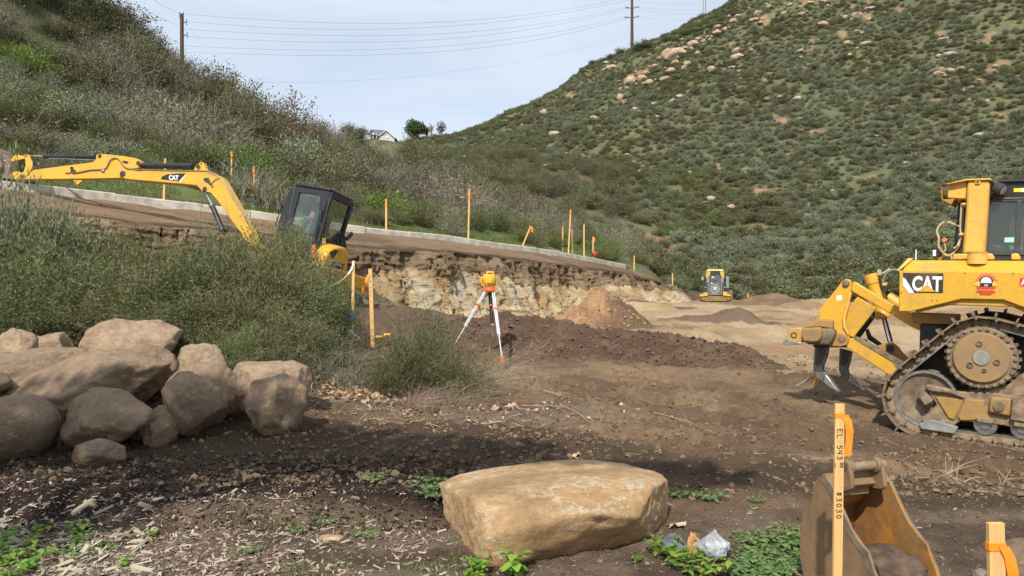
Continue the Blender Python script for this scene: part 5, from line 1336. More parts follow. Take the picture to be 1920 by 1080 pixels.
jeans = m_plain('trousers', (.05, .06, .09), .85, var=.15)
cl = skin_body('shirt', [Vb[0], Vb[1], Vb[2], Vb[6], Vb[7], Vb[8], Vb[9], Vb[10], Vb[11]], [(0, 1), (1, 2), (2, 3), (3, 4), (4, 5), (2, 6), (6, 7), (7, 8)], [.145, .14, .13, .074, .056, .040, .074, .056, .040], shirt); cl.parent = person
cl = skin_body('trousers', [Vb[0], Vb[12], Vb[13], Vb[14], Vb[15], Vb[16], Vb[17]], [(0, 1), (1, 2), (2, 3), (0, 4), (4, 5), (5, 6)], [.15, .095, .075, .055, .095, .075, .055], jeans); cl.parent = person
g = Geo()
D, F = ICO[3]; hv = D[:] * np.array([.098, .082, .075]) + np.array([h[0] - .018, -.5, h[2] + .06]); g.add(hv, [tuple(f) for f in F]); g.build('hair', m_plain('short_grey_hair', (.22, .18, .15), .9), person, smooth=True)
Geo().prism([(h[0] + .08, -.515, h[2] + .02), (h[0] + .115, -.515, h[2] - .02), (h[0] + .08, -.515, h[2] - .03)], (0, .03, 0)).build('nose', skinm, person, .006)
Geo().box((h[0] + .082, -.5, h[2] + .032), (.012, .12, .022)).build('glasses', M['dark'], person)
for s_ in (-1, 1):
    Geo().box((h[0] - .005, -.5 + s_ * .085, h[2] - .005), (.04, .014, .055)).build('ear', skinm, person, .006)
    hx, hy, hzz = (hnd[0] + .01, (-.34 if s_ > 0 else -.66), hnd[2])
    g = Geo().box((hx, hy, hzz), (.085, .075, .03))
    g.build('palm', skinm, person, .012)
    for k in range(4): Geo().tube([(hx + .035, hy - .03 + k * .02, hzz), (hx + .075, hy - .03 + k * .02, hzz - .012), (hx + .085, hy - .03 + k * .02, hzz - .045)], [.010, .009, .007], 6).build('finger', skinm, person, smooth=True)
    Geo().tube([(hx - .01, hy + s_ * .035, hzz), (hx + .03, hy + s_ * .055, hzz - .01), (hx + .055, hy + s_ * .05, hzz - .03)], [.012, .010, .008], 6).build('thumb', skinm, person, smooth=True)
    Geo().cyl((hx + .07, hy, hzz - .02), (hx + .05, hy, hzz - .35), .014, 8).build('control_lever', M['dark'], ex)

# ================================================================ TRACKED LOADER (far)
zk = lambda p: (1290 + p[0] / 12.0, 490 + p[1] / 12.0)
LK = Frame(Vector(P(1341, 570.3, 45)), (.262, .965, 0), (-.965, .262, 0))
lk = thing('track_loader', 'small yellow and grey tracked loader seen from behind at the far end', 'loader', mat=LK.M)
gray = m_plain('loader_grey', (.085, .09, .10), .5, var=.15, scale=3); pg = m_plain('loader_pale_grey', (.26, .26, .27), .5, var=.1); gg = m_plain('arm_grey_green', (.20, .23, .22), .5)
ly = m_plain('loader_yellow', (.62, .40, .06), .5, var=.12, scale=3); lyd = m_plain('loader_muddy_yellow', (.22, .15, .05), .8, var=.3, scale=5)
def lp(name, ps_, f, th, mat, bevel=.01, parent=None): return Geo().prism([LK.tr(*zk(q), f, 0) for q in ps_], (th, 0, 0)).build(name, mat, parent or lk, bevel)
for nm, ps_ in (('rubber_track', [(232, 745), (300, 720), (412, 740), (412, 962), (235, 962)]), ('rubber_track', [(850, 740), (930, 655), (1015, 655), (1018, 900), (975, 962), (850, 962)])):
    t_ = lp(nm, ps_, -.02, 1.9, M['mudsteel'], .05)
    for k in range(9):
        y0 = 668 + k * 32
        if nm and ps_[0][0] > 500: lp('track_lug', [(935, y0), (1012, y0), (1012, y0 + 12), (935, y0 + 12)], -.05, .04, M['mud'], 0, t_)
        elif y0 > 760: lp('track_lug', [(240, y0), (408, y0), (408, y0 + 12), (240, y0 + 12)], -.05, .04, M['mud'], 0, t_)
lp('rear_bumper', [(350, 780), (865, 780), (955, 800), (955, 860), (850, 900), (400, 900), (280, 860), (280, 800)], -.15, .4, lyd, .02)
for ps_ in ([(265, 742), (350, 742), (350, 792), (265, 792)], [(345, 702), (440, 702), (440, 782), (345, 782)], [(785, 686), (885, 686), (885, 776), (785, 776)], [(870, 742), (962, 742), (962, 786), (870, 786)]): lp('bumper_wing', ps_, -.22, .35, ly, .015)
eb_ = lp('engine_door', [(455, 475), (765, 475), (768, 755), (452, 755)], -.10, .5, gray, .02)
lp('door_rim', [(455, 500), (760, 500), (765, 512), (455, 512)], -.115, .01, pg, 0, eb_)
for x0 in (458, 748): lp('door_rim', [(x0, 505), (x0 + 10, 505), (x0 + 10, 750), (x0, 750)], -.115, .01, pg, 0, eb_)
lp('door_rim', [(458, 742), (758, 742), (758, 752), (458, 752)], -.115, .01, pg, 0, eb_)
fc = LK.tr(*zk((605, 628)), -.11, 0)
g = Geo()
for k in range(11):
    a = 2 * math.pi * k / 11; ca, sa = math.cos(a), math.sin(a); cb, sb_ = math.cos(a + .38), math.sin(a + .38)
    g.prism([fc + Vector((-.008, ca * .12, sa * .12)), fc + Vector((-.008, ca * .31, sa * .31)), fc + Vector((-.008, cb * .31, sb_ * .31)), fc + Vector((-.008, cb * .14, sb_ * .14))], (-.004, 0, 0))
g.build('fan', m_plain('fan_grey', (.27, .30, .27), .6), eb_)
lp('badge', [(578, 585), (632, 583), (637, 635), (610, 650), (575, 640)], -.135, .01, M['white'], 0, eb_)
lp('badge_mark', [(592, 600), (612, 596), (622, 610), (612, 634), (604, 616), (590, 622)], -.142, .005, gray, 0, eb_)
for ps_ in ([(415, 470), (455, 470), (455, 690), (415, 690)], [(765, 470), (802, 470), (802, 690), (765, 690)]): lp('body_side', ps_, -.02, 1.2, gray, .01)
lp('engine_hood', [(480, 320), (740, 320), (740, 480), (480, 480)], -.02, .9, gray, .03)
for ps_ in ([(420, 395), (478, 370), (478, 470), (412, 492)], [(738, 370), (798, 380), (802, 490), (738, 470)]): lp('hood_corner', ps_, -.04, .9, pg, .02)
lp('warning_label', [(515, 372), (600, 372), (595, 382), (555, 366), (545, 340), (568, 338)], -.04, .01, M['white'], 0)
lp('label', [(520, 482), (545, 476), (552, 498), (522, 502)], -.115, .01, M['white'], 0)
lp('hood_latch', [(570, 428), (635, 428), (635, 448), (570, 448)], -.04, .02, M['dark'], 0)
lp('hood_latch', [(588, 485), (622, 485), (622, 502), (588, 502)], -.115, .02, M['dark'], 0)
lp('cab_roof', [(440, 178), (785, 178), (790, 218), (435, 218)], .35, 1.3, m_plain('faded_yellow', (.70, .60, .25), .5), .02)
for ps_ in ([(410, 195), (438, 190), (432, 380), (395, 380)], [(785, 190), (806, 195), (825, 380), (790, 380)]): lp('cab_post', ps_, .3, 1.3, m_plain('post_tan', (.42, .30, .16), .6), .01)
for ps_ in ([(440, 225), (505, 225), (490, 300), (455, 375), (430, 375)], [(720, 225), (785, 225), (795, 375), (770, 375), (735, 300)]): lp('cab_gusset', ps_, .33, .05, ly, 0)
lp('rear_window', [(505, 225), (720, 225), (755, 300), (740, 345), (480, 345), (470, 300)], .38, .02, M['glass_dark'], 0)
lp('cab_interior', [(440, 225), (785, 225), (785, 400), (440, 400)], .9, .5, M['dark'], 0)
la = lp('lift_arm', [(852, 345), (880, 332), (912, 340), (925, 360), (922, 600), (860, 605)], -.1, 1.9, gg, .02)
lp('lift_arm_pivot', [(855, 600), (932, 598), (932, 640), (880, 650)], -.05, .4, M['dark'], .01)
lp('lift_arm', [(300, 352), (330, 342), (356, 352), (356, 432), (300, 432)], -.1, 1.9, pg, .02)
lp('lift_cylinder', [(310, 430), (352, 430), (412, 560), (410, 650), (355, 640), (345, 560)], -.05, .3, M['dark'], .01)
lp('arm_link', [(370, 395), (410, 410), (408, 520), (365, 500)], .1, .3, M['dark'], .01)
for x0 in (375, 815): lp('lamp', [(x0, 572), (x0 + 32, 572), (x0 + 32, 602), (x0, 602)], -.08, .05, pg, .01)

# ================================================================ LASER LEVEL ON TRIPOD
zl = lambda p: (840 + p[0] / 5.4, 500 + p[1] / 5.4)
dT = 14.2
def lv(q, d=dT): return Vector(P(*zl(q), d))
tripod = thing('tripod', 'white aluminium survey tripod with orange fittings in front of the cut bank', 'tripod', tuple(Vector(P(921, 660, dT))))
def tch(geo, name, mat, bevel=0, smooth=False, root=tripod):
    o = geo.build(name, mat, None, bevel, smooth); o.parent = root; o.matrix_parent_inverse = Matrix.Translation(-root.location); return o
hc_ = lv((422, 232))
tch(Geo().lathe(hc_ + Vector((0, 0, -.05)), (0, 0, 1), [(0, .07), (.02, .10), (.07, .10), (.09, .085), (.09, 0)], 18), 'tripod_head', M['orange'], smooth=True)
for q in ((378, 225), (465, 225), (420, 240)): tch(Geo().box(lv(q), (.05, .06, .09)), 'head_bracket', M['orange'], .008)
for (top_, mid, foot, df, white) in (((372, 250), (272, 400), (45, 815), 14.0, 1), ((452, 262), (480, 520), (543, 960), 13.45, 1), ((415, 262), (432, 480), (455, 770), 14.9, 0)):
    a = lv(top_, dT + (df - dT) * .06); b = lv(foot, df)
    leg = tch(Geo().tube([a.lerp(b, .0), a.lerp(b, .62)], .016 if not white else .020, 8), 'leg', M['alu'] if white else M['dark'], smooth=True)
    side_v = Vector((.034, 0, 0))
    l2 = Geo().tube([a.lerp(b, 0) + side_v, a.lerp(b, .62) + side_v * .9], .014, 8).build('leg_tube', M['alu'] if white else M['dark'], leg, smooth=True)
    l2 = Geo().tube([a.lerp(b, .3) + side_v * .5, a.lerp(b, .93) + side_v * .4], [.014, .014], 8).build('leg_extension', M['alu'], leg, smooth=True)
    Geo().box(a.lerp(b, .24) + side_v * .5, (.085, .05, .045)).build('leg_clamp', M['orange'], leg, .008)
    Geo().box(a.lerp(b, .62) + side_v * .5, (.06, .04, .05)).build('leg_clamp', M['alu'], leg, .006)
    if df < 13.8: Geo().box(a.lerp(b, .965) + side_v * .4, (.07, .04, .10)).build('foot_pedal', M['orange'], leg, .01)
    Geo().tube([a.lerp(b, .92) + side_v * .4, a.lerp(b, 1.03) + side_v * .4], [.014, .004], 8).build('foot_spike', M['steel'], leg)
laser = thing('laser_level', 'yellow rotary laser level mounted on top of the tripod', 'laser level', tuple(hc_ + Vector((0, 0, .04))))
bc = lv((418, 150))
lb = tch(Geo().lathe(lv((418, 200)), (0, 0, 1), [(0, .085), (.02, .10), (.06, .125), (.16, .135), (.22, .125), (.235, .10), (.235, .0)], 24), 'body', M['laser'], smooth=True, root=laser)
tch(Geo().lathe(lv((423, 95)), (0, 0, 1), [(0, .075), (.03, .07), (.03, 0)], 20), 'collar', M['laser'], smooth=True, root=laser)
tch(Geo().box(lv((425, 76)), (.085, .085, .05)), 'window', M['glass_dark'], root=laser)
for dx in (-.055, .055):
    for dy in (-.05, .05): tch(Geo().box(lv((425, 76)) + Vector((dx, dy, 0)), (.02, .02, .07)), 'guard_post', M['laser'], .004, root=laser)
tch(Geo().lathe(lv((425, 62)), (0, 0, 1), [(0, .075), (.02, .075), (.03, .06), (.03, 0)], 20), 'cap', M['laser'], smooth=True, root=laser)
tch(Geo().tube(smooth_path([lv((372, 105)), lv((345, 108)), lv((338, 140)), lv((345, 182)), lv((368, 190))]), .016, 8), 'handle', M['laser'], smooth=True, root=laser)
tch(Geo().tube(smooth_path([lv((470, 98)), lv((486, 104)), lv((489, 140)), lv((486, 180)), lv((472, 190))]), .014, 8), 'handle', M['laser'], smooth=True, root=laser)
tch(Geo().box(lv((420, 152)) + Vector((0, -.135, 0)), (.09, .01, .06)), 'control_panel', m_plain('panel_orange', (.75, .38, .04), .5), .004, root=laser)

# ================================================================ STAKES
def ribbon(pts_, w_, mat, name, parent, seed=0):
    rr_ = random.Random(seed); V = []; F = []
    for i, (p, q) in enumerate(zip(pts_[:-1], pts_[1:])): pass
    for i, p in enumerate(pts_):
        p = Vector(p); a = rr_.uniform(-.5, .5) * i / len(pts_)
        V += [p + Vector((-w_ / 2 * math.cos(a), -w_ / 2 * math.sin(a), 0)), p + Vector((w_ / 2 * math.cos(a), w_ / 2 * math.sin(a), 0))]
    for i in range(len(pts_) - 1): F.append((2 * i, 2 * i + 1, 2 * i + 3, 2 * i + 2))
    o = Geo().add(V, F).build(name, mat, parent)
    s_ = o.modifiers.new('s', 'SOLIDIFY'); s_.thickness = .0012
    return o
def stake(label, top_, bot, d, w_=.038, dbot=None, tip=0, tipmat='flag', mat='lath', group=None, bury=.3, rot=0.0):
    a = Vector(P(*top_, d)); b = Vector(P(*bot, dbot or d)); ax = (b - a).normalized(); b = b + ax * bury
    root = thing('wooden_stake', label, 'stake', tuple(b - ax * bury), group)
    g = Geo(); L = (b - a).length
    x = Vector((math.cos(rot), math.sin(rot), 0)); x = (x - ax * x.dot(ax)).normalized(); y = ax.cross(x)
    M3 = Matrix((x, y, ax)).transposed()
    def seg(t0, t1, grow, name, m):
        c = a + ax * ((t0 + t1) / 2); o = Geo().box(c, (w_ + grow, .016 + grow, t1 - t0), M3).build(name, m, None, .0015); o.parent = root; o.matrix_parent_inverse = Matrix.Translation(-root.location); return o
    lt = seg(0, L, 0, 'lath', M[mat])
    if tip: seg(-.002 if tip > 0 else abs(tip) * .4, abs(tip), .003, 'orange_band', M[tipmat])
    return root, a, b, ax
def add_to(root, o): o.parent = root; o.matrix_parent_inverse = Matrix.Translation(-root.location); return o
def flag(root, pts_, w_, mat='flag', seed=1):
    return add_to(root, ribbon(pts_, w_, M[mat], 'flagging_ribbon', None, seed))
STK = [((310, 297), (307, 372), 22.4, 'stake with an orange tip standing behind the excavator boom', .18), ((434, 285), (434, 312), 27, 'orange tipped stake poking out of the brush, left of the two', .3), ((476, 312), (476, 345), 26, 'orange tipped stake poking out of the dry brush pile, right of the two', .3),
       ((724, 373), (724, 433), 26.2, 'short orange stake just right of the excavator cab, above the kerb', .3), ((746, 357), (746, 371), 36, 'tiny stake half hidden in green brush behind the short orange one', .15), ((880, 354), (878, 449), 29.3, 'tallest stake above the kerb, straight above the laser level', .35),
       ((995, 424), (978, 465), 32.2, 'leaning stake above the kerb with an orange ribbon at its top', .12), ((1055, 425), (1055, 464), 38, 'thin stake left of the tallest one in the far cluster', .2), ((1070, 393), (1066, 467), 36, 'tallest stake of the far cluster above the kerb', .25),
       ((1073, 430), (1073, 469), 36.6, 'short stake touching the tallest one in the far cluster', .1), ((1095, 420), (1095, 478), 37.6, 'stake right of the far cluster with a worn top', .1), ((1112, 444), (1112, 474), 38.6, 'stake with a folded orange top beside the small red marker', .14),
       ((1189, 479), (1189, 507), 43, 'lone thin pale stake near the lower end of the kerb', .05), ((1261, 512), (1261, 532), 44, 'thin pale stake at the far tip of the cut bank', .05)]
for i, (t_, b_, d_, lab, tp) in enumerate(STK):
    root, a, b, ax = stake(lab, t_, b_, d_, w_=.06 if d_ < 34 else .065, tip=tp, tipmat='lath_paint' if i not in (1, 2) else 'flag', bury=.5)
    if i in (6, 11): flag(root, [a + Vector((.02, -.02, -.02)), a + Vector((.07, -.03, -.12)), a + Vector((.05, -.02, -.25))], .08)
    if i in (5,): flag(root, [a + Vector((0, -.02, -.12)), a + Vector((-.02, -.03, -.25)), a + Vector((.0, -.02, -.4))], .08)
root, a, b, ax = stake('small orange stake beside the far brown mound, right of the loader', (1402, 551), (1403, 566), 44, w_=.09, tip=.45, bury=.3)
# stake with white tape and blue flag
root, a, b, ax = stake('stake with white tape at its top and a blue ribbon near its foot', (663, 489), (661, 606), 12.4, w_=.045)
flag(root, [a + Vector((0, -.012, -.02)), a + Vector((-.03, -.03, -.12)), a + Vector((-.10, -.05, -.24)), a + Vector((-.17, -.05, -.31)), a + Vector((-.26, -.05, -.37)), a + Vector((-.36, -.05, -.42))], .011, 'white_tape', 3)
flag(root, [a + Vector((.0, -.014, -.01)), a + Vector((-.01, -.03, -.12)), a + Vector((-.07, -.05, -.22))], .018, 'white_tape', 5)
q = P(661, 592, 12.4); flag(root, [Vector(q) + Vector((0, -.012, .08)), Vector(q) + Vector((.01, -.02, .0)), Vector(q) + Vector((-.005, -.015, -.10))], .06, 'blue', 2)
# stake with orange ribbon hanging left
root, a, b, ax = stake('tall pale stake with an orange ribbon on its left, left of the small shrub', (694, 504), (699, 652), 12.8, w_=.065)
flag(root, [a + Vector((-.02, -.014, -.10)), a + Vector((-.06, -.03, -.2)), a + Vector((-.11, -.03, -.36)), a + Vector((-.10, -.02, -.42))], .05, 'flag', 4)
for k, (ch, y) in enumerate((('1', .23), ('2', .33), ('0', .40), ('0', .47), ('2', .58))):
    p = a + ax * y + Vector((-.012, -.012, 0)); add_to(root, decal_text('mark', ch, p, (1, 0, 0), (0, 0, 1), .016, .026, M['ink'], None, 0, off=(0, -.001, 0)))
add_to(root, Geo().box(Vector(P(699, 650, 12.8)) + Vector((0, 0, 0)), (.07, .02, .04)).build('orange_band', M['lath_paint'], None))
# near stake with hand lettering
root, a, b, ax = stake('nearest lettered stake EL 543 with an orange ribbon, in front of the bucket', (1574, 757), (1567, 1262), 3.1, w_=.0375, bury=.25)
CH = {'E': [[(1, 1), (0, 1), (0, 0), (1, 0)], [(0, .52), (.8, .5)]], 'L': [[(0, 1), (.05, 0), (.9, .05)]], '5': [[(1, 1), (.15, .97), (.1, .55), (.7, .6), (.95, .3), (.6, 0), (0, .05)]], '4': [[(.1, 1), (.0, .45), (.95, .5)], [(.75, 1), (.7, 0)]],
      '3': [[(0, .95), (.7, 1), (.8, .75), (.3, .55), (.85, .45), (.85, .1), (.3, 0), (0, .12)]], '0': [[(.45, 1), (.05, .75), (.05, .25), (.45, 0), (.9, .25), (.9, .75), (.45, 1)]], '#': [[(.3, 1), (.2, 0)], [(.75, 1), (.65, 0)], [(0, .7), (1, .72)], [(0, .32), (1, .35)]], '.': [[(.3, .25), (.45, .25)]], '_': [[(0, 0), (1, 0)]]}
def handwrite(txt, t0, size, step, root, off=0.0):
    """letters run down the lath: reading direction along the lath, letter tops to the right"""
    rw = random.Random(3); t = t0; x = Vector((1, 0, 0))
    for ch in txt:
        if ch == ' ': t += step * .7; continue
        g = Geo(); wch = size * .62
        for st in CH[ch]:
            V = []
            for (u, v_) in st: V.append(a + ax * (t + u * wch) + x * ((v_ - .5) * size + off) + Vector((0, -.0095, 0)))
            for i in range(len(V) - 1):
                d_ = (V[i + 1] - V[i]).normalized(); n_ = d_.cross(Vector((0, -1, 0))) * .0015
                g.add([V[i] - n_ - d_ * .0008, V[i] + n_ - d_ * .0008, V[i + 1] + n_ + d_ * .0008, V[i + 1] - n_ + d_ * .0008], [(0, 1, 2, 3)])
        add_to(root, g.build('letter', M['ink'], None)); t += step
handwrite('EL.543', .105, .022, .0222, root)
handwrite('35', .243, .012, .0115, root, .009); handwrite('_', .246, .028, .02, root, -.004)
handwrite('#3030', .366, .021, .0235, root)
band = Geo()
add_to(root, Geo().box(a + ax * .048, (.041, .020, .022)).build('orange_band', M['flag'], None, .002))
flag(root, [a + Vector((.018, -.008, -.045)), a + Vector((.030, -.012, -.07)), a + Vector((.036, -.014, -.11)), a + Vector((.034, -.012, -.16)), a + Vector((.026, -.010, -.215))], .030, 'flag', 8)
# last stake at the bottom right corner
root, a, b, ax = stake('rough lath stake wrapped in orange ribbon at the bottom right corner', (1866, 980), (1880, 1650), 2.0, w_=.042, bury=.2)
add_to(root, Geo().box(a + ax * .063, (.046, .020, .024)).build('orange_band', M['flag'], None, .002))
flag(root, [a + Vector((.016, -.012, -.06)), a + Vector((.030, -.014, -.09)), a + Vector((.038, -.014, -.13)), a + Vector((.04, -.012, -.18))], .028, 'flag', 9)
# fallen stake under the ripper
root, a, b, ax = stake('fallen dark stake with an orange ribbon lying under the ripper', (1528, 704), (1494, 724), 11.6, w_=.04, dbot=11.3, bury=.02, mat='bark')
p = Vector(P(1528, 706, 11.5)); flag(root, [p, p + Vector((.03, -.02, -.05)), p + Vector((.0, -.04, -.12))], .05); flag(root, [p, p + Vector((-.05, -.02, -.06)), p + Vector((-.08, -.04, -.10))], .03)
# red marker bag, yellow pipe end
c = P(1114, 476, 38.4); tag(link('marker_bag', rock_mesh('marker_bag', M['red'], (.30, .25, .26), 5, n=3, rough=.08), loc=c), 'small red marker bag at the foot of a stake above the kerb', 'marker')
c = Vector(P(716, 631, 12.6)); tag(Geo().tube([c + Vector((-.10, 0, -.01)), c + Vector((0, 0, .0)), c + Vector((.06, 0, .03)), c + Vector((.14, .02, .03))], .025, 10).build('pipe', m_plain('yellow_pipe', (.75, .42, .05), .5), None, smooth=True), 'short yellow pipe end on the soil beside the tall pale stake', 'pipe')
c = Vector(P(652, 617, 12.3)); b_ = thing('broken_plank', 'grey broken plank lying at the foot of the blue ribboned stake', 'plank', tuple(c))
add_to(b_, Geo().box(c, (.5, .05, .02), Matrix.Rotation(R(38), 3, 'Y')).build('plank', M['alu'], None, .003))

# ================================================================ LOOSE DIGGING BUCKET
zq = lambda p: (1480 + p[0] / 4.5, 840 + p[1] / 4.5)
aB = R(17)
BK = Frame(Vector(P(1560, 1000, 3.72)), (math.sin(aB), -math.cos(aB), 0), (math.cos(aB), math.sin(aB), 0))
bk = thing('digging_bucket', 'rusty narrow digging bucket stood on the ground behind the lettered stake', 'bucket', mat=BK.M)
def rust(name, c, c2):
    m, t, b = new_mat(name)
    f, _ = noise_fac(t, 5, 8, .7, lo=.35, hi=.7); f2, _ = noise_fac(t, 16, 6, .7, lo=.4, hi=.75); f3, _ = noise_fac(t, 3, 5, .6, lo=.5, hi=.62)
    k = mixc(t, f, c, c2); m_ = N(t, 'ShaderNodeMath', operation='MULTIPLY'); t.links.new(f2, m_.inputs[0]); m_.inputs[1].default_value = .55; k = mixc(t, m_.outputs[0], k, (.12, .08, .05)); m2 = N(t, 'ShaderNodeMath', operation='MULTIPLY'); t.links.new(f3, m2.inputs[0]); m2.inputs[1].default_value = .4; k = mixc(t, m2.outputs[0], k, (.26, .18, .10))
    t.links.new(k, b.inputs['Base Color']); b.inputs['Roughness'].default_value = .75; b.inputs['Metallic'].default_value = .15; bump(t, b, f2, .3, .004); return m
m_r1 = rust('rust_outer', (.24, .155, .085), (.34, .205, .10)); m_r2 = rust('rust_inner', (.25, .14, .055), (.62, .27, .045))
outl = [(275, 228), (300, 236), (370, 330), (445, 510), (520, 680), (600, 800), (665, 880), (700, 1000), (735, 1090), (760, 1190), (500, 1260), (250, 1230), (120, 1100), (85, 900), (92, 700), (100, 600), (120, 520), (185, 450), (200, 310)]
Lp = [BK.tr(*zq(q), 0) for q in outl]; WB = .345
for yy in (0, WB): Geo().prism([p + Vector((0, yy, 0)) for p in Lp], (0, .014, 0)).build('side_plate', m_r2 if yy else m_r1, bk, .003)
for yy in (-.004, WB + .014):
    inn = [Lp[i] for i in (1, 2, 3, 4, 5, 6, 7, 8, 9)]; rim = [p + Vector((-.035, 0, -.02)) for p in inn]
    V = [Vector((p.x, yy, p.z)) for p in inn] + [Vector((p.x, yy, p.z)) for p in rim]; n = len(inn)
    Geo().add(V + [v + Vector((0, .006, 0)) for v in V], [(i, i + 1, n + i + 1, n + i) for i in range(n - 1)] + [(2 * n + i, 3 * n + i, 3 * n + i + 1, 2 * n + i + 1) for i in range(n - 1)] + [(i, 2 * n + i, 2 * n + i + 1, i + 1) for i in range(n - 1)]).build('cutting_edge', M['mudsteel'], bk)
shell = [Lp[i] for i in (0, 18, 17, 16, 15, 14, 13, 12, 11, 10)]
ss = smooth_path(shell, 3)
g = Geo(); V = [Vector((p.x, .013, p.z)) for p in ss] + [Vector((p.x, WB + .001, p.z)) for p in ss]; n = len(ss)
g.add(V, [(i, i + 1, n + i + 1, n + i) for i in range(n - 1)]); sh_ = g.build('shell', m_r2, bk, smooth=True); so_ = sh_.modifiers.new('s', 'SOLIDIFY'); so_.thickness = .012; so_.offset = 0
# top plate, ears, pin
t0 = Lp[0]; t1 = BK.tr(*zq((500, 380)), .0)
Geo().prism([Vector((t0.x, .0, t0.z)), Vector((t0.x + .02, 0, t0.z + .01)), Vector((Lp[2].x - .0, 0, Lp[2].z - .0)), Vector((Lp[2].x - .02, 0, Lp[2].z - .02))], (0, WB + .014, 0)).build('top_plate', m_r1, bk, .003)
for lat_, er in ((.07, [(440, 385), (400, 300), (420, 140), (445, 100), (475, 98), (500, 130), (525, 260), (522, 345)]), (.262, [(690, 340), (690, 180), (672, 130), (680, 90), (712, 70), (750, 90), (780, 160), (805, 330), (770, 352)])):
    e = Geo().prism([BK.tr(*zq(q), lat_) for q in er], (0, .022, 0)).build('ear', m_r1, bk, .006)
p0 = BK.tr(*zq((470, 165)), .07); p1 = BK.tr(*zq((715, 140)), .285); Geo().cyl(p0, (p0.x, .31, p0.z), .024, 18).build('pin', M['mud'], bk, .003, smooth=True)
for yy in (.245, .075): Geo().lathe((p0.x, yy, p0.z), (0, 1, 0), [(0, .036), (.03, .036), (.03, 0)], 20).build('boss', m_r1, bk, .004, smooth=True)
cp = [BK.tr(*zq(q), .09) for q in ((525, 290), (640, 285), (640, 350), (525, 355))]
Geo().box((Lp[2].x - .035, WB / 2, Lp[2].z + .045), (.012, .2, .09)).build('ear_web', m_r1, bk, .003)
Geo().box((p0.x - .06, WB / 2, p0.z - .10), (.012, .19, .12)).build('ear_web', m_r1, bk, .003)
for k in range(3):
    bb = Lp[9]; Geo().prism([(bb.x - .05, .03 + k * .12, bb.z - .02), (bb.x + .06, .03 + k * .12, bb.z - .10), (bb.x + .05, .03 + k * .12, bb.z - .115), (bb.x - .06, .03 + k * .12, bb.z - .06)], (0, .05, 0)).build('tooth', M['mudsteel'], bk, .004)
# mud caked inside the mouth
mc = BK.M @ Vector((Lp[7].x - .12, WB / 2 + .02, Lp[7].z - .06))
tag(link('mud_lump', rock_mesh('mud_lump', m_plain('wet_mud', (.10, .065, .042), .9, var=.4, scale=14, bmp=.6), (.34, .34, .20), 321, n=5, rough=.10, planes=9), loc=mc), 'dark mud heaped inside the mouth of the digging bucket', 'mud')

# ================================================================ LITTER: plastic bag, dark bag, paper
def m_bag(name, c, tr_=.35):
    m, t, b = new_mat(name); f, _ = noise_fac(t, 9, 6, .6, lo=.45, hi=.6)
    t.links.new(mixc(t, f, c, tuple(min(1, x * 1.7 + .08) for x in c)), b.inputs['Base Color']); b.inputs['Roughness'].default_value = .22
    tp = N(t, 'ShaderNodeBsdfTransparent'); ms = N(t, 'ShaderNodeMixShader'); ms.inputs[0].default_value = tr_
    t.links.new(b.outputs[0], ms.inputs[1]); t.links.new(tp.outputs[0], ms.inputs[2]); t.links.new(ms.outputs[0], t.nodes['Material Output'].inputs[0])
    nz = N(t, 'ShaderNodeTexNoise', Scale=14.0, Detail=4.0, Distortion=1.2); bump(t, b, nz.outputs['Fac'], .8, .02); return m
def crumple(name, label, cat, c, dims, seed, mat, knot=0):
    D, F = ICO[5]; V = D.copy(); r = 1 + (np.abs(fbm3(V, .7, 4, seed) - .5)) * -.9 + (fbm3(V * np.array([1, 1, .45]), .3, 3, seed + 3) - .5) * .35
    V = V * r[:, None]; V[:, 2] = np.where(V[:, 2] < -.55, -.55 + (V[:, 2] + .55) * .2, V[:, 2])
    if knot:
        k = sstep(.3, .95, V[:, 2] / V[:, 2].max()); V[:, :2] *= (1 - k[:, None] * .8); V[:, 2] += k * .35; V[:, 0] += k * .05
    V = V / np.abs(V).max(0) * np.array(dims) / 2
    o = link(name, np_mesh(name, V, F, mat, False), loc=c); o.data.polygons.foreach_set('use_smooth', np.ones(len(F), dtype=bool)); return tag(o, label, cat)
c = P(1338, 1026, 4.36); crumple('plastic_bag', 'knotted translucent grey plastic bag right of the big block', 'bag', (c[0], c[1], c[2] + .0), (.215, .18, .215), 401, m_bag('thin_plastic', (.42, .44, .46), .25), 1)
c = P(1262, 1022, 4.55); crumple('plastic_bag', 'crumpled dark blue grey plastic wrap between the block and the paper', 'plastic', (c[0], c[1], c[2]), (.16, .14, .14), 411, m_bag('dark_plastic', (.12, .14, .17), .1))
c = P(1300, 1028, 4.5); crumple('paper_bag', 'crumpled orange brown paper between the two plastic bags', 'paper', (c[0], c[1], c[2] + .01), (.09, .08, .18), 421, m_plain('kraft_paper', (.55, .28, .12), .8, var=.2, scale=20, bmp=.4))

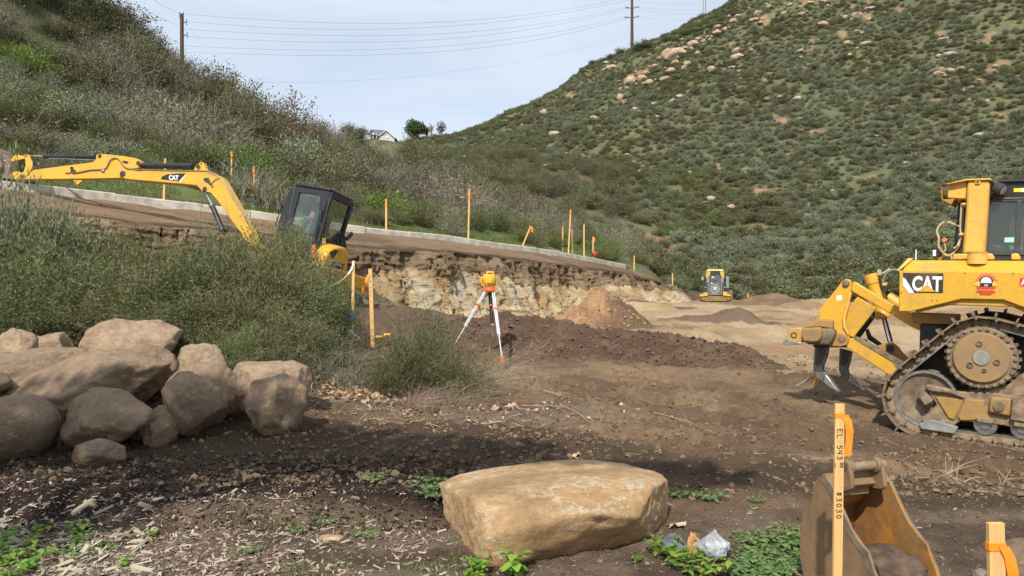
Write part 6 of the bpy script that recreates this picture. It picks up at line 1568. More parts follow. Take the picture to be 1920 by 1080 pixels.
# ================================================================ POWER POLES AND WIRES
def pole(label, px, ytop, ybot, d, w0, w1, mat, arms=()):
    a = Vector(P(px, ytop, d)); b = Vector(P(px, ybot, d)); r_ = thing('utility_pole', label, 'pole', tuple(b))
    add_to(r_, Geo().tube([b, a], [w1, w0], 10).build('pole_shaft', mat, None, smooth=True))
    for (y, x0, x1) in arms:
        p = Vector(P(px + x0, y, d)); q = Vector(P(px + x1, y - abs(x1) * .12, d)); pm = Vector(P(px, y + 2, d))
        add_to(r_, Geo().tube([p, pm, q], .06 * d / 120, 6).build('cross_arm', M['dark'], None))
        for e in (p, q): add_to(r_, Geo().tube([e + Vector((0, 0, .25)), e + Vector((0, 0, -.35))], .05 * d / 120, 6).build('insulator', M['dark'], None))
    return r_
pole('short dark brown wooden pole on the left ridge', 341, 26, 130, 70, .17, .19, M['polewood'], [(42, -3, 9), (66, -3, 10), (27, -4, 3)])
pole('tall dark wooden pole standing on the right hill ridge', 1185, -22, 100, 212, .34, .50, M['polewood'], [(14, -11, 12), (32, -13, 12), (-5, -11, 12)])
pole('pale grey steel pole, the nearer and thicker of the two on the ridge', 1321, -60, 60, 232, .42, .55, M['galv'])
pole('thin pale grey steel pole farther right on the ridge', 1380, -50, 20, 250, .36, .42, M['galv'])
WY = [(26, 44, 31, -6), (40, 55, 38, 0), (55, 67, 52, 12), (68, 79, 60, 15), (86, 93, 73, 30), (98, 103, 82, 33)]
for i, (y0, y7, y9, y1) in enumerate(WY):
    px_ = np.array([344, 700, 960, 1180]); py_ = np.array([y0, y7, y9, y1]); co = np.polyfit(px_, py_, 3)
    pth = []
    for x in np.linspace(344, 1180, 28):
        s_ = (x - 344) / 836; inv = (1 - s_) / 70 + s_ / 212
        pth.append(Vector(P(x, np.polyval(co, x), 1 / inv)))
    tag(Geo().tube(pth, [.010 + .018 * k / 28 for k in range(28)], 4, False).build('overhead_wire', M['wire']), ['topmost of the six wires strung between the two wooden poles', 'second wire from the top between the two wooden poles', 'third wire from the top between the two wooden poles', 'fourth wire from the top between the two wooden poles', 'fifth wire from the top between the two wooden poles', 'lowest of the six wires between the two wooden poles'][i], 'wire')
def wire(label, qs, r_):
    tag(Geo().tube([Vector(P(*q)) for q in qs], r_, 4, False).build('overhead_wire', M['wire']), label, 'wire')
wire('faint lone wire crossing the sky below the others', [(470, 155, 110), (600, 154, 120), (760, 146, 130), (960, 119, 150), (1173, 72, 200)], .014)
wire('upper wire running off the top left from the short pole', [(341, 27, 70), (310, 13, 62), (270, -12, 54)], .010)
wire('middle wire running off the top left from the short pole', [(341, 52, 70), (290, 28, 60), (230, -5, 50)], .010)
wire('lower wire running behind the left hilltop from the short pole', [(335, 80, 70), (270, 52, 60), (220, 28, 52), (160, -10, 44)], .010)
wire('short guy wire slanting down right from the short pole', [(344, 34, 70), (362, 60, 69), (384, 92, 68)], .014)
for i, (y0, y1) in enumerate(((3, 8), (14, 20), (20, 26), (32, 40), (-6, -3))):
    wire(['thin wire right of the tall pole, nearly at the top edge', 'upper wire between the tall pole and the grey pole', 'middle wire between the tall pole and the grey pole', 'lowest wire between the tall pole and the grey pole', 'wire leaving the tall pole above the picture'][i], [(1196, y0, 212), (1260, (y0 + y1) / 2 + 2, 222), (1321, y1, 232), (1400, y1 - 3, 245)], .016)

# ================================================================ HOUSE ON THE RIDGE
zh = lambda p: (640 + p[0] / 8.727, 220 + p[1] / 8.727)
def hp(q, d): return Vector(P(*zh(q), d))
wallm = m_plain('house_wall', (.50, .50, .50), .8); roofm = m_plain('house_roof', (.20, .20, .22), .9); trimm = m_plain('house_trim', (.75, .74, .72), .7)
hs = thing('house', 'small white gabled house peeping over the saddle between the hills', 'house', tuple(hp((700, 370), 176)))
def hchild(g, name, m, par=None):
    o = g.build(name, m, None)
    if par is None: add_to(hs, o)
    else: o.parent = par; o.matrix_parent_inverse = Matrix.Identity(4)
    return o
w1 = hchild(Geo().prism([hp((618, 292), 176), hp((735, 218), 176), hp((868, 330), 176), hp((868, 420), 176), hp((618, 420), 176)], (0, 9, 0)), 'wall', wallm)
hchild(Geo().prism([hp((600, 298), 175.6), hp((735, 206), 175.6), hp((735, 218), 175.6), hp((606, 306), 175.6)], (0, 9.6, 0)), 'roof', roofm)
hchild(Geo().prism([hp((735, 206), 175.6), hp((885, 330), 175.6), hp((880, 340), 175.6), hp((735, 218), 175.6)], (0, 9.6, 0)), 'roof', roofm)
hchild(Geo().prism([hp((600, 300), 175.5), hp((735, 208), 175.5), hp((735, 216), 175.5), hp((603, 308), 175.5)], (0, .15, 0)), 'gable_trim', trimm)
hchild(Geo().prism([hp((735, 208), 175.5), hp((884, 332), 175.5), hp((880, 340), 175.5), hp((735, 216), 175.5)], (0, .15, 0)), 'gable_trim', trimm)
hchild(Geo().prism([hp((455, 265), 178), hp((492, 205), 178), hp((575, 285), 178), hp((640, 290), 178), hp((640, 420), 178), (hp((455, 420), 178))], (0, 6, 0)), 'wall', trimm)
hchild(Geo().prism([hp((495, 196), 177.5), hp((720, 212), 182), hp((640, 285), 179), hp((578, 286), 177.5)], (0, .25, 0)), 'roof', roofm)
hchild(Geo().prism([hp((440, 262), 177.4), hp((490, 195), 177.4), hp((500, 200), 177.4), hp((450, 268), 177.4)], (0, 5, 0)), 'roof', roofm)
hchild(Geo().prism([hp((425, 264), 176.4), hp((630, 290), 176.4), hp((630, 298), 176.4), hp((425, 272), 176.4)], (0, 2, 0)), 'porch_roof', roofm)
for x0 in (468, 515, 570): hchild(Geo().prism([hp((x0, 272), 176.5), hp((x0 + 8, 272), 176.5), hp((x0 + 8, 340), 176.5), hp((x0, 340), 176.5)], (0, .2, 0)), 'porch_post', trimm)
for x0 in (480, 535): hchild(Geo().prism([hp((x0, 292), 177.9), hp((x0 + 28, 294), 177.9), hp((x0 + 28, 325), 177.9), hp((x0, 325), 177.9)], (0, .15, 0)), 'window', M['glass_dark'])
for q in ((492, 248, 9), (725, 262, 9), (668, 325, 9), (745, 325, 9)): hchild(Geo().lathe(hp(q[:2], 175.9 if q[0] > 600 else 177.9), (0, -1, 0), [(0, .20), (.05, .20), (.05, 0)], 10), 'window', M['white'])
# ================================================================ VEGETATION
def unit(v): return v / np.maximum(np.linalg.norm(v, axis=-1, keepdims=True), 1e-9)
def diamonds(pos, dr, ln, wd, r_, curl=0.0):
    """leaf-like diamonds: pos base, dr direction"""
    n = len(pos); side = unit(np.cross(dr, r_.normal(size=(n, 3)))); ln = np.broadcast_to(ln, n)[:, None]; wd = np.broadcast_to(wd, n)[:, None]
    up = np.cross(side, dr)
    mid = pos + dr * ln * .45 + up * ln * curl; tip = pos + dr * ln
    V = np.stack([pos, mid + side * wd / 2, tip, mid - side * wd / 2], 1).reshape(-1, 3)
    return V, np.arange(4 * n).reshape(n, 4)
def strips(P0, P1, P2, w0, r_):
    """curved thin stems as two quads each"""
    n = len(P0); d = unit(P2 - P0); side = unit(np.cross(d, r_.normal(size=(n, 3)))); w0 = np.broadcast_to(w0, n)[:, None]
    V = np.stack([P0 - side * w0 / 2, P0 + side * w0 / 2, P1 + side * w0 * .36, P1 - side * w0 * .36, P2 + side * w0 * .12, P2 - side * w0 * .12], 1).reshape(-1, 3)
    b = np.arange(n)[:, None] * 6
    F = np.concatenate([b + np.array([[0, 1, 2, 3]]), b + np.array([[3, 2, 4, 5]])])
    return V, F
def bush_mesh(name, mat, seed, h=1.0, w=1.0, stems=60, leaves=2500, ln=.06, wd=.02, up=.7, spread=.8, t0=.35, lean=(0, 0), sw=.012, dome=.6, lump=.5, twigmat=None, base=.12, shade_top=True, extra=0, curl=0.0):
    r_ = np.random.default_rng(seed)
    ph = r_.uniform(0, 2 * np.pi, stems); q = np.sqrt(r_.uniform(0, 1, stems))
    el = q * (np.pi / 2) * dome / .6 * .95; el = np.minimum(el, 1.5)
    rad = 1 - lump * r_.uniform(0, 1, stems) ** 1.5
    lob = 1 + .25 * np.sin(ph * 3 + seed) * q + .15 * np.sin(ph * 5 + seed * 2)
    end = np.stack([np.sin(el) * np.cos(ph) * w / 2 * lob, np.sin(el) * np.sin(ph) * w / 2 * lob, (np.cos(el) ** .7) * h * .9 + .08 * h], 1) * rad[:, None]
    end[:, 0] += lean[0] * end[:, 2]; end[:, 1] += lean[1] * end[:, 2]
    b0 = np.stack([np.cos(ph) * q * base * w, np.sin(ph) * q * base * w, np.full(stems, -.05 * h)], 1)
    midp = (b0 + end) / 2 + np.stack([np.cos(ph) * -.04 * w, np.sin(ph) * -.04 * w, np.full(stems, .10 * h)], 1) + r_.normal(size=(stems, 3)) * .03 * w
    Vs, Fs = strips(b0, midp, end, sw, r_)
    k = r_.integers(0, stems, leaves); t = t0 + (1 - t0) * r_.uniform(0, 1, leaves) ** .7
    tt = t[:, None]
    pos = (1 - tt) ** 2 * b0[k] + 2 * tt * (1 - tt) * midp[k] + tt ** 2 * end[k]
    tan = unit(2 * (1 - tt) * (midp[k] - b0[k]) + 2 * tt * (end[k] - midp[k]))
    pos = pos + r_.normal(size=(leaves, 3)) * np.array([.055 * w, .055 * w, .04 * h]) * (.4 + t[:, None] * .8)
    dr = unit(tan * up + np.array([0, 0, up * .5]) + unit(r_.normal(size=(leaves, 3))) * spread)
    Vl, Fl = diamonds(pos, dr, ln * r_.uniform(.6, 1.4, leaves), wd * r_.uniform(.7, 1.3, leaves), r_, curl)
    V = [Vs, Vl]; F = [Fs, Fl + len(Vs)]; mi = [np.ones(len(Fs)), np.zeros(len(Fl))]
    sh = [r_.uniform(0, 1, len(Fs)), np.clip(r_.normal(.42, .25, len(Fl)) + (t - .6) * .35, 0, 1)]  # leaves lighter towards stem tips, as new growth and as painted top light
    if extra:   # bare side twigs
        k = r_.integers(0, stems, extra); t = r_.uniform(.3, 1, extra)[:, None]
        p = (1 - t) ** 2 * b0[k] + 2 * t * (1 - t) * midp[k] + t ** 2 * end[k]
        dd = unit(unit(end[k] - b0[k]) * .8 + r_.normal(size=(extra, 3)) * .6); L_ = r_.uniform(.12, .35, extra)[:, None] * min(h, w)
        p2 = p + dd * L_; pm = (p + p2) / 2 + r_.normal(size=(extra, 3)) * .03 * w
        Ve, Fe_ = strips(p, pm, p2, sw * .55, r_); n0 = sum(len(v) for v in V); V.append(Ve); F.append(Fe_ + n0); mi.append(np.ones(len(Fe_))); sh.append(r_.uniform(.2, 1, len(Fe_)))
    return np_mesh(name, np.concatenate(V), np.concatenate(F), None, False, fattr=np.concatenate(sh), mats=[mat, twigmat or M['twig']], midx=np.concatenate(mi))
rv = random.Random(11)
def put(name, me, x, y, z, s, label, cat, group, rz=None, sz=None, tilt=0.0):
    o = link(name, me, loc=(x, y, z), rot=(rv.uniform(-tilt, tilt), rv.uniform(-tilt, tilt), rv.uniform(0, 6.28) if rz is None else rz), scale=(s, s, sz or s))
    return tag(o, label, cat, group)
# ---- the big shrub thicket on the left
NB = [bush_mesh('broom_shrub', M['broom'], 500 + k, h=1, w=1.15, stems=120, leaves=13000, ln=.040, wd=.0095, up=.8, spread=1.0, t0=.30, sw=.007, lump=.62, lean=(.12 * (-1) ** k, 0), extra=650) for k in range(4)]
SG = [bush_mesh('sage_shrub', M['sage'], 520 + k, h=1, w=1.0, stems=120, leaves=9000, ln=.045, wd=.014, up=1.1, spread=.7, t0=.25, sw=.006, lump=.4) for k in range(2)]
def near_bush(px, pytop, d, wpx, me, label, group, cat='shrub', name='broom_shrub', rz=None):
    x = (px - 960) * d / FPX; z0 = lz_(x, d); zt = CAMZ - (pytop - 540) * d / FPX; h_ = max(.4, zt - z0) / .86; w_ = wpx * d / FPX
    o = put(name, me, x, d, z0 - .05, w_ / 1.15, label, cat, group, rz, h_)
    return o
thick = [(-60, 385, 12.6, 300), (120, 412, 12.6, 300), (220, 436, 12.7, 260), (330, 446, 12.5, 280), (430, 440, 12.7, 240), (500, 420, 13.0, 210), (535, 428, 13.4, 150), (565, 440, 12.9, 170), (605, 478, 13.0, 130), (632, 535, 12.7, 100),
         (-40, 450, 11.6, 290), (70, 445, 11.5, 280), (180, 470, 11.6, 260), (280, 480, 11.4, 260), (380, 480, 11.6, 250), (475, 460, 11.7, 250), (550, 485, 11.9, 200), (604, 540, 12.0, 130),
         (-20, 540, 10.8, 260), (100, 530, 10.7, 250), (210, 540, 10.6, 240), (320, 545, 10.5, 240), (410, 545, 10.5, 240), (500, 560, 10.6, 230), (570, 600, 10.8, 170), (370, 600, 9.9, 150), (450, 612, 9.8, 150), (525, 625, 9.9, 140)]
for i, (px, pt, d, wp) in enumerate(thick):
    near_bush(px, pt, d, wp, NB[i % 4], 'dense dark green fine stemmed shrub in the thicket behind the rock heap', 'shrubs of the thicket behind the rocks')
near_bush(110, 385, 12.5, 170, SG[1], 'pale grey green feathery shrub right of the tallest one at the left', None, name='sage_shrub')
near_bush(30, 322, 12.3, 230, SG[0], 'pale grey green feathery shrub at the left edge, taller than the thicket', None, name='sage_shrub')
near_bush(-70, 345, 12.0, 220, SG[1], 'pale grey green shrub cut by the left edge of the picture', None, name='sage_shrub')
sprig = bush_mesh('tall_sprig_shrub', M['leafy'], 540, h=1, w=.8, stems=26, leaves=700, ln=.035, wd=.014, up=.9, spread=.9, t0=.5, sw=.008, lump=.5, extra=160)
near_bush(395, 372, 12.9, 130, sprig, 'open spindly shrub rising above the thicket under the boom', None, name='spindly_shrub')
near_bush(470, 440, 13.2, 80, sprig, 'small spindly shrub in front of the foot of the boom', None, name='spindly_shrub')
# dead twigs at the right foot of the thicket
DT = [bush_mesh('dead_twigs', M['straw'], 550 + k, h=1, w=1.6, stems=150, leaves=10, ln=.05, wd=.01, sw=.010, lump=.7, extra=420, base=.35) for k in range(2)]
for i, (px, pt, d, wp) in enumerate(((560, 640, 10.3, 150), (610, 650, 10.2, 150), (650, 668, 10.4, 130), (600, 615, 11.0, 170), (640, 635, 11.3, 120), (505, 640, 9.75, 130))):
    near_bush(px, pt, d, wp, DT[i % 2], 'tangle of bare grey twigs at the right foot of the thicket', 'bare twig tangles beside the thicket', 'dead brush', 'dead_brush')
# ---- the small shrub with dry grass at its right
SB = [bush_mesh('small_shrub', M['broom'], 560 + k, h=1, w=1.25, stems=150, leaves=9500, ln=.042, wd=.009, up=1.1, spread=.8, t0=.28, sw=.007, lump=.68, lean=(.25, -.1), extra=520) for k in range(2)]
near_bush(762, 585, 10.9, 190, SB[0], 'small green fine stemmed shrub left of the tripod', None, 'shrub', 'small_shrub', 0)
near_bush(735, 640, 10.5, 150, SB[1], 'low front part of the green shrub left of the tripod', None, 'shrub', 'small_shrub', .3)
near_bush(830, 640, 10.8, 150, SB[1], 'low green shrub between the small shrub and the dry grass clump', None, 'shrub', 'small_shrub', .1)
DG = [bush_mesh('dry_grass_clump', M['straw'], 570 + k, h=1, w=1.7, stems=430, leaves=300, ln=.10, wd=.005, up=2, spread=.5, t0=.5, sw=.006, lump=.75, lean=(.42, -.2), dome=.7, twigmat=M['straw'], extra=260) for k in range(2)]
near_bush(878, 628, 11.1, 185, DG[0], 'clump of dry grey grass arching under the tripod', None, 'dry grass', 'dry_grass_clump', 0)
near_bush(890, 700, 10.7, 120, DG[1], 'low dry grass clump in front of the tripod foot', None, 'dry grass', 'dry_grass_clump', .2)
near_bush(830, 705, 10.3, 150, DG[1], 'low dry grass clump at the foot of the small green shrub', None, 'dry grass', 'dry_grass_clump', -.3)
near_bush(765, 720, 10.1, 130, DG[0], 'sparse dry grass at the front left of the small green shrub', None, 'dry grass', 'dry_grass_clump', .5)
# ---- hill shrubs, individuals
HB_ = {
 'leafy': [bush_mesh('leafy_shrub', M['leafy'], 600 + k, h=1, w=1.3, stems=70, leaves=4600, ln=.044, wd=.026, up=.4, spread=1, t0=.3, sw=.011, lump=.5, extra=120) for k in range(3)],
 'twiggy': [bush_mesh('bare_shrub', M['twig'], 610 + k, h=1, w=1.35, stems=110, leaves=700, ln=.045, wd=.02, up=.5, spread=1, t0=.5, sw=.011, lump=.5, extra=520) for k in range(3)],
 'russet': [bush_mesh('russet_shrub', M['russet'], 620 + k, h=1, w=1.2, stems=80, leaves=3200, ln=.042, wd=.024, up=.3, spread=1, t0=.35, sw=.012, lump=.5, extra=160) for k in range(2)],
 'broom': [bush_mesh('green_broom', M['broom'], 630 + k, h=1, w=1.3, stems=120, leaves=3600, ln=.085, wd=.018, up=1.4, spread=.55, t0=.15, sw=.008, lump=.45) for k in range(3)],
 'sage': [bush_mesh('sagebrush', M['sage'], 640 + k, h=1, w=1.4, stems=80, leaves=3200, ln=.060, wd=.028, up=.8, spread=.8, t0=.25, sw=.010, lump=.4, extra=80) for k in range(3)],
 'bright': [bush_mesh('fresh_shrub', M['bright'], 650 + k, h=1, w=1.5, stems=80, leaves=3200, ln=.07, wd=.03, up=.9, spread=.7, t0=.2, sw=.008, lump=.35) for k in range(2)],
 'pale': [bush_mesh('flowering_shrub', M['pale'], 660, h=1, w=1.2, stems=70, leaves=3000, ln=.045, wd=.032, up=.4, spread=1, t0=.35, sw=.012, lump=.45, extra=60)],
}
HL = {'leafy': ('olive green leafy shrub on the left slope', 'shrub', 'olive leafy shrubs on the left slope'), 'twiggy': ('bare grey twiggy bush on the left slope', 'bush', 'bare twiggy bushes on the left slope'),
      'russet': ('brownish shrub with rusty leaves on the left slope', 'shrub', 'brownish shrubs on the left slope'), 'broom': ('upright green broom bush above the kerb', 'bush', 'green broom bushes above the kerb'),
      'sage': ('grey green sage bush on the slope', 'bush', 'grey green sage bushes on the slope'), 'bright': ('fresh bright green bush on the slope', 'bush', 'bright green bushes on the slope')}
def slope_bush(kind, px, d, h_, w_=None, label=None, group=None, cat='shrub', sink=.1):
    x = (px - 960) * d / FPX; z0 = hz(x, d); me = rv.choice(HB_[kind]); lb = HL.get(kind)
    w_ = w_ or h_ * 1.25
    return put(me.name.split('.')[0], me, x, d, z0 - sink * h_, w_ / 1.3, label or lb[0], cat if label else lb[1], group if label else lb[2], sz=h_)
for kind, px, d, h_, w_, lab in [('leafy', 100, 39, 3.4, 5, 'big dark leafy shrub near the top left of the slope'), ('leafy', 205, 41, 2.6, 4, 'leafy shrub on the left ridge line before the slope drops'), ('leafy', 432, 48, 4.4, 4.4, 'tall airy shrub on the ridge right of the wooden pole'), ('leafy', 462, 49.5, 3.0, 3.0, 'lower airy shrub at the right of the tall one on the ridge'),
                                  ('russet', 395, 47, 3.4, 3.6, 'brownish twiggy shrub just right of the wooden pole'), ('russet', 545, 46, 4.2, 4.6, 'big rusty leaved shrub on the falling ridge line'), ('leafy', 500, 49, 3.4, 4.2, 'dark leafy shrub on the ridge between the airy and the rusty ones'), ('russet', 590, 50, 3.2, 4, 'rusty shrub at the lower end of the left ridge'),
                                  ('pale', 560, 35, 3.0, 3.0, 'large shrub with pale whitish flowers above the excavator cab'), ('bright', 445, 29, 1.7, 2.6, 'bluish green bush above the brush pile'), ('bright', 425, 30, 1.5, 1.8, 'round fresh green bush beside the orange tipped stake'), ('twiggy', 395, 32, 3.4, 4.8, 'large bare branched bush in the middle of the left slope'), ('twiggy', 330, 33, 3.0, 4.5, 'wide bare branched bush left of the largest one'),
                                  ('bright', 700, 31, 1.4, 2.8, 'bright yellow green bush above the short orange stake'), ('bright', 45, 33, 1.6, 2.0, 'green bush high on the left slope in the grass patch'), ('pale', 120, 27, 1.6, 2.6, 'whitish flowering bush low on the left slope'), ('twiggy', 860, 39, 3.6, 4.2, 'pale barked bare bush behind the tallest kerb stake'),
                                  ('russet', 655, 29.5, 1.2, 1.8, 'low reddish brown bush just right of the excavator cab'), ('twiggy', 50, 25, 1.5, 3.2, 'dark bare bush behind the excavator arm end')]:
    slope_bush(kind, px, d, h_, w_, lab, None, 'shrub')
def kerb_d(px):
    ks = np.array([k[0] for k in KERB]); kd = np.array([k[2] for k in KERB]); return float(np.interp(px, ks, kd))
cnt = {}
grid = []
for i in range(3600):
    px = rv.uniform(-130, 1290); lo = kerb_d(px) + 2.0 if px < 1150 else 47; hi = np.interp(px, [-100, 200, 480, 640, 760, 900, 1290], [44, 46, 56, 66, 92, 118, 100])
    d = math.sqrt(rv.uniform(lo ** 2, hi ** 2)); grid.append((px, d))
acc = []
for px, d in grid:
    x = (px - 960) * d / FPX
    mn = 1.0 if d < 34 else (1.3 if d < 60 else 1.9)
    if 670 < px < 770 and d > 52: continue
    if any((x - a) ** 2 + (d - b) ** 2 < mn * mn for a, b in acc): continue
    kd = kerb_d(px) if px < 1180 else 46
    n = float(noise2(np.array([x]), np.array([d]), 7, 301)[0]); n2 = float(noise2(np.array([x]), np.array([d]), 3, 302)[0]); u = rv.random()
    near = d - kd
    if px < 640:
        if near < 3 + (2.5 if px < 320 else 0) and px < 330: continue
        if near < 6: kind = 'broom' if n2 > .35 else ('twiggy' if n > .5 else 'sage')
        elif px < 190 and d > 29 and d < 36 and n2 > .3: kind = 'bright' if u < .35 else 'sage'; 
        elif px < 200: kind = 'sage' if u < .45 else ('broom' if u < .75 else 'twiggy')
        else: kind = 'twiggy' if n > .48 else ('leafy' if u < .6 else 'russet')
        if px < 200 and d > 37: kind = 'twiggy' if u < .45 else 'leafy'
    elif px < 1180:
        if near < 1.6: continue
        if near < 9: kind = 'broom' if u < .86 else 'twiggy'
        elif near < 22: kind = 'twiggy' if n > .42 else ('leafy' if u < .6 else 'russet')
        else: kind = 'russet' if u < .3 else ('leafy' if u < .8 else 'sage')
    else: kind = 'sage' if u < .55 else 'broom'
    c = cnt.get(kind, 0)
    if c >= 290: kind = 'leafy' if cnt.get('leafy', 0) < 280 else 'sage'; c = cnt.get(kind, 0)
    if c >= 292: continue
    cnt[kind] = c + 1; acc.append((x, d))
    h_ = {'broom': 1.25, 'twiggy': 1.9, 'leafy': 1.9, 'russet': 2.0, 'sage': 1.15, 'bright': .8}[kind] * rv.uniform(.7, 1.25) * (1.0 if d < 60 else 1.1)
    if near < 4 and px < 1180: h_ *= .75
    if px > 1180: h_ *= .8
    slope_bush(kind, px, d, h_, h_ * rv.uniform(1.2, 1.7) * (1.0 if kind != 'broom' else 1.15))
for i in range(620):
    px = rv.uniform(-90, 330); up_ = rv.random() < .35; d = rv.uniform(31, 46) if up_ else rv.uniform(kerb_d(px) + 2.3, 31); x = (px - 960) * d / FPX
    if any((x - a) ** 2 + (d - b) ** 2 < .75 ** 2 for a, b in acc): continue
    u = rv.random(); kind = ('twiggy' if u < .5 else 'leafy') if up_ else ('sage' if u < .42 else 'broom' if u < .78 else 'twiggy')
    if cnt.get(kind, 0) >= 292: continue
    acc.append((x, d)); cnt[kind] = cnt.get(kind, 0) + 1; h_ = rv.uniform(1.5, 2.4) if up_ else rv.uniform(.7, 1.25); slope_bush(kind, px, d, h_, h_ * rv.uniform(1.3, 1.8))
# dry cut brush pile above the cab
BP = bush_mesh('brush_pile', M['straw'], 700, h=1, w=2.2, stems=260, leaves=10, sw=.02, ln=.05, wd=.02, lump=.7, extra=900, base=.45)
for px, d, h_, lab in ((455, 26.5, 1.5, 'heap of cut dry branches above the kerb, left heap'), (500, 26.0, 1.2, 'heap of cut dry branches just left of the excavator cab'), (690, 28.6, .9, 'low heap of dry branches at the kerb right of the cab')):
    x = (px - 960) * d / FPX; put('brush_pile', BP, x, d, hz(x, d) - .1, h_ * .95, lab, 'brush pile', None, sz=h_)
# ---- right hill: about 300 nearest as individuals, the rest as one mass
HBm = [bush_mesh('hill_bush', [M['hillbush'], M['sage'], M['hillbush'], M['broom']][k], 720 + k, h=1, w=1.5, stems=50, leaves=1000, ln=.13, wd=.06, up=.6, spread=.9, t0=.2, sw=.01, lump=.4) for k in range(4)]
ra = np.random.default_rng(88)
nc = 60000
px = ra.uniform(770, 2060, nc); dd = np.sqrt(ra.uniform(51.5 ** 2, 200 ** 2, nc)); xx = (px - 960) * dd / FPX
# thin by a grid so they keep their distance
gs = .95; key = np.floor(xx / gs).astype(int) * 100003 + np.floor(dd / gs).astype(int); _, first = np.unique(key, return_index=True)
px, dd, xx = px[first], dd[first], xx[first]
zz = Hup(xx, dd)
gap = fbm2(xx, dd, 7, 4, 51)                 # same noise as the grass patches in the ground
bare = fbm2(xx, dd, 3.2, 4, 54)
ok = ((gap < .64) | (ra.uniform(0, 1, len(xx)) < .6)) & (bare < .72) & ((px > 1180) | (dd > np.interp(px, [760, 900, 1180], [95, 112, 100]))) & (dd < np.interp(px, [770, 1050, 1400, 2060], [192, 190, 182, 150]) + 6)
px, dd, xx, zz = px[ok], dd[ok], xx[ok], zz[ok]
order = np.argsort(dd)
ind = order[:292]; rest = order[292:]
for i in ind:
    s_ = ra.uniform(.55, 1.15); k = rv.randrange(4)
    g_ = 'grey green bushes on the foot of the big hill' if k == 1 else 'dark green bushes on the foot of the big hill'
    put('hill_bush', HBm[k], float(xx[i]), float(dd[i]), float(zz[i]) - .08, 1.15 * s_ * 1.2, 'low grey green bush on the foot of the big hill' if k == 1 else 'low dark green bush on the foot of the big hill', 'bush', g_, sz=1.05 * s_)
# the rest: one object that sets copies of four bushes on its points
src = {}
for o in list(C.objects):
    if o.name.startswith('hill_bush') and o.data in HBm and o.data not in src: src[o.data] = o
me = bpy.data.meshes.new('hill_scrub'); n = len(rest); me.vertices.add(n)
me.vertices.foreach_set('co', np.stack([xx[rest], dd[rest], zz[rest] - .12], 1).astype(np.float32).ravel())
tone = fbm2(xx, dd, 11, 3, 97)[rest]
sc_ = ra.uniform(.45, 1.0, n) * (1 + .45 * (ra.uniform(0, 1, n) < .12)); pick = np.where(ra.uniform(0, 1, n) < .12 + .5 * sstep(.5, .7, tone), 1, ra.integers(0, 3, n) * 1); pick = np.where((pick == 1) & (tone < .45), 3, pick)
for nm, dt, ty, val in (('bush_scale', 'FLOAT', 'value', sc_), ('bush_turn', 'FLOAT', 'value', ra.uniform(0, 6.28, n)), ('bush_pick', 'INT', 'value', pick.astype(np.int32))):
    at = me.attributes.new(nm, dt, 'POINT'); at.data.foreach_set(ty, val.astype(np.int32 if dt == 'INT' else np.float32))
scrub = link('hill_scrub', me)
ng = bpy.data.node_groups.new('scrub', 'GeometryNodeTree'); ng.interface.new_socket('Geometry', in_out='INPUT', socket_type='NodeSocketGeometry'); ng.interface.new_socket('Geometry', in_out='OUTPUT', socket_type='NodeSocketGeometry')
gi = ng.nodes.new('NodeGroupInput'); go = ng.nodes.new('NodeGroupOutput'); iop = ng.nodes.new('GeometryNodeInstanceOnPoints'); jn = ng.nodes.new('GeometryNodeJoinGeometry')
for m_ in HBm[::-1]:
    oi = ng.nodes.new('GeometryNodeObjectInfo'); oi.inputs['Object'].default_value = src[m_]; oi.inputs['As Instance'].default_value = True; ng.links.new(oi.outputs['Geometry'], jn.inputs[0])
def nattr(nm, dt):
    a = ng.nodes.new('GeometryNodeInputNamedAttribute'); a.data_type = dt; a.inputs['Name'].default_value = nm; return [o_ for o_ in a.outputs if o_.enabled][0]
cx_ = ng.nodes.new('ShaderNodeCombineXYZ'); ng.links.new(nattr('bush_turn', 'FLOAT'), cx_.inputs[2])
iop.inputs['Pick Instance'].default_value = True
ng.links.new(gi.outputs[0], iop.inputs['Points']); ng.links.new(jn.outputs[0], iop.inputs['Instance']); ng.links.new(nattr('bush_pick', 'INT'), iop.inputs['Instance Index']); ng.links.new(cx_.outputs[0], iop.inputs['Rotation']); ng.links.new(nattr('bush_scale', 'FLOAT'), iop.inputs['Scale'])
ng.links.new(iop.outputs[0], go.inputs[0])
scrub.modifiers.new('scrub', 'NODES').node_group = ng
tag(scrub, 'low dark green scrub covering the big hill in thousands of rounded bushes', 'scrub', kind='stuff')
# ridge shrubs on the right skyline
for px_, py_, h_, w_ in ((1166, 97, 2.2, 4.5), (1205, 88, 2.6, 6.5), (1216, 84, 2.2, 5), (1253, 72, 2.0, 4), (1285, 62, 2.2, 5), (1300, 57, 2.0, 4), (1150, 104, 1.6, 4), (1129, 112, 1.6, 3)):
    c, d = hill_hit(px_, py_ + 6); put('leafy_shrub', HB_['leafy'][0], c[0], c[1], c[2] - .3, w_ / 1.3, 'dark shrub standing on the skyline of the big hill', 'shrub', 'shrubs on the skyline of the big hill', sz=h_)
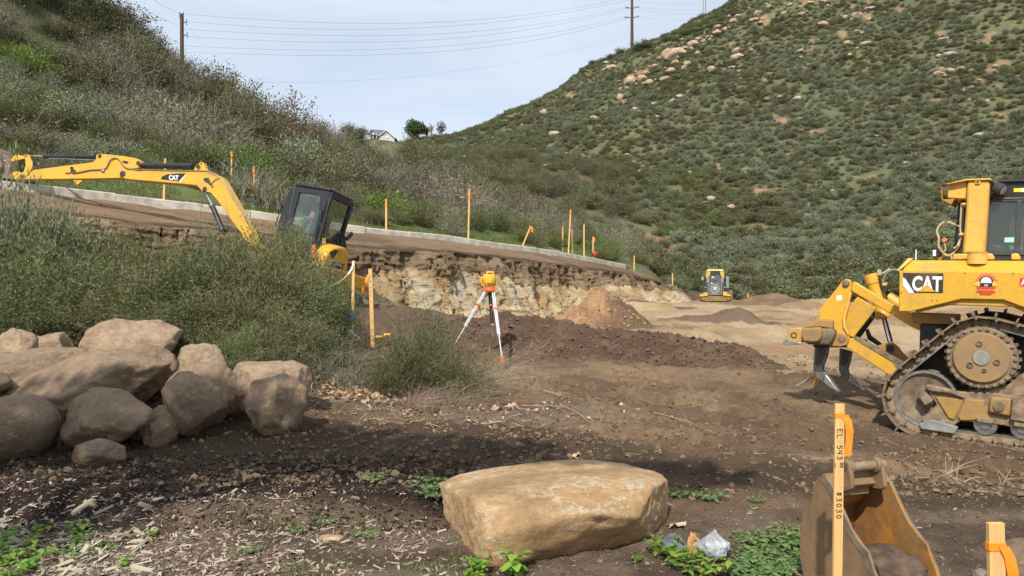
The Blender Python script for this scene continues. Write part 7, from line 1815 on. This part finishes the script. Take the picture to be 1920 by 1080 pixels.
# trees by the house
def crown_tree(label, px_, pyb, d, h_, w_, mat, n, seed, ln=.5, trunk=.3, name='round_tree'):
    base_ = Vector(P(px_, pyb, d)); r_ = np.random.default_rng(seed); t = thing(name, label, 'tree', tuple(base_))
    g = Geo().tube([(0, 0, -1), (0.1, 0, h_ * trunk), (.0, 0, h_ * .7)], [.25, .2, .08], 8)
    for k in range(5):
        a = k * 1.3; g.tube([(0, 0, h_ * trunk * .8), (math.cos(a) * w_ * .18, math.sin(a) * w_ * .18, h_ * .5), (math.cos(a) * w_ * .33, math.sin(a) * w_ * .33, h_ * .68)], [.12, .08, .03], 6)
    g.build('trunk', M['bark'], t)
    cl_ = unit(r_.normal(size=(16, 3))) * np.array([w_ * .30, w_ * .30, h_ * .26]) * r_.uniform(.4, 1, (16, 1)) + np.array([0, 0, h_ * .62])
    k = r_.integers(0, 16, n); u = unit(r_.normal(size=(n, 3))); pos = cl_[k] + u * r_.uniform(.5, 1, (n, 1)) * np.array([w_ * .22, w_ * .22, h_ * .19])
    V, F = diamonds(pos, unit(u + r_.normal(size=(n, 3)) * .7), ln * r_.uniform(.6, 1.3, n), ln * .5, r_)
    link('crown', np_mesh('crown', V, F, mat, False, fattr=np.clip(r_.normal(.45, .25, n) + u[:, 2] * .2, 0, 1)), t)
    return t
crown_tree('round green tree on the saddle right of the house', 776, 271, 172, 6.2, 6.0, M['treegreen'], 2600, 801, .5, .2)
crown_tree('small bushy green tree leaning against the round tree', 800, 258, 174, 2.6, 3.2, M['leafy'], 500, 803, .4, .2)
crown_tree('sparse greyish tree on the skyline right of the green tree', 827, 258, 182, 4.2, 3.4, m_leaf('greyish_foliage', (.10, .09, .085), (.20, .18, .17), .1, .1), 420, 805, .42, .4, 'sparse_tree')
crown_tree('tiny sparse tree between the green and the greyish trees', 808, 256, 182, 3.2, 1.6, m_leaf('grey_foliage', (.12, .11, .10), (.22, .2, .19), .1, .1), 90, 807, .35, .5, 'sparse_tree')
crown_tree('low green shrub tree left of the house on the saddle', 652, 262, 150, 3.0, 3.4, M['leafy'], 700, 809, .35, .25)
crown_tree('small dark bush tree touching the left side of the house', 676, 262, 155, 2.2, 4.4, M['leafy'], 600, 811, .35, .2)
# ---- the sycamore behind the camera on the left whose crown shades the rock heap
syc = thing('sycamore_tree', 'tall sycamore outside the picture at the left, shading the rock heap', 'tree', (-5.2, -1.4, 0))
g = Geo().tube(smooth_path([(0, 0, -.3), (.1, .2, 1.8), (.2, .7, 3.4), (.6, 1.8, 4.8)]), [.26 - .011 * k for k in range(16)], 12)
rs_ = random.Random(9)
for k in range(9): 
    a = rs_.uniform(-2.6, 2.9); b = rs_.uniform(1.4, 3.6); g.tube(smooth_path([(.25, .9, 3.6), (.6 + a * .4, 1.9 + b * .15, 4.6), (.7 + a, 2.2 + b * .35, 5.4 + rs_.uniform(-.3, .4))], 4), [.09 - .008 * j for j in range(9)], 7)
g.build('trunk', M['bark'], syc, smooth=True)
r_ = np.random.default_rng(821); n = 3500
lobes = [(.4, 3.1, 5.6, 1.9, 1.2, .55), (2.5, 2.9, 5.5, 1.5, 1.0, .5), (-1.9, 3.1, 5.7, 1.8, 1.2, .5), (4.4, 2.3, 5.3, 1.1, .35, .3), (1.4, 2.3, 6.0, 1.6, .5, .45)]
k = r_.integers(0, 5, n); L_ = np.array(lobes); u = unit(r_.normal(size=(n, 3))) * r_.uniform(0, 1, (n, 1)) ** .4
pos = L_[k, :3] + u * L_[k, 3:]
V, F = diamonds(pos, unit(r_.normal(size=(n, 3)) + np.array([0, 0, -.4])), .26 * r_.uniform(.6, 1.3, n), .22, r_)
link('crown', np_mesh('crown', V, F, M['leafy'], False, fattr=r_.uniform(0, 1, n)), syc)

# ================================================================ GROUND LITTER
def chips(name, label, n, sampler, mat, L0, L1, asp, seed, lift=.004, shade=None, tilt=.35, thick=.35):
    r_ = np.random.default_rng(seed); xy = sampler(r_, n); n = len(xy); z = xy[:, 2] if xy.shape[1] == 3 else Hlow(xy[:, 0], xy[:, 1])
    a = r_.uniform(0, 2 * np.pi, n); L_ = r_.uniform(L0, L1, n) * (.3 + .9 * r_.uniform(0, 1, n) ** 2); w_ = L_ * r_.uniform(asp * .6, asp * 1.4, n); t_ = w_ * thick
    d = np.stack([np.cos(a), np.sin(a), r_.normal(0, tilt, n)], 1); d = unit(d); up = unit(np.stack([r_.normal(0, tilt, n), r_.normal(0, tilt, n), np.ones(n)], 1)); s_ = unit(np.cross(up, d)); up = np.cross(d, s_)
    c = np.stack([xy[:, 0], xy[:, 1], z + lift + t_ * .4], 1)
    V = np.stack([c - d * L_[:, None] / 2 - s_ * w_[:, None] / 2 - up * t_[:, None] / 2, c + d * L_[:, None] / 2 - s_ * w_[:, None] * .35 - up * t_[:, None] / 2, c + d * L_[:, None] * .42 + s_ * w_[:, None] / 2 - up * t_[:, None] / 2, c - d * L_[:, None] * .45 + s_ * w_[:, None] * .4 - up * t_[:, None] / 2,
                  c - d * L_[:, None] * .42 - s_ * w_[:, None] * .4 + up * t_[:, None] / 2, c + d * L_[:, None] * .46 - s_ * w_[:, None] * .2 + up * t_[:, None] / 2, c + d * L_[:, None] * .38 + s_ * w_[:, None] * .3 + up * t_[:, None] / 2, c - d * L_[:, None] * .4 + s_ * w_[:, None] * .3 + up * t_[:, None] / 2], 1).reshape(-1, 3)
    b = np.arange(n)[:, None] * 8
    F = np.concatenate([b + np.array([q]) for q in ([4, 5, 6, 7], [0, 1, 5, 4], [1, 2, 6, 5], [2, 3, 7, 6], [3, 0, 4, 7])])
    sh = shade(r_, n) if shade else r_.uniform(0, 1, n) ** 1.3
    return tag(link(name, np_mesh(name, V, F, mat, False, fattr=np.tile(sh, 5))), label, name.replace('_', ' '), kind='stuff')
def samp_front(r_, n):
    d = np.sqrt(r_.uniform(3.9 ** 2, 5.7 ** 2, n * 3)); px = r_.uniform(-120, 960, n * 3) ; x = (px - 960) * d / FPX
    k = (r_.uniform(0, 1, n * 3) < np.clip(1.25 - (d - 4.6) * 1.1, .08, 1) * np.clip((1000 - px) / 700, .15, 1) * (.35 + noise2(x, d, .3, 5))); return np.stack([x, d], 1)[k][:n]
chips('wood_chips', 'bleached wood chips scattered over the ground at the lower left', 9500, samp_front, M['chip'], .018, .066, .28, 901)
chips('large_wood_chips', 'large weathered wood pieces at the left edge of the lower corner', 330, lambda r_, n: np.stack([(r_.uniform(-60, 300, n) - 960) * (y_ := r_.uniform(4.1, 5.3, n)) / FPX, y_], 1), M['chip'], .08, .17, .22, 903, shade=lambda r_, n: r_.uniform(.35, 1, n))
def samp_mulch(r_, n):
    d = r_.uniform(4.9, 7.0, n); px = r_.uniform(-150, 900, n); x = (px - 960) * d / FPX; return np.stack([x, d], 1)
chips('dark_mulch', 'dark shredded bark mulch in front of the rock heap', 11000, samp_mulch, M['darkchip'], .02, .055, .35, 905, tilt=.6, thick=.5)
def samp_right(r_, n):
    d = r_.uniform(3.8, 5.9, n); px = r_.uniform(850, 1990, n); x = (px - 960) * d / FPX; return np.stack([x, d], 1)
chips('bark_crumbs', 'small bark crumbs and twigs on the soil around the plastic bags', 5500, samp_right, M['chip'], .012, .035, .3, 907, shade=lambda r_, n: r_.uniform(0, 1, n) ** 2.2 * .8)
M['clod'] = m_leaf('soil_clod', (.12, .078, .05), (.25, .17, .112), 0.0, 0.0, .95)
def samp_brown(r_, n):
    d = np.exp(r_.uniform(np.log(5.6), np.log(17), n)); px = r_.uniform(-50, 1990, n); x = (px - 960) * d / FPX; k = r_.uniform(0, 1, n) < .25 + .9 * sstep(.45, .65, fbm2(x, d, 1.1, 3, 12)); return np.stack([x, d], 1)[k]
chips('soil_clods', 'small crumbly clods strewn over the brown graded soil', 32000, samp_brown, M['clod'], .012, .055, .75, 909, thick=.7)
chips('loose_clods', 'broken dark clods lying over the long brown windrow', 4200, lambda r_, n: PILES[1][r_.integers(0, len(PILES[1]), n)] + r_.normal(0, .02, (n, 3)) * np.array([1, 1, .3]), M['clod'], .012, .085, .8, 915, tilt=.5, thick=.6, shade=lambda r_, n: r_.uniform(0, .35, n))
M['clod2'] = m_leaf('orange_clod', (.24, .15, .08), (.42, .27, .15), 0.0, 0.0, .95)
chips('loose_clods', 'orange tan lumps rolled down the cone of loose dirt', 900, lambda r_, n: PILES[0][r_.integers(0, len(PILES[0]), n)] + r_.normal(0, .02, (n, 3)) * np.array([1, 1, .3]), M['clod2'], .015, .085, .8, 917, tilt=.6, thick=.8)
def samp_mid(r_, n):
    d = np.exp(r_.uniform(np.log(7), np.log(14), n)); x = -2.2 + r_.normal(0, 1.6, n) + (d - 9.5) * -.2; return np.stack([x, 9.9 + (d - 9.9) * .45], 1)
chips('dead_stems', 'short dead stems and straw lying round the small shrub', 2600, samp_mid, M['straw'], .06, .22, .06, 911, tilt=.3)
chips('dead_stems', 'thin dead stems strewn over the graded soil', 420, lambda r_, n: np.stack([(r_.uniform(650, 1950, n) - 960) * (y_ := np.exp(r_.uniform(np.log(5.5), np.log(12), n))) / FPX, y_], 1), M['straw'], .05, .26, .045, 913, tilt=.1)
# dry leaves
def leaves_at(name, label, cx, cy, rx, ry, n, seed, sz=(.05, .12), kind='stuff'):
    r_ = np.random.default_rng(seed); x = cx + r_.normal(0, rx, n); y = cy + r_.normal(0, ry, n); z = Hlow(x, y) + r_.uniform(.01, .07, n)
    V, F = diamonds(np.stack([x, y, z], 1), unit(r_.normal(size=(n, 3)) * np.array([1, 1, .45])), r_.uniform(*sz, n), r_.uniform(*sz, n) * .8, r_, .12)
    return tag(link(name, np_mesh(name, V, F, M['dryleaf'], False, fattr=r_.uniform(0, 1, n))), label, 'dry leaves', kind=kind)
q = P(652, 712, 10.0); leaves_at('leaf_litter', 'pinkish dry leaves heaped between the rock heap and the small shrub', q[0], q[1], .38, .30, 420, 921)
q = P(800, 745, 9.9); leaves_at('leaf_litter', 'dry leaves scattered under the front of the small shrub', q[0], q[1], .9, .35, 240, 923, (.03, .08))
q = P(1000, 780, 9.2); leaves_at('leaf_litter', 'few pale leaves scattered right of the dry grass', q[0], q[1], 1.0, .5, 60, 925, (.03, .08))
def dead_leaf(label, px_, py_, d, s_, seed, mat='dryleaf'):
    rr_ = random.Random(seed); n = 14; V = [(0, 0, .02)]; 
    for k in range(n):
        a = 2 * math.pi * k / n; r0 = s_ * (1 + .35 * math.sin(a * 5 + seed) + rr_.uniform(-.1, .1)); V.append((math.cos(a) * r0, math.sin(a) * r0 * .7, rr_.uniform(-.01, .03)))
    me = bpy.data.meshes.new('dry_leaf'); me.from_pydata(V, [], [(0, k + 1, (k + 1) % n + 1) for k in range(n)]); me.materials.append(M[mat]); a = me.attributes.new('shade', 'FLOAT', 'FACE'); a.data.foreach_set('value', np.full(n, .85, np.float32))
    q = P(px_, py_, d); o = link('dry_leaf', me, loc=(q[0], q[1], lz_(q[0], q[1], True) + .02), rot=(.25, .1, seed)); o.modifiers.new('s', 'SOLIDIFY').thickness = .002
    return tag(o, label, 'leaf')
dead_leaf('big pale dry leaf on the soil right of the dry grass clump', 961, 762, 9.9, .11, 1)
dead_leaf('pale lobed leaf left of the biggest dry leaf', 934, 756, 10.0, .09, 2)
dead_leaf('tan curled leaf between the big block and the plastic bag', 1268, 986, 4.95, .06, 3)
dead_leaf('small pale leaf on the dark soil behind the big block', 1081, 846, 7.3, .05, 4)
# dead branches
def branch(label, pts_, r0, seed, sub=5):
    rr_ = random.Random(seed); P_ = [Vector(P(*q)) for q in pts_]
    P_ = [Vector((p.x, p.y, lz_(p.x, p.y, True) + rr_.uniform(.02, .07))) for p in P_]; sm = smooth_path(P_, 4)
    g = Geo().tube(sm, [r0 * (1 - .75 * k / len(sm)) for k in range(len(sm))], 6)
    for k in range(sub):
        i = rr_.randrange(1, len(sm) - 1); p = sm[i]; v_ = Vector((rr_.uniform(-.4, .4), rr_.uniform(-.25, .25), rr_.uniform(.0, .16)))
        g.tube([p, p + v_ * .5 + Vector((0, 0, .02)), p + v_], [r0 * .5, r0 * .35, r0 * .12], 5)
    return tag(g.build('dead_branch', M['twigwood'], None, smooth=True), label, 'branch')
M['twigwood'] = m_plain('dead_wood', (.34, .25, .16), .85, var=.25, scale=20)
branch('long dead branch lying right of the bucket, the thickest of them', [(1690, 872, 6.6), (1735, 895, 6.3), (1800, 903, 6.2), (1860, 900, 6.2)], .013, 1, 9)
branch('forked dead twig crossing the long branch at its middle', [(1748, 866, 6.7), (1765, 885, 6.4), (1800, 905, 6.1)], .009, 2, 5)
branch('thin dead twig right of the forked one', [(1830, 886, 6.4), (1870, 905, 6.2), (1895, 872, 6.6)], .008, 3, 4)
branch('slender stick leaning out of the weeds left of the bucket', [(1468, 990, 4.3), (1500, 1020, 4.0), (1545, 1062, 3.75)], .006, 4, 0)
branch('dead twig lying left of the long branch', [(1520, 860, 7.0), (1560, 855, 7.1), (1600, 858, 7.0)], .006, 5, 3)
branch('dead stick in the middle of the graded soil', [(1020, 705, 11.), (1060, 716, 10.6)], .014, 6, 2)
branch('long thin root lying left of the middle of the soil', [(980, 738, 10.1), (1060, 765, 9.6), (1110, 790, 9.0), (1150, 798, 8.8)], .008, 7, 8)
branch('thin twig right of the long root', [(1225, 778, 9.4), (1290, 800, 8.8), (1340, 820, 8.2)], .007, 8, 3)
# clods bumped up in front: individual near lumps
# ---- weeds
def weed_mesh(name, mat, seed, n=26, h=.14, r0=.12, leaf=.045, asp=.6, stems=5):
    r_ = np.random.default_rng(seed); Vs, Fs, S_ = [], [], []; off = 0
    for i in range(n):
        st = i % stems; a0 = 2 * np.pi * st / stems + seed; t = r_.uniform(.15, 1); c = np.array([math.cos(a0) * r0 * t, math.sin(a0) * r0 * t, h * t * r_.uniform(.6, 1.1)])
        a = r_.uniform(0, 2 * np.pi); d = unit(np.array([math.cos(a), math.sin(a), r_.uniform(-.1, .7)])); s_ = unit(np.cross(d, [0, 0, 1.])); u = np.cross(s_, d); L_ = leaf * r_.uniform(.6, 1.3); w_ = L_ * asp / 2
        prof = [(0, .12), (.25, .75), (.5, 1.0), (.75, .72), (1.0, .05)]
        V = []
        for (q, ww) in prof:
            m = c + d * L_ * q - np.array([0, 0, 1]) * L_ * .35 * q * q; V += [m + s_ * w_ * ww + u * w_ * .25 * ww, m, m - s_ * w_ * ww + u * w_ * .25 * ww]
        F = []
        for k in range(4): F += [(k * 3, k * 3 + 1, k * 3 + 4, k * 3 + 3), (k * 3 + 1, k * 3 + 2, k * 3 + 5, k * 3 + 4)]
        Vs.append(np.array(V)); Fs.append(np.array(F) + off); off += 15; S_ += [r_.uniform(0, 1)] * 8
    p0 = np.zeros((stems, 3)); ph = 2 * np.pi * np.arange(stems) / stems + seed; p2 = np.stack([np.cos(ph) * r0, np.sin(ph) * r0, np.full(stems, h)], 1); V, F = strips(p0, p2 * .5 + np.array([0, 0, h * .1]), p2, .006, r_)
    Vs.append(V); Fs.append(F + off); S_ += [.4] * len(F)
    return np_mesh(name, np.concatenate(Vs), np.concatenate(Fs), mat, True, fattr=np.array(S_))
W1 = [weed_mesh('weed', M['weed'], 950 + k, 34, .13, .09, .055, .75) for k in range(3)]
W2 = [weed_mesh('weed', M['weed2'], 960 + k, 60, .07, .15, .045, .7, 9) for k in range(3)]
W3 = [weed_mesh('weed', M['weed'], 970 + k, 44, .12, .16, .06, .5, 7) for k in range(2)]
for i, (px_, py_, d, s_, me, lab, gr) in enumerate([(898, 1068, 4.22, .75, W1[0], 'small bright leafy weed at the lower left corner of the big block', None), (965, 1072, 4.18, 1.15, W1[1], 'larger bright leafy weed under the front of the big block', None), (888, 1095, 4.08, .8, W1[2], 'bright weed at the bottom edge below the big block', None),
        (1245, 1022, 4.5, .8, W3[0], 'lobed leafy weed between the big block and the dark plastic', None), (1272, 1040, 4.38, 1.0, W3[1], 'lobed leafy weed in front of the dark plastic', None), (1292, 1066, 4.22, .9, W3[0], 'lobed leafy weed in front of the paper', None), (1325, 1085, 4.12, .8, W3[1], 'lobed leafy weed in front of the plastic bag', None),
        (1270, 932, 5.7, .9, W2[0], 'low weed right of the big block, nearer the block', None), (1330, 938, 5.6, .8, W2[1], 'low weed right of the big block, farther from it', None), (1418, 948, 5.5, .5, W2[2], 'tiny weed on the soil left of the lettered stake', None), (1195, 1052, 4.35, .4, W1[0], 'tiny sprig in front of the big block', None)]):
    x = (px_ - 960) * d / FPX; put('weed', me, x, d, lz_(x, d, True), s_, lab, 'weed', gr)
rw = random.Random(31)
for k in range(30):
    px_ = rw.uniform(1385, 1500); d = rw.uniform(4.05, 4.75) if px_ < 1465 else rw.uniform(4.25, 4.8); x = (px_ - 960) * d / FPX
    put('weed', W2[k % 3], x, d, lz_(x, d, True) - .005, rw.uniform(.55, .95), 'leafy green weed in the patch between the plastic bag and the bucket', 'weed', 'weeds left of the bucket')
for k, (px_, py_, s_) in enumerate([(15, 1010, .9), (60, 1025, 1.0), (45, 1045, 1.0), (10, 1060, 1.1), (75, 1000, .8), (55, 1068, 1.0), (20, 1085, 1.0), (140, 1000, 1.0), (150, 1018, .8), (285, 1008, .6), (235, 1060, .8), (90, 1045, .6), (-20, 1040, 1.1), (0, 1025, .8)]):
    d = 1.6 * FPX / (py_ - 540); x = (px_ - 960) * d / FPX
    put('weed', W1[k % 3], x, d, lz_(x, d, True), s_ * .72, 'bright green weed among the wood chips at the lower left corner', 'weed', 'weeds in the lower left corner')
for k, (px_, py_, s_) in enumerate([(190, 1030, .6), (130, 1035, .7), (700, 935, .7), (610, 985, .5), (805, 940, .9), (815, 955, .8), (560, 1000, .5), (690, 1010, .5), (470, 1035, .5), (800, 925, .6)]):
    d = 1.6 * FPX / (py_ - 540); x = (px_ - 960) * d / FPX
    put('weed', W2[k % 3], x, d, lz_(x, d, True), s_, 'dull green low weed in the chips left of the big block', 'weed', 'dull weeds left of the big block')
# short grass: left foreground and the verge behind the kerb
def grass(name, label, xy, zf, L0, L1, wd, mat, seed):
    r_ = np.random.default_rng(seed); n = len(xy); z = zf(xy[:, 0], xy[:, 1]); d = unit(np.stack([r_.normal(0, .45, n), r_.normal(0, .45, n), np.ones(n)], 1))
    V, F = diamonds(np.stack([xy[:, 0], xy[:, 1], z - .01], 1), d, r_.uniform(L0, L1, n), wd, r_); return tag(link(name, np_mesh(name, V, F, mat, False, fattr=r_.uniform(0, 1, n))), label, 'grass', kind='stuff')
r_ = np.random.default_rng(77)
px_ = r_.uniform(430, 860, 9000); d = r_.uniform(4.0, 5.2, 9000); x = (px_ - 960) * d / FPX; k = noise2(x, d, .25, 3) > .55
grass('short_grass', 'thin short grass among the chips left of the big block', np.stack([x, d], 1)[k], lambda a, b: Hlow(a, b), .015, .04, .004, M['weed2'], 5)
n = 60000; sidx = r_.uniform(0, kl[-1] - .5, n); kx = np.interp(sidx, kl, KP[:, 0]); ky = np.interp(sidx, kl, KP[:, 1]); off_ = .75 + r_.uniform(0, 1, n) ** 1.3 * 4.2; kk = noise2(kx, off_ * 2, 1.4, 8) > .38
gx = kx[kk] - .2 * off_[kk]; gy = ky[kk] + off_[kk]
grass('verge_grass', 'short bright green grass on the verge behind the kerb', np.stack([gx, gy], 1), Hup, .05, .16, .02, M['verge'], 6)
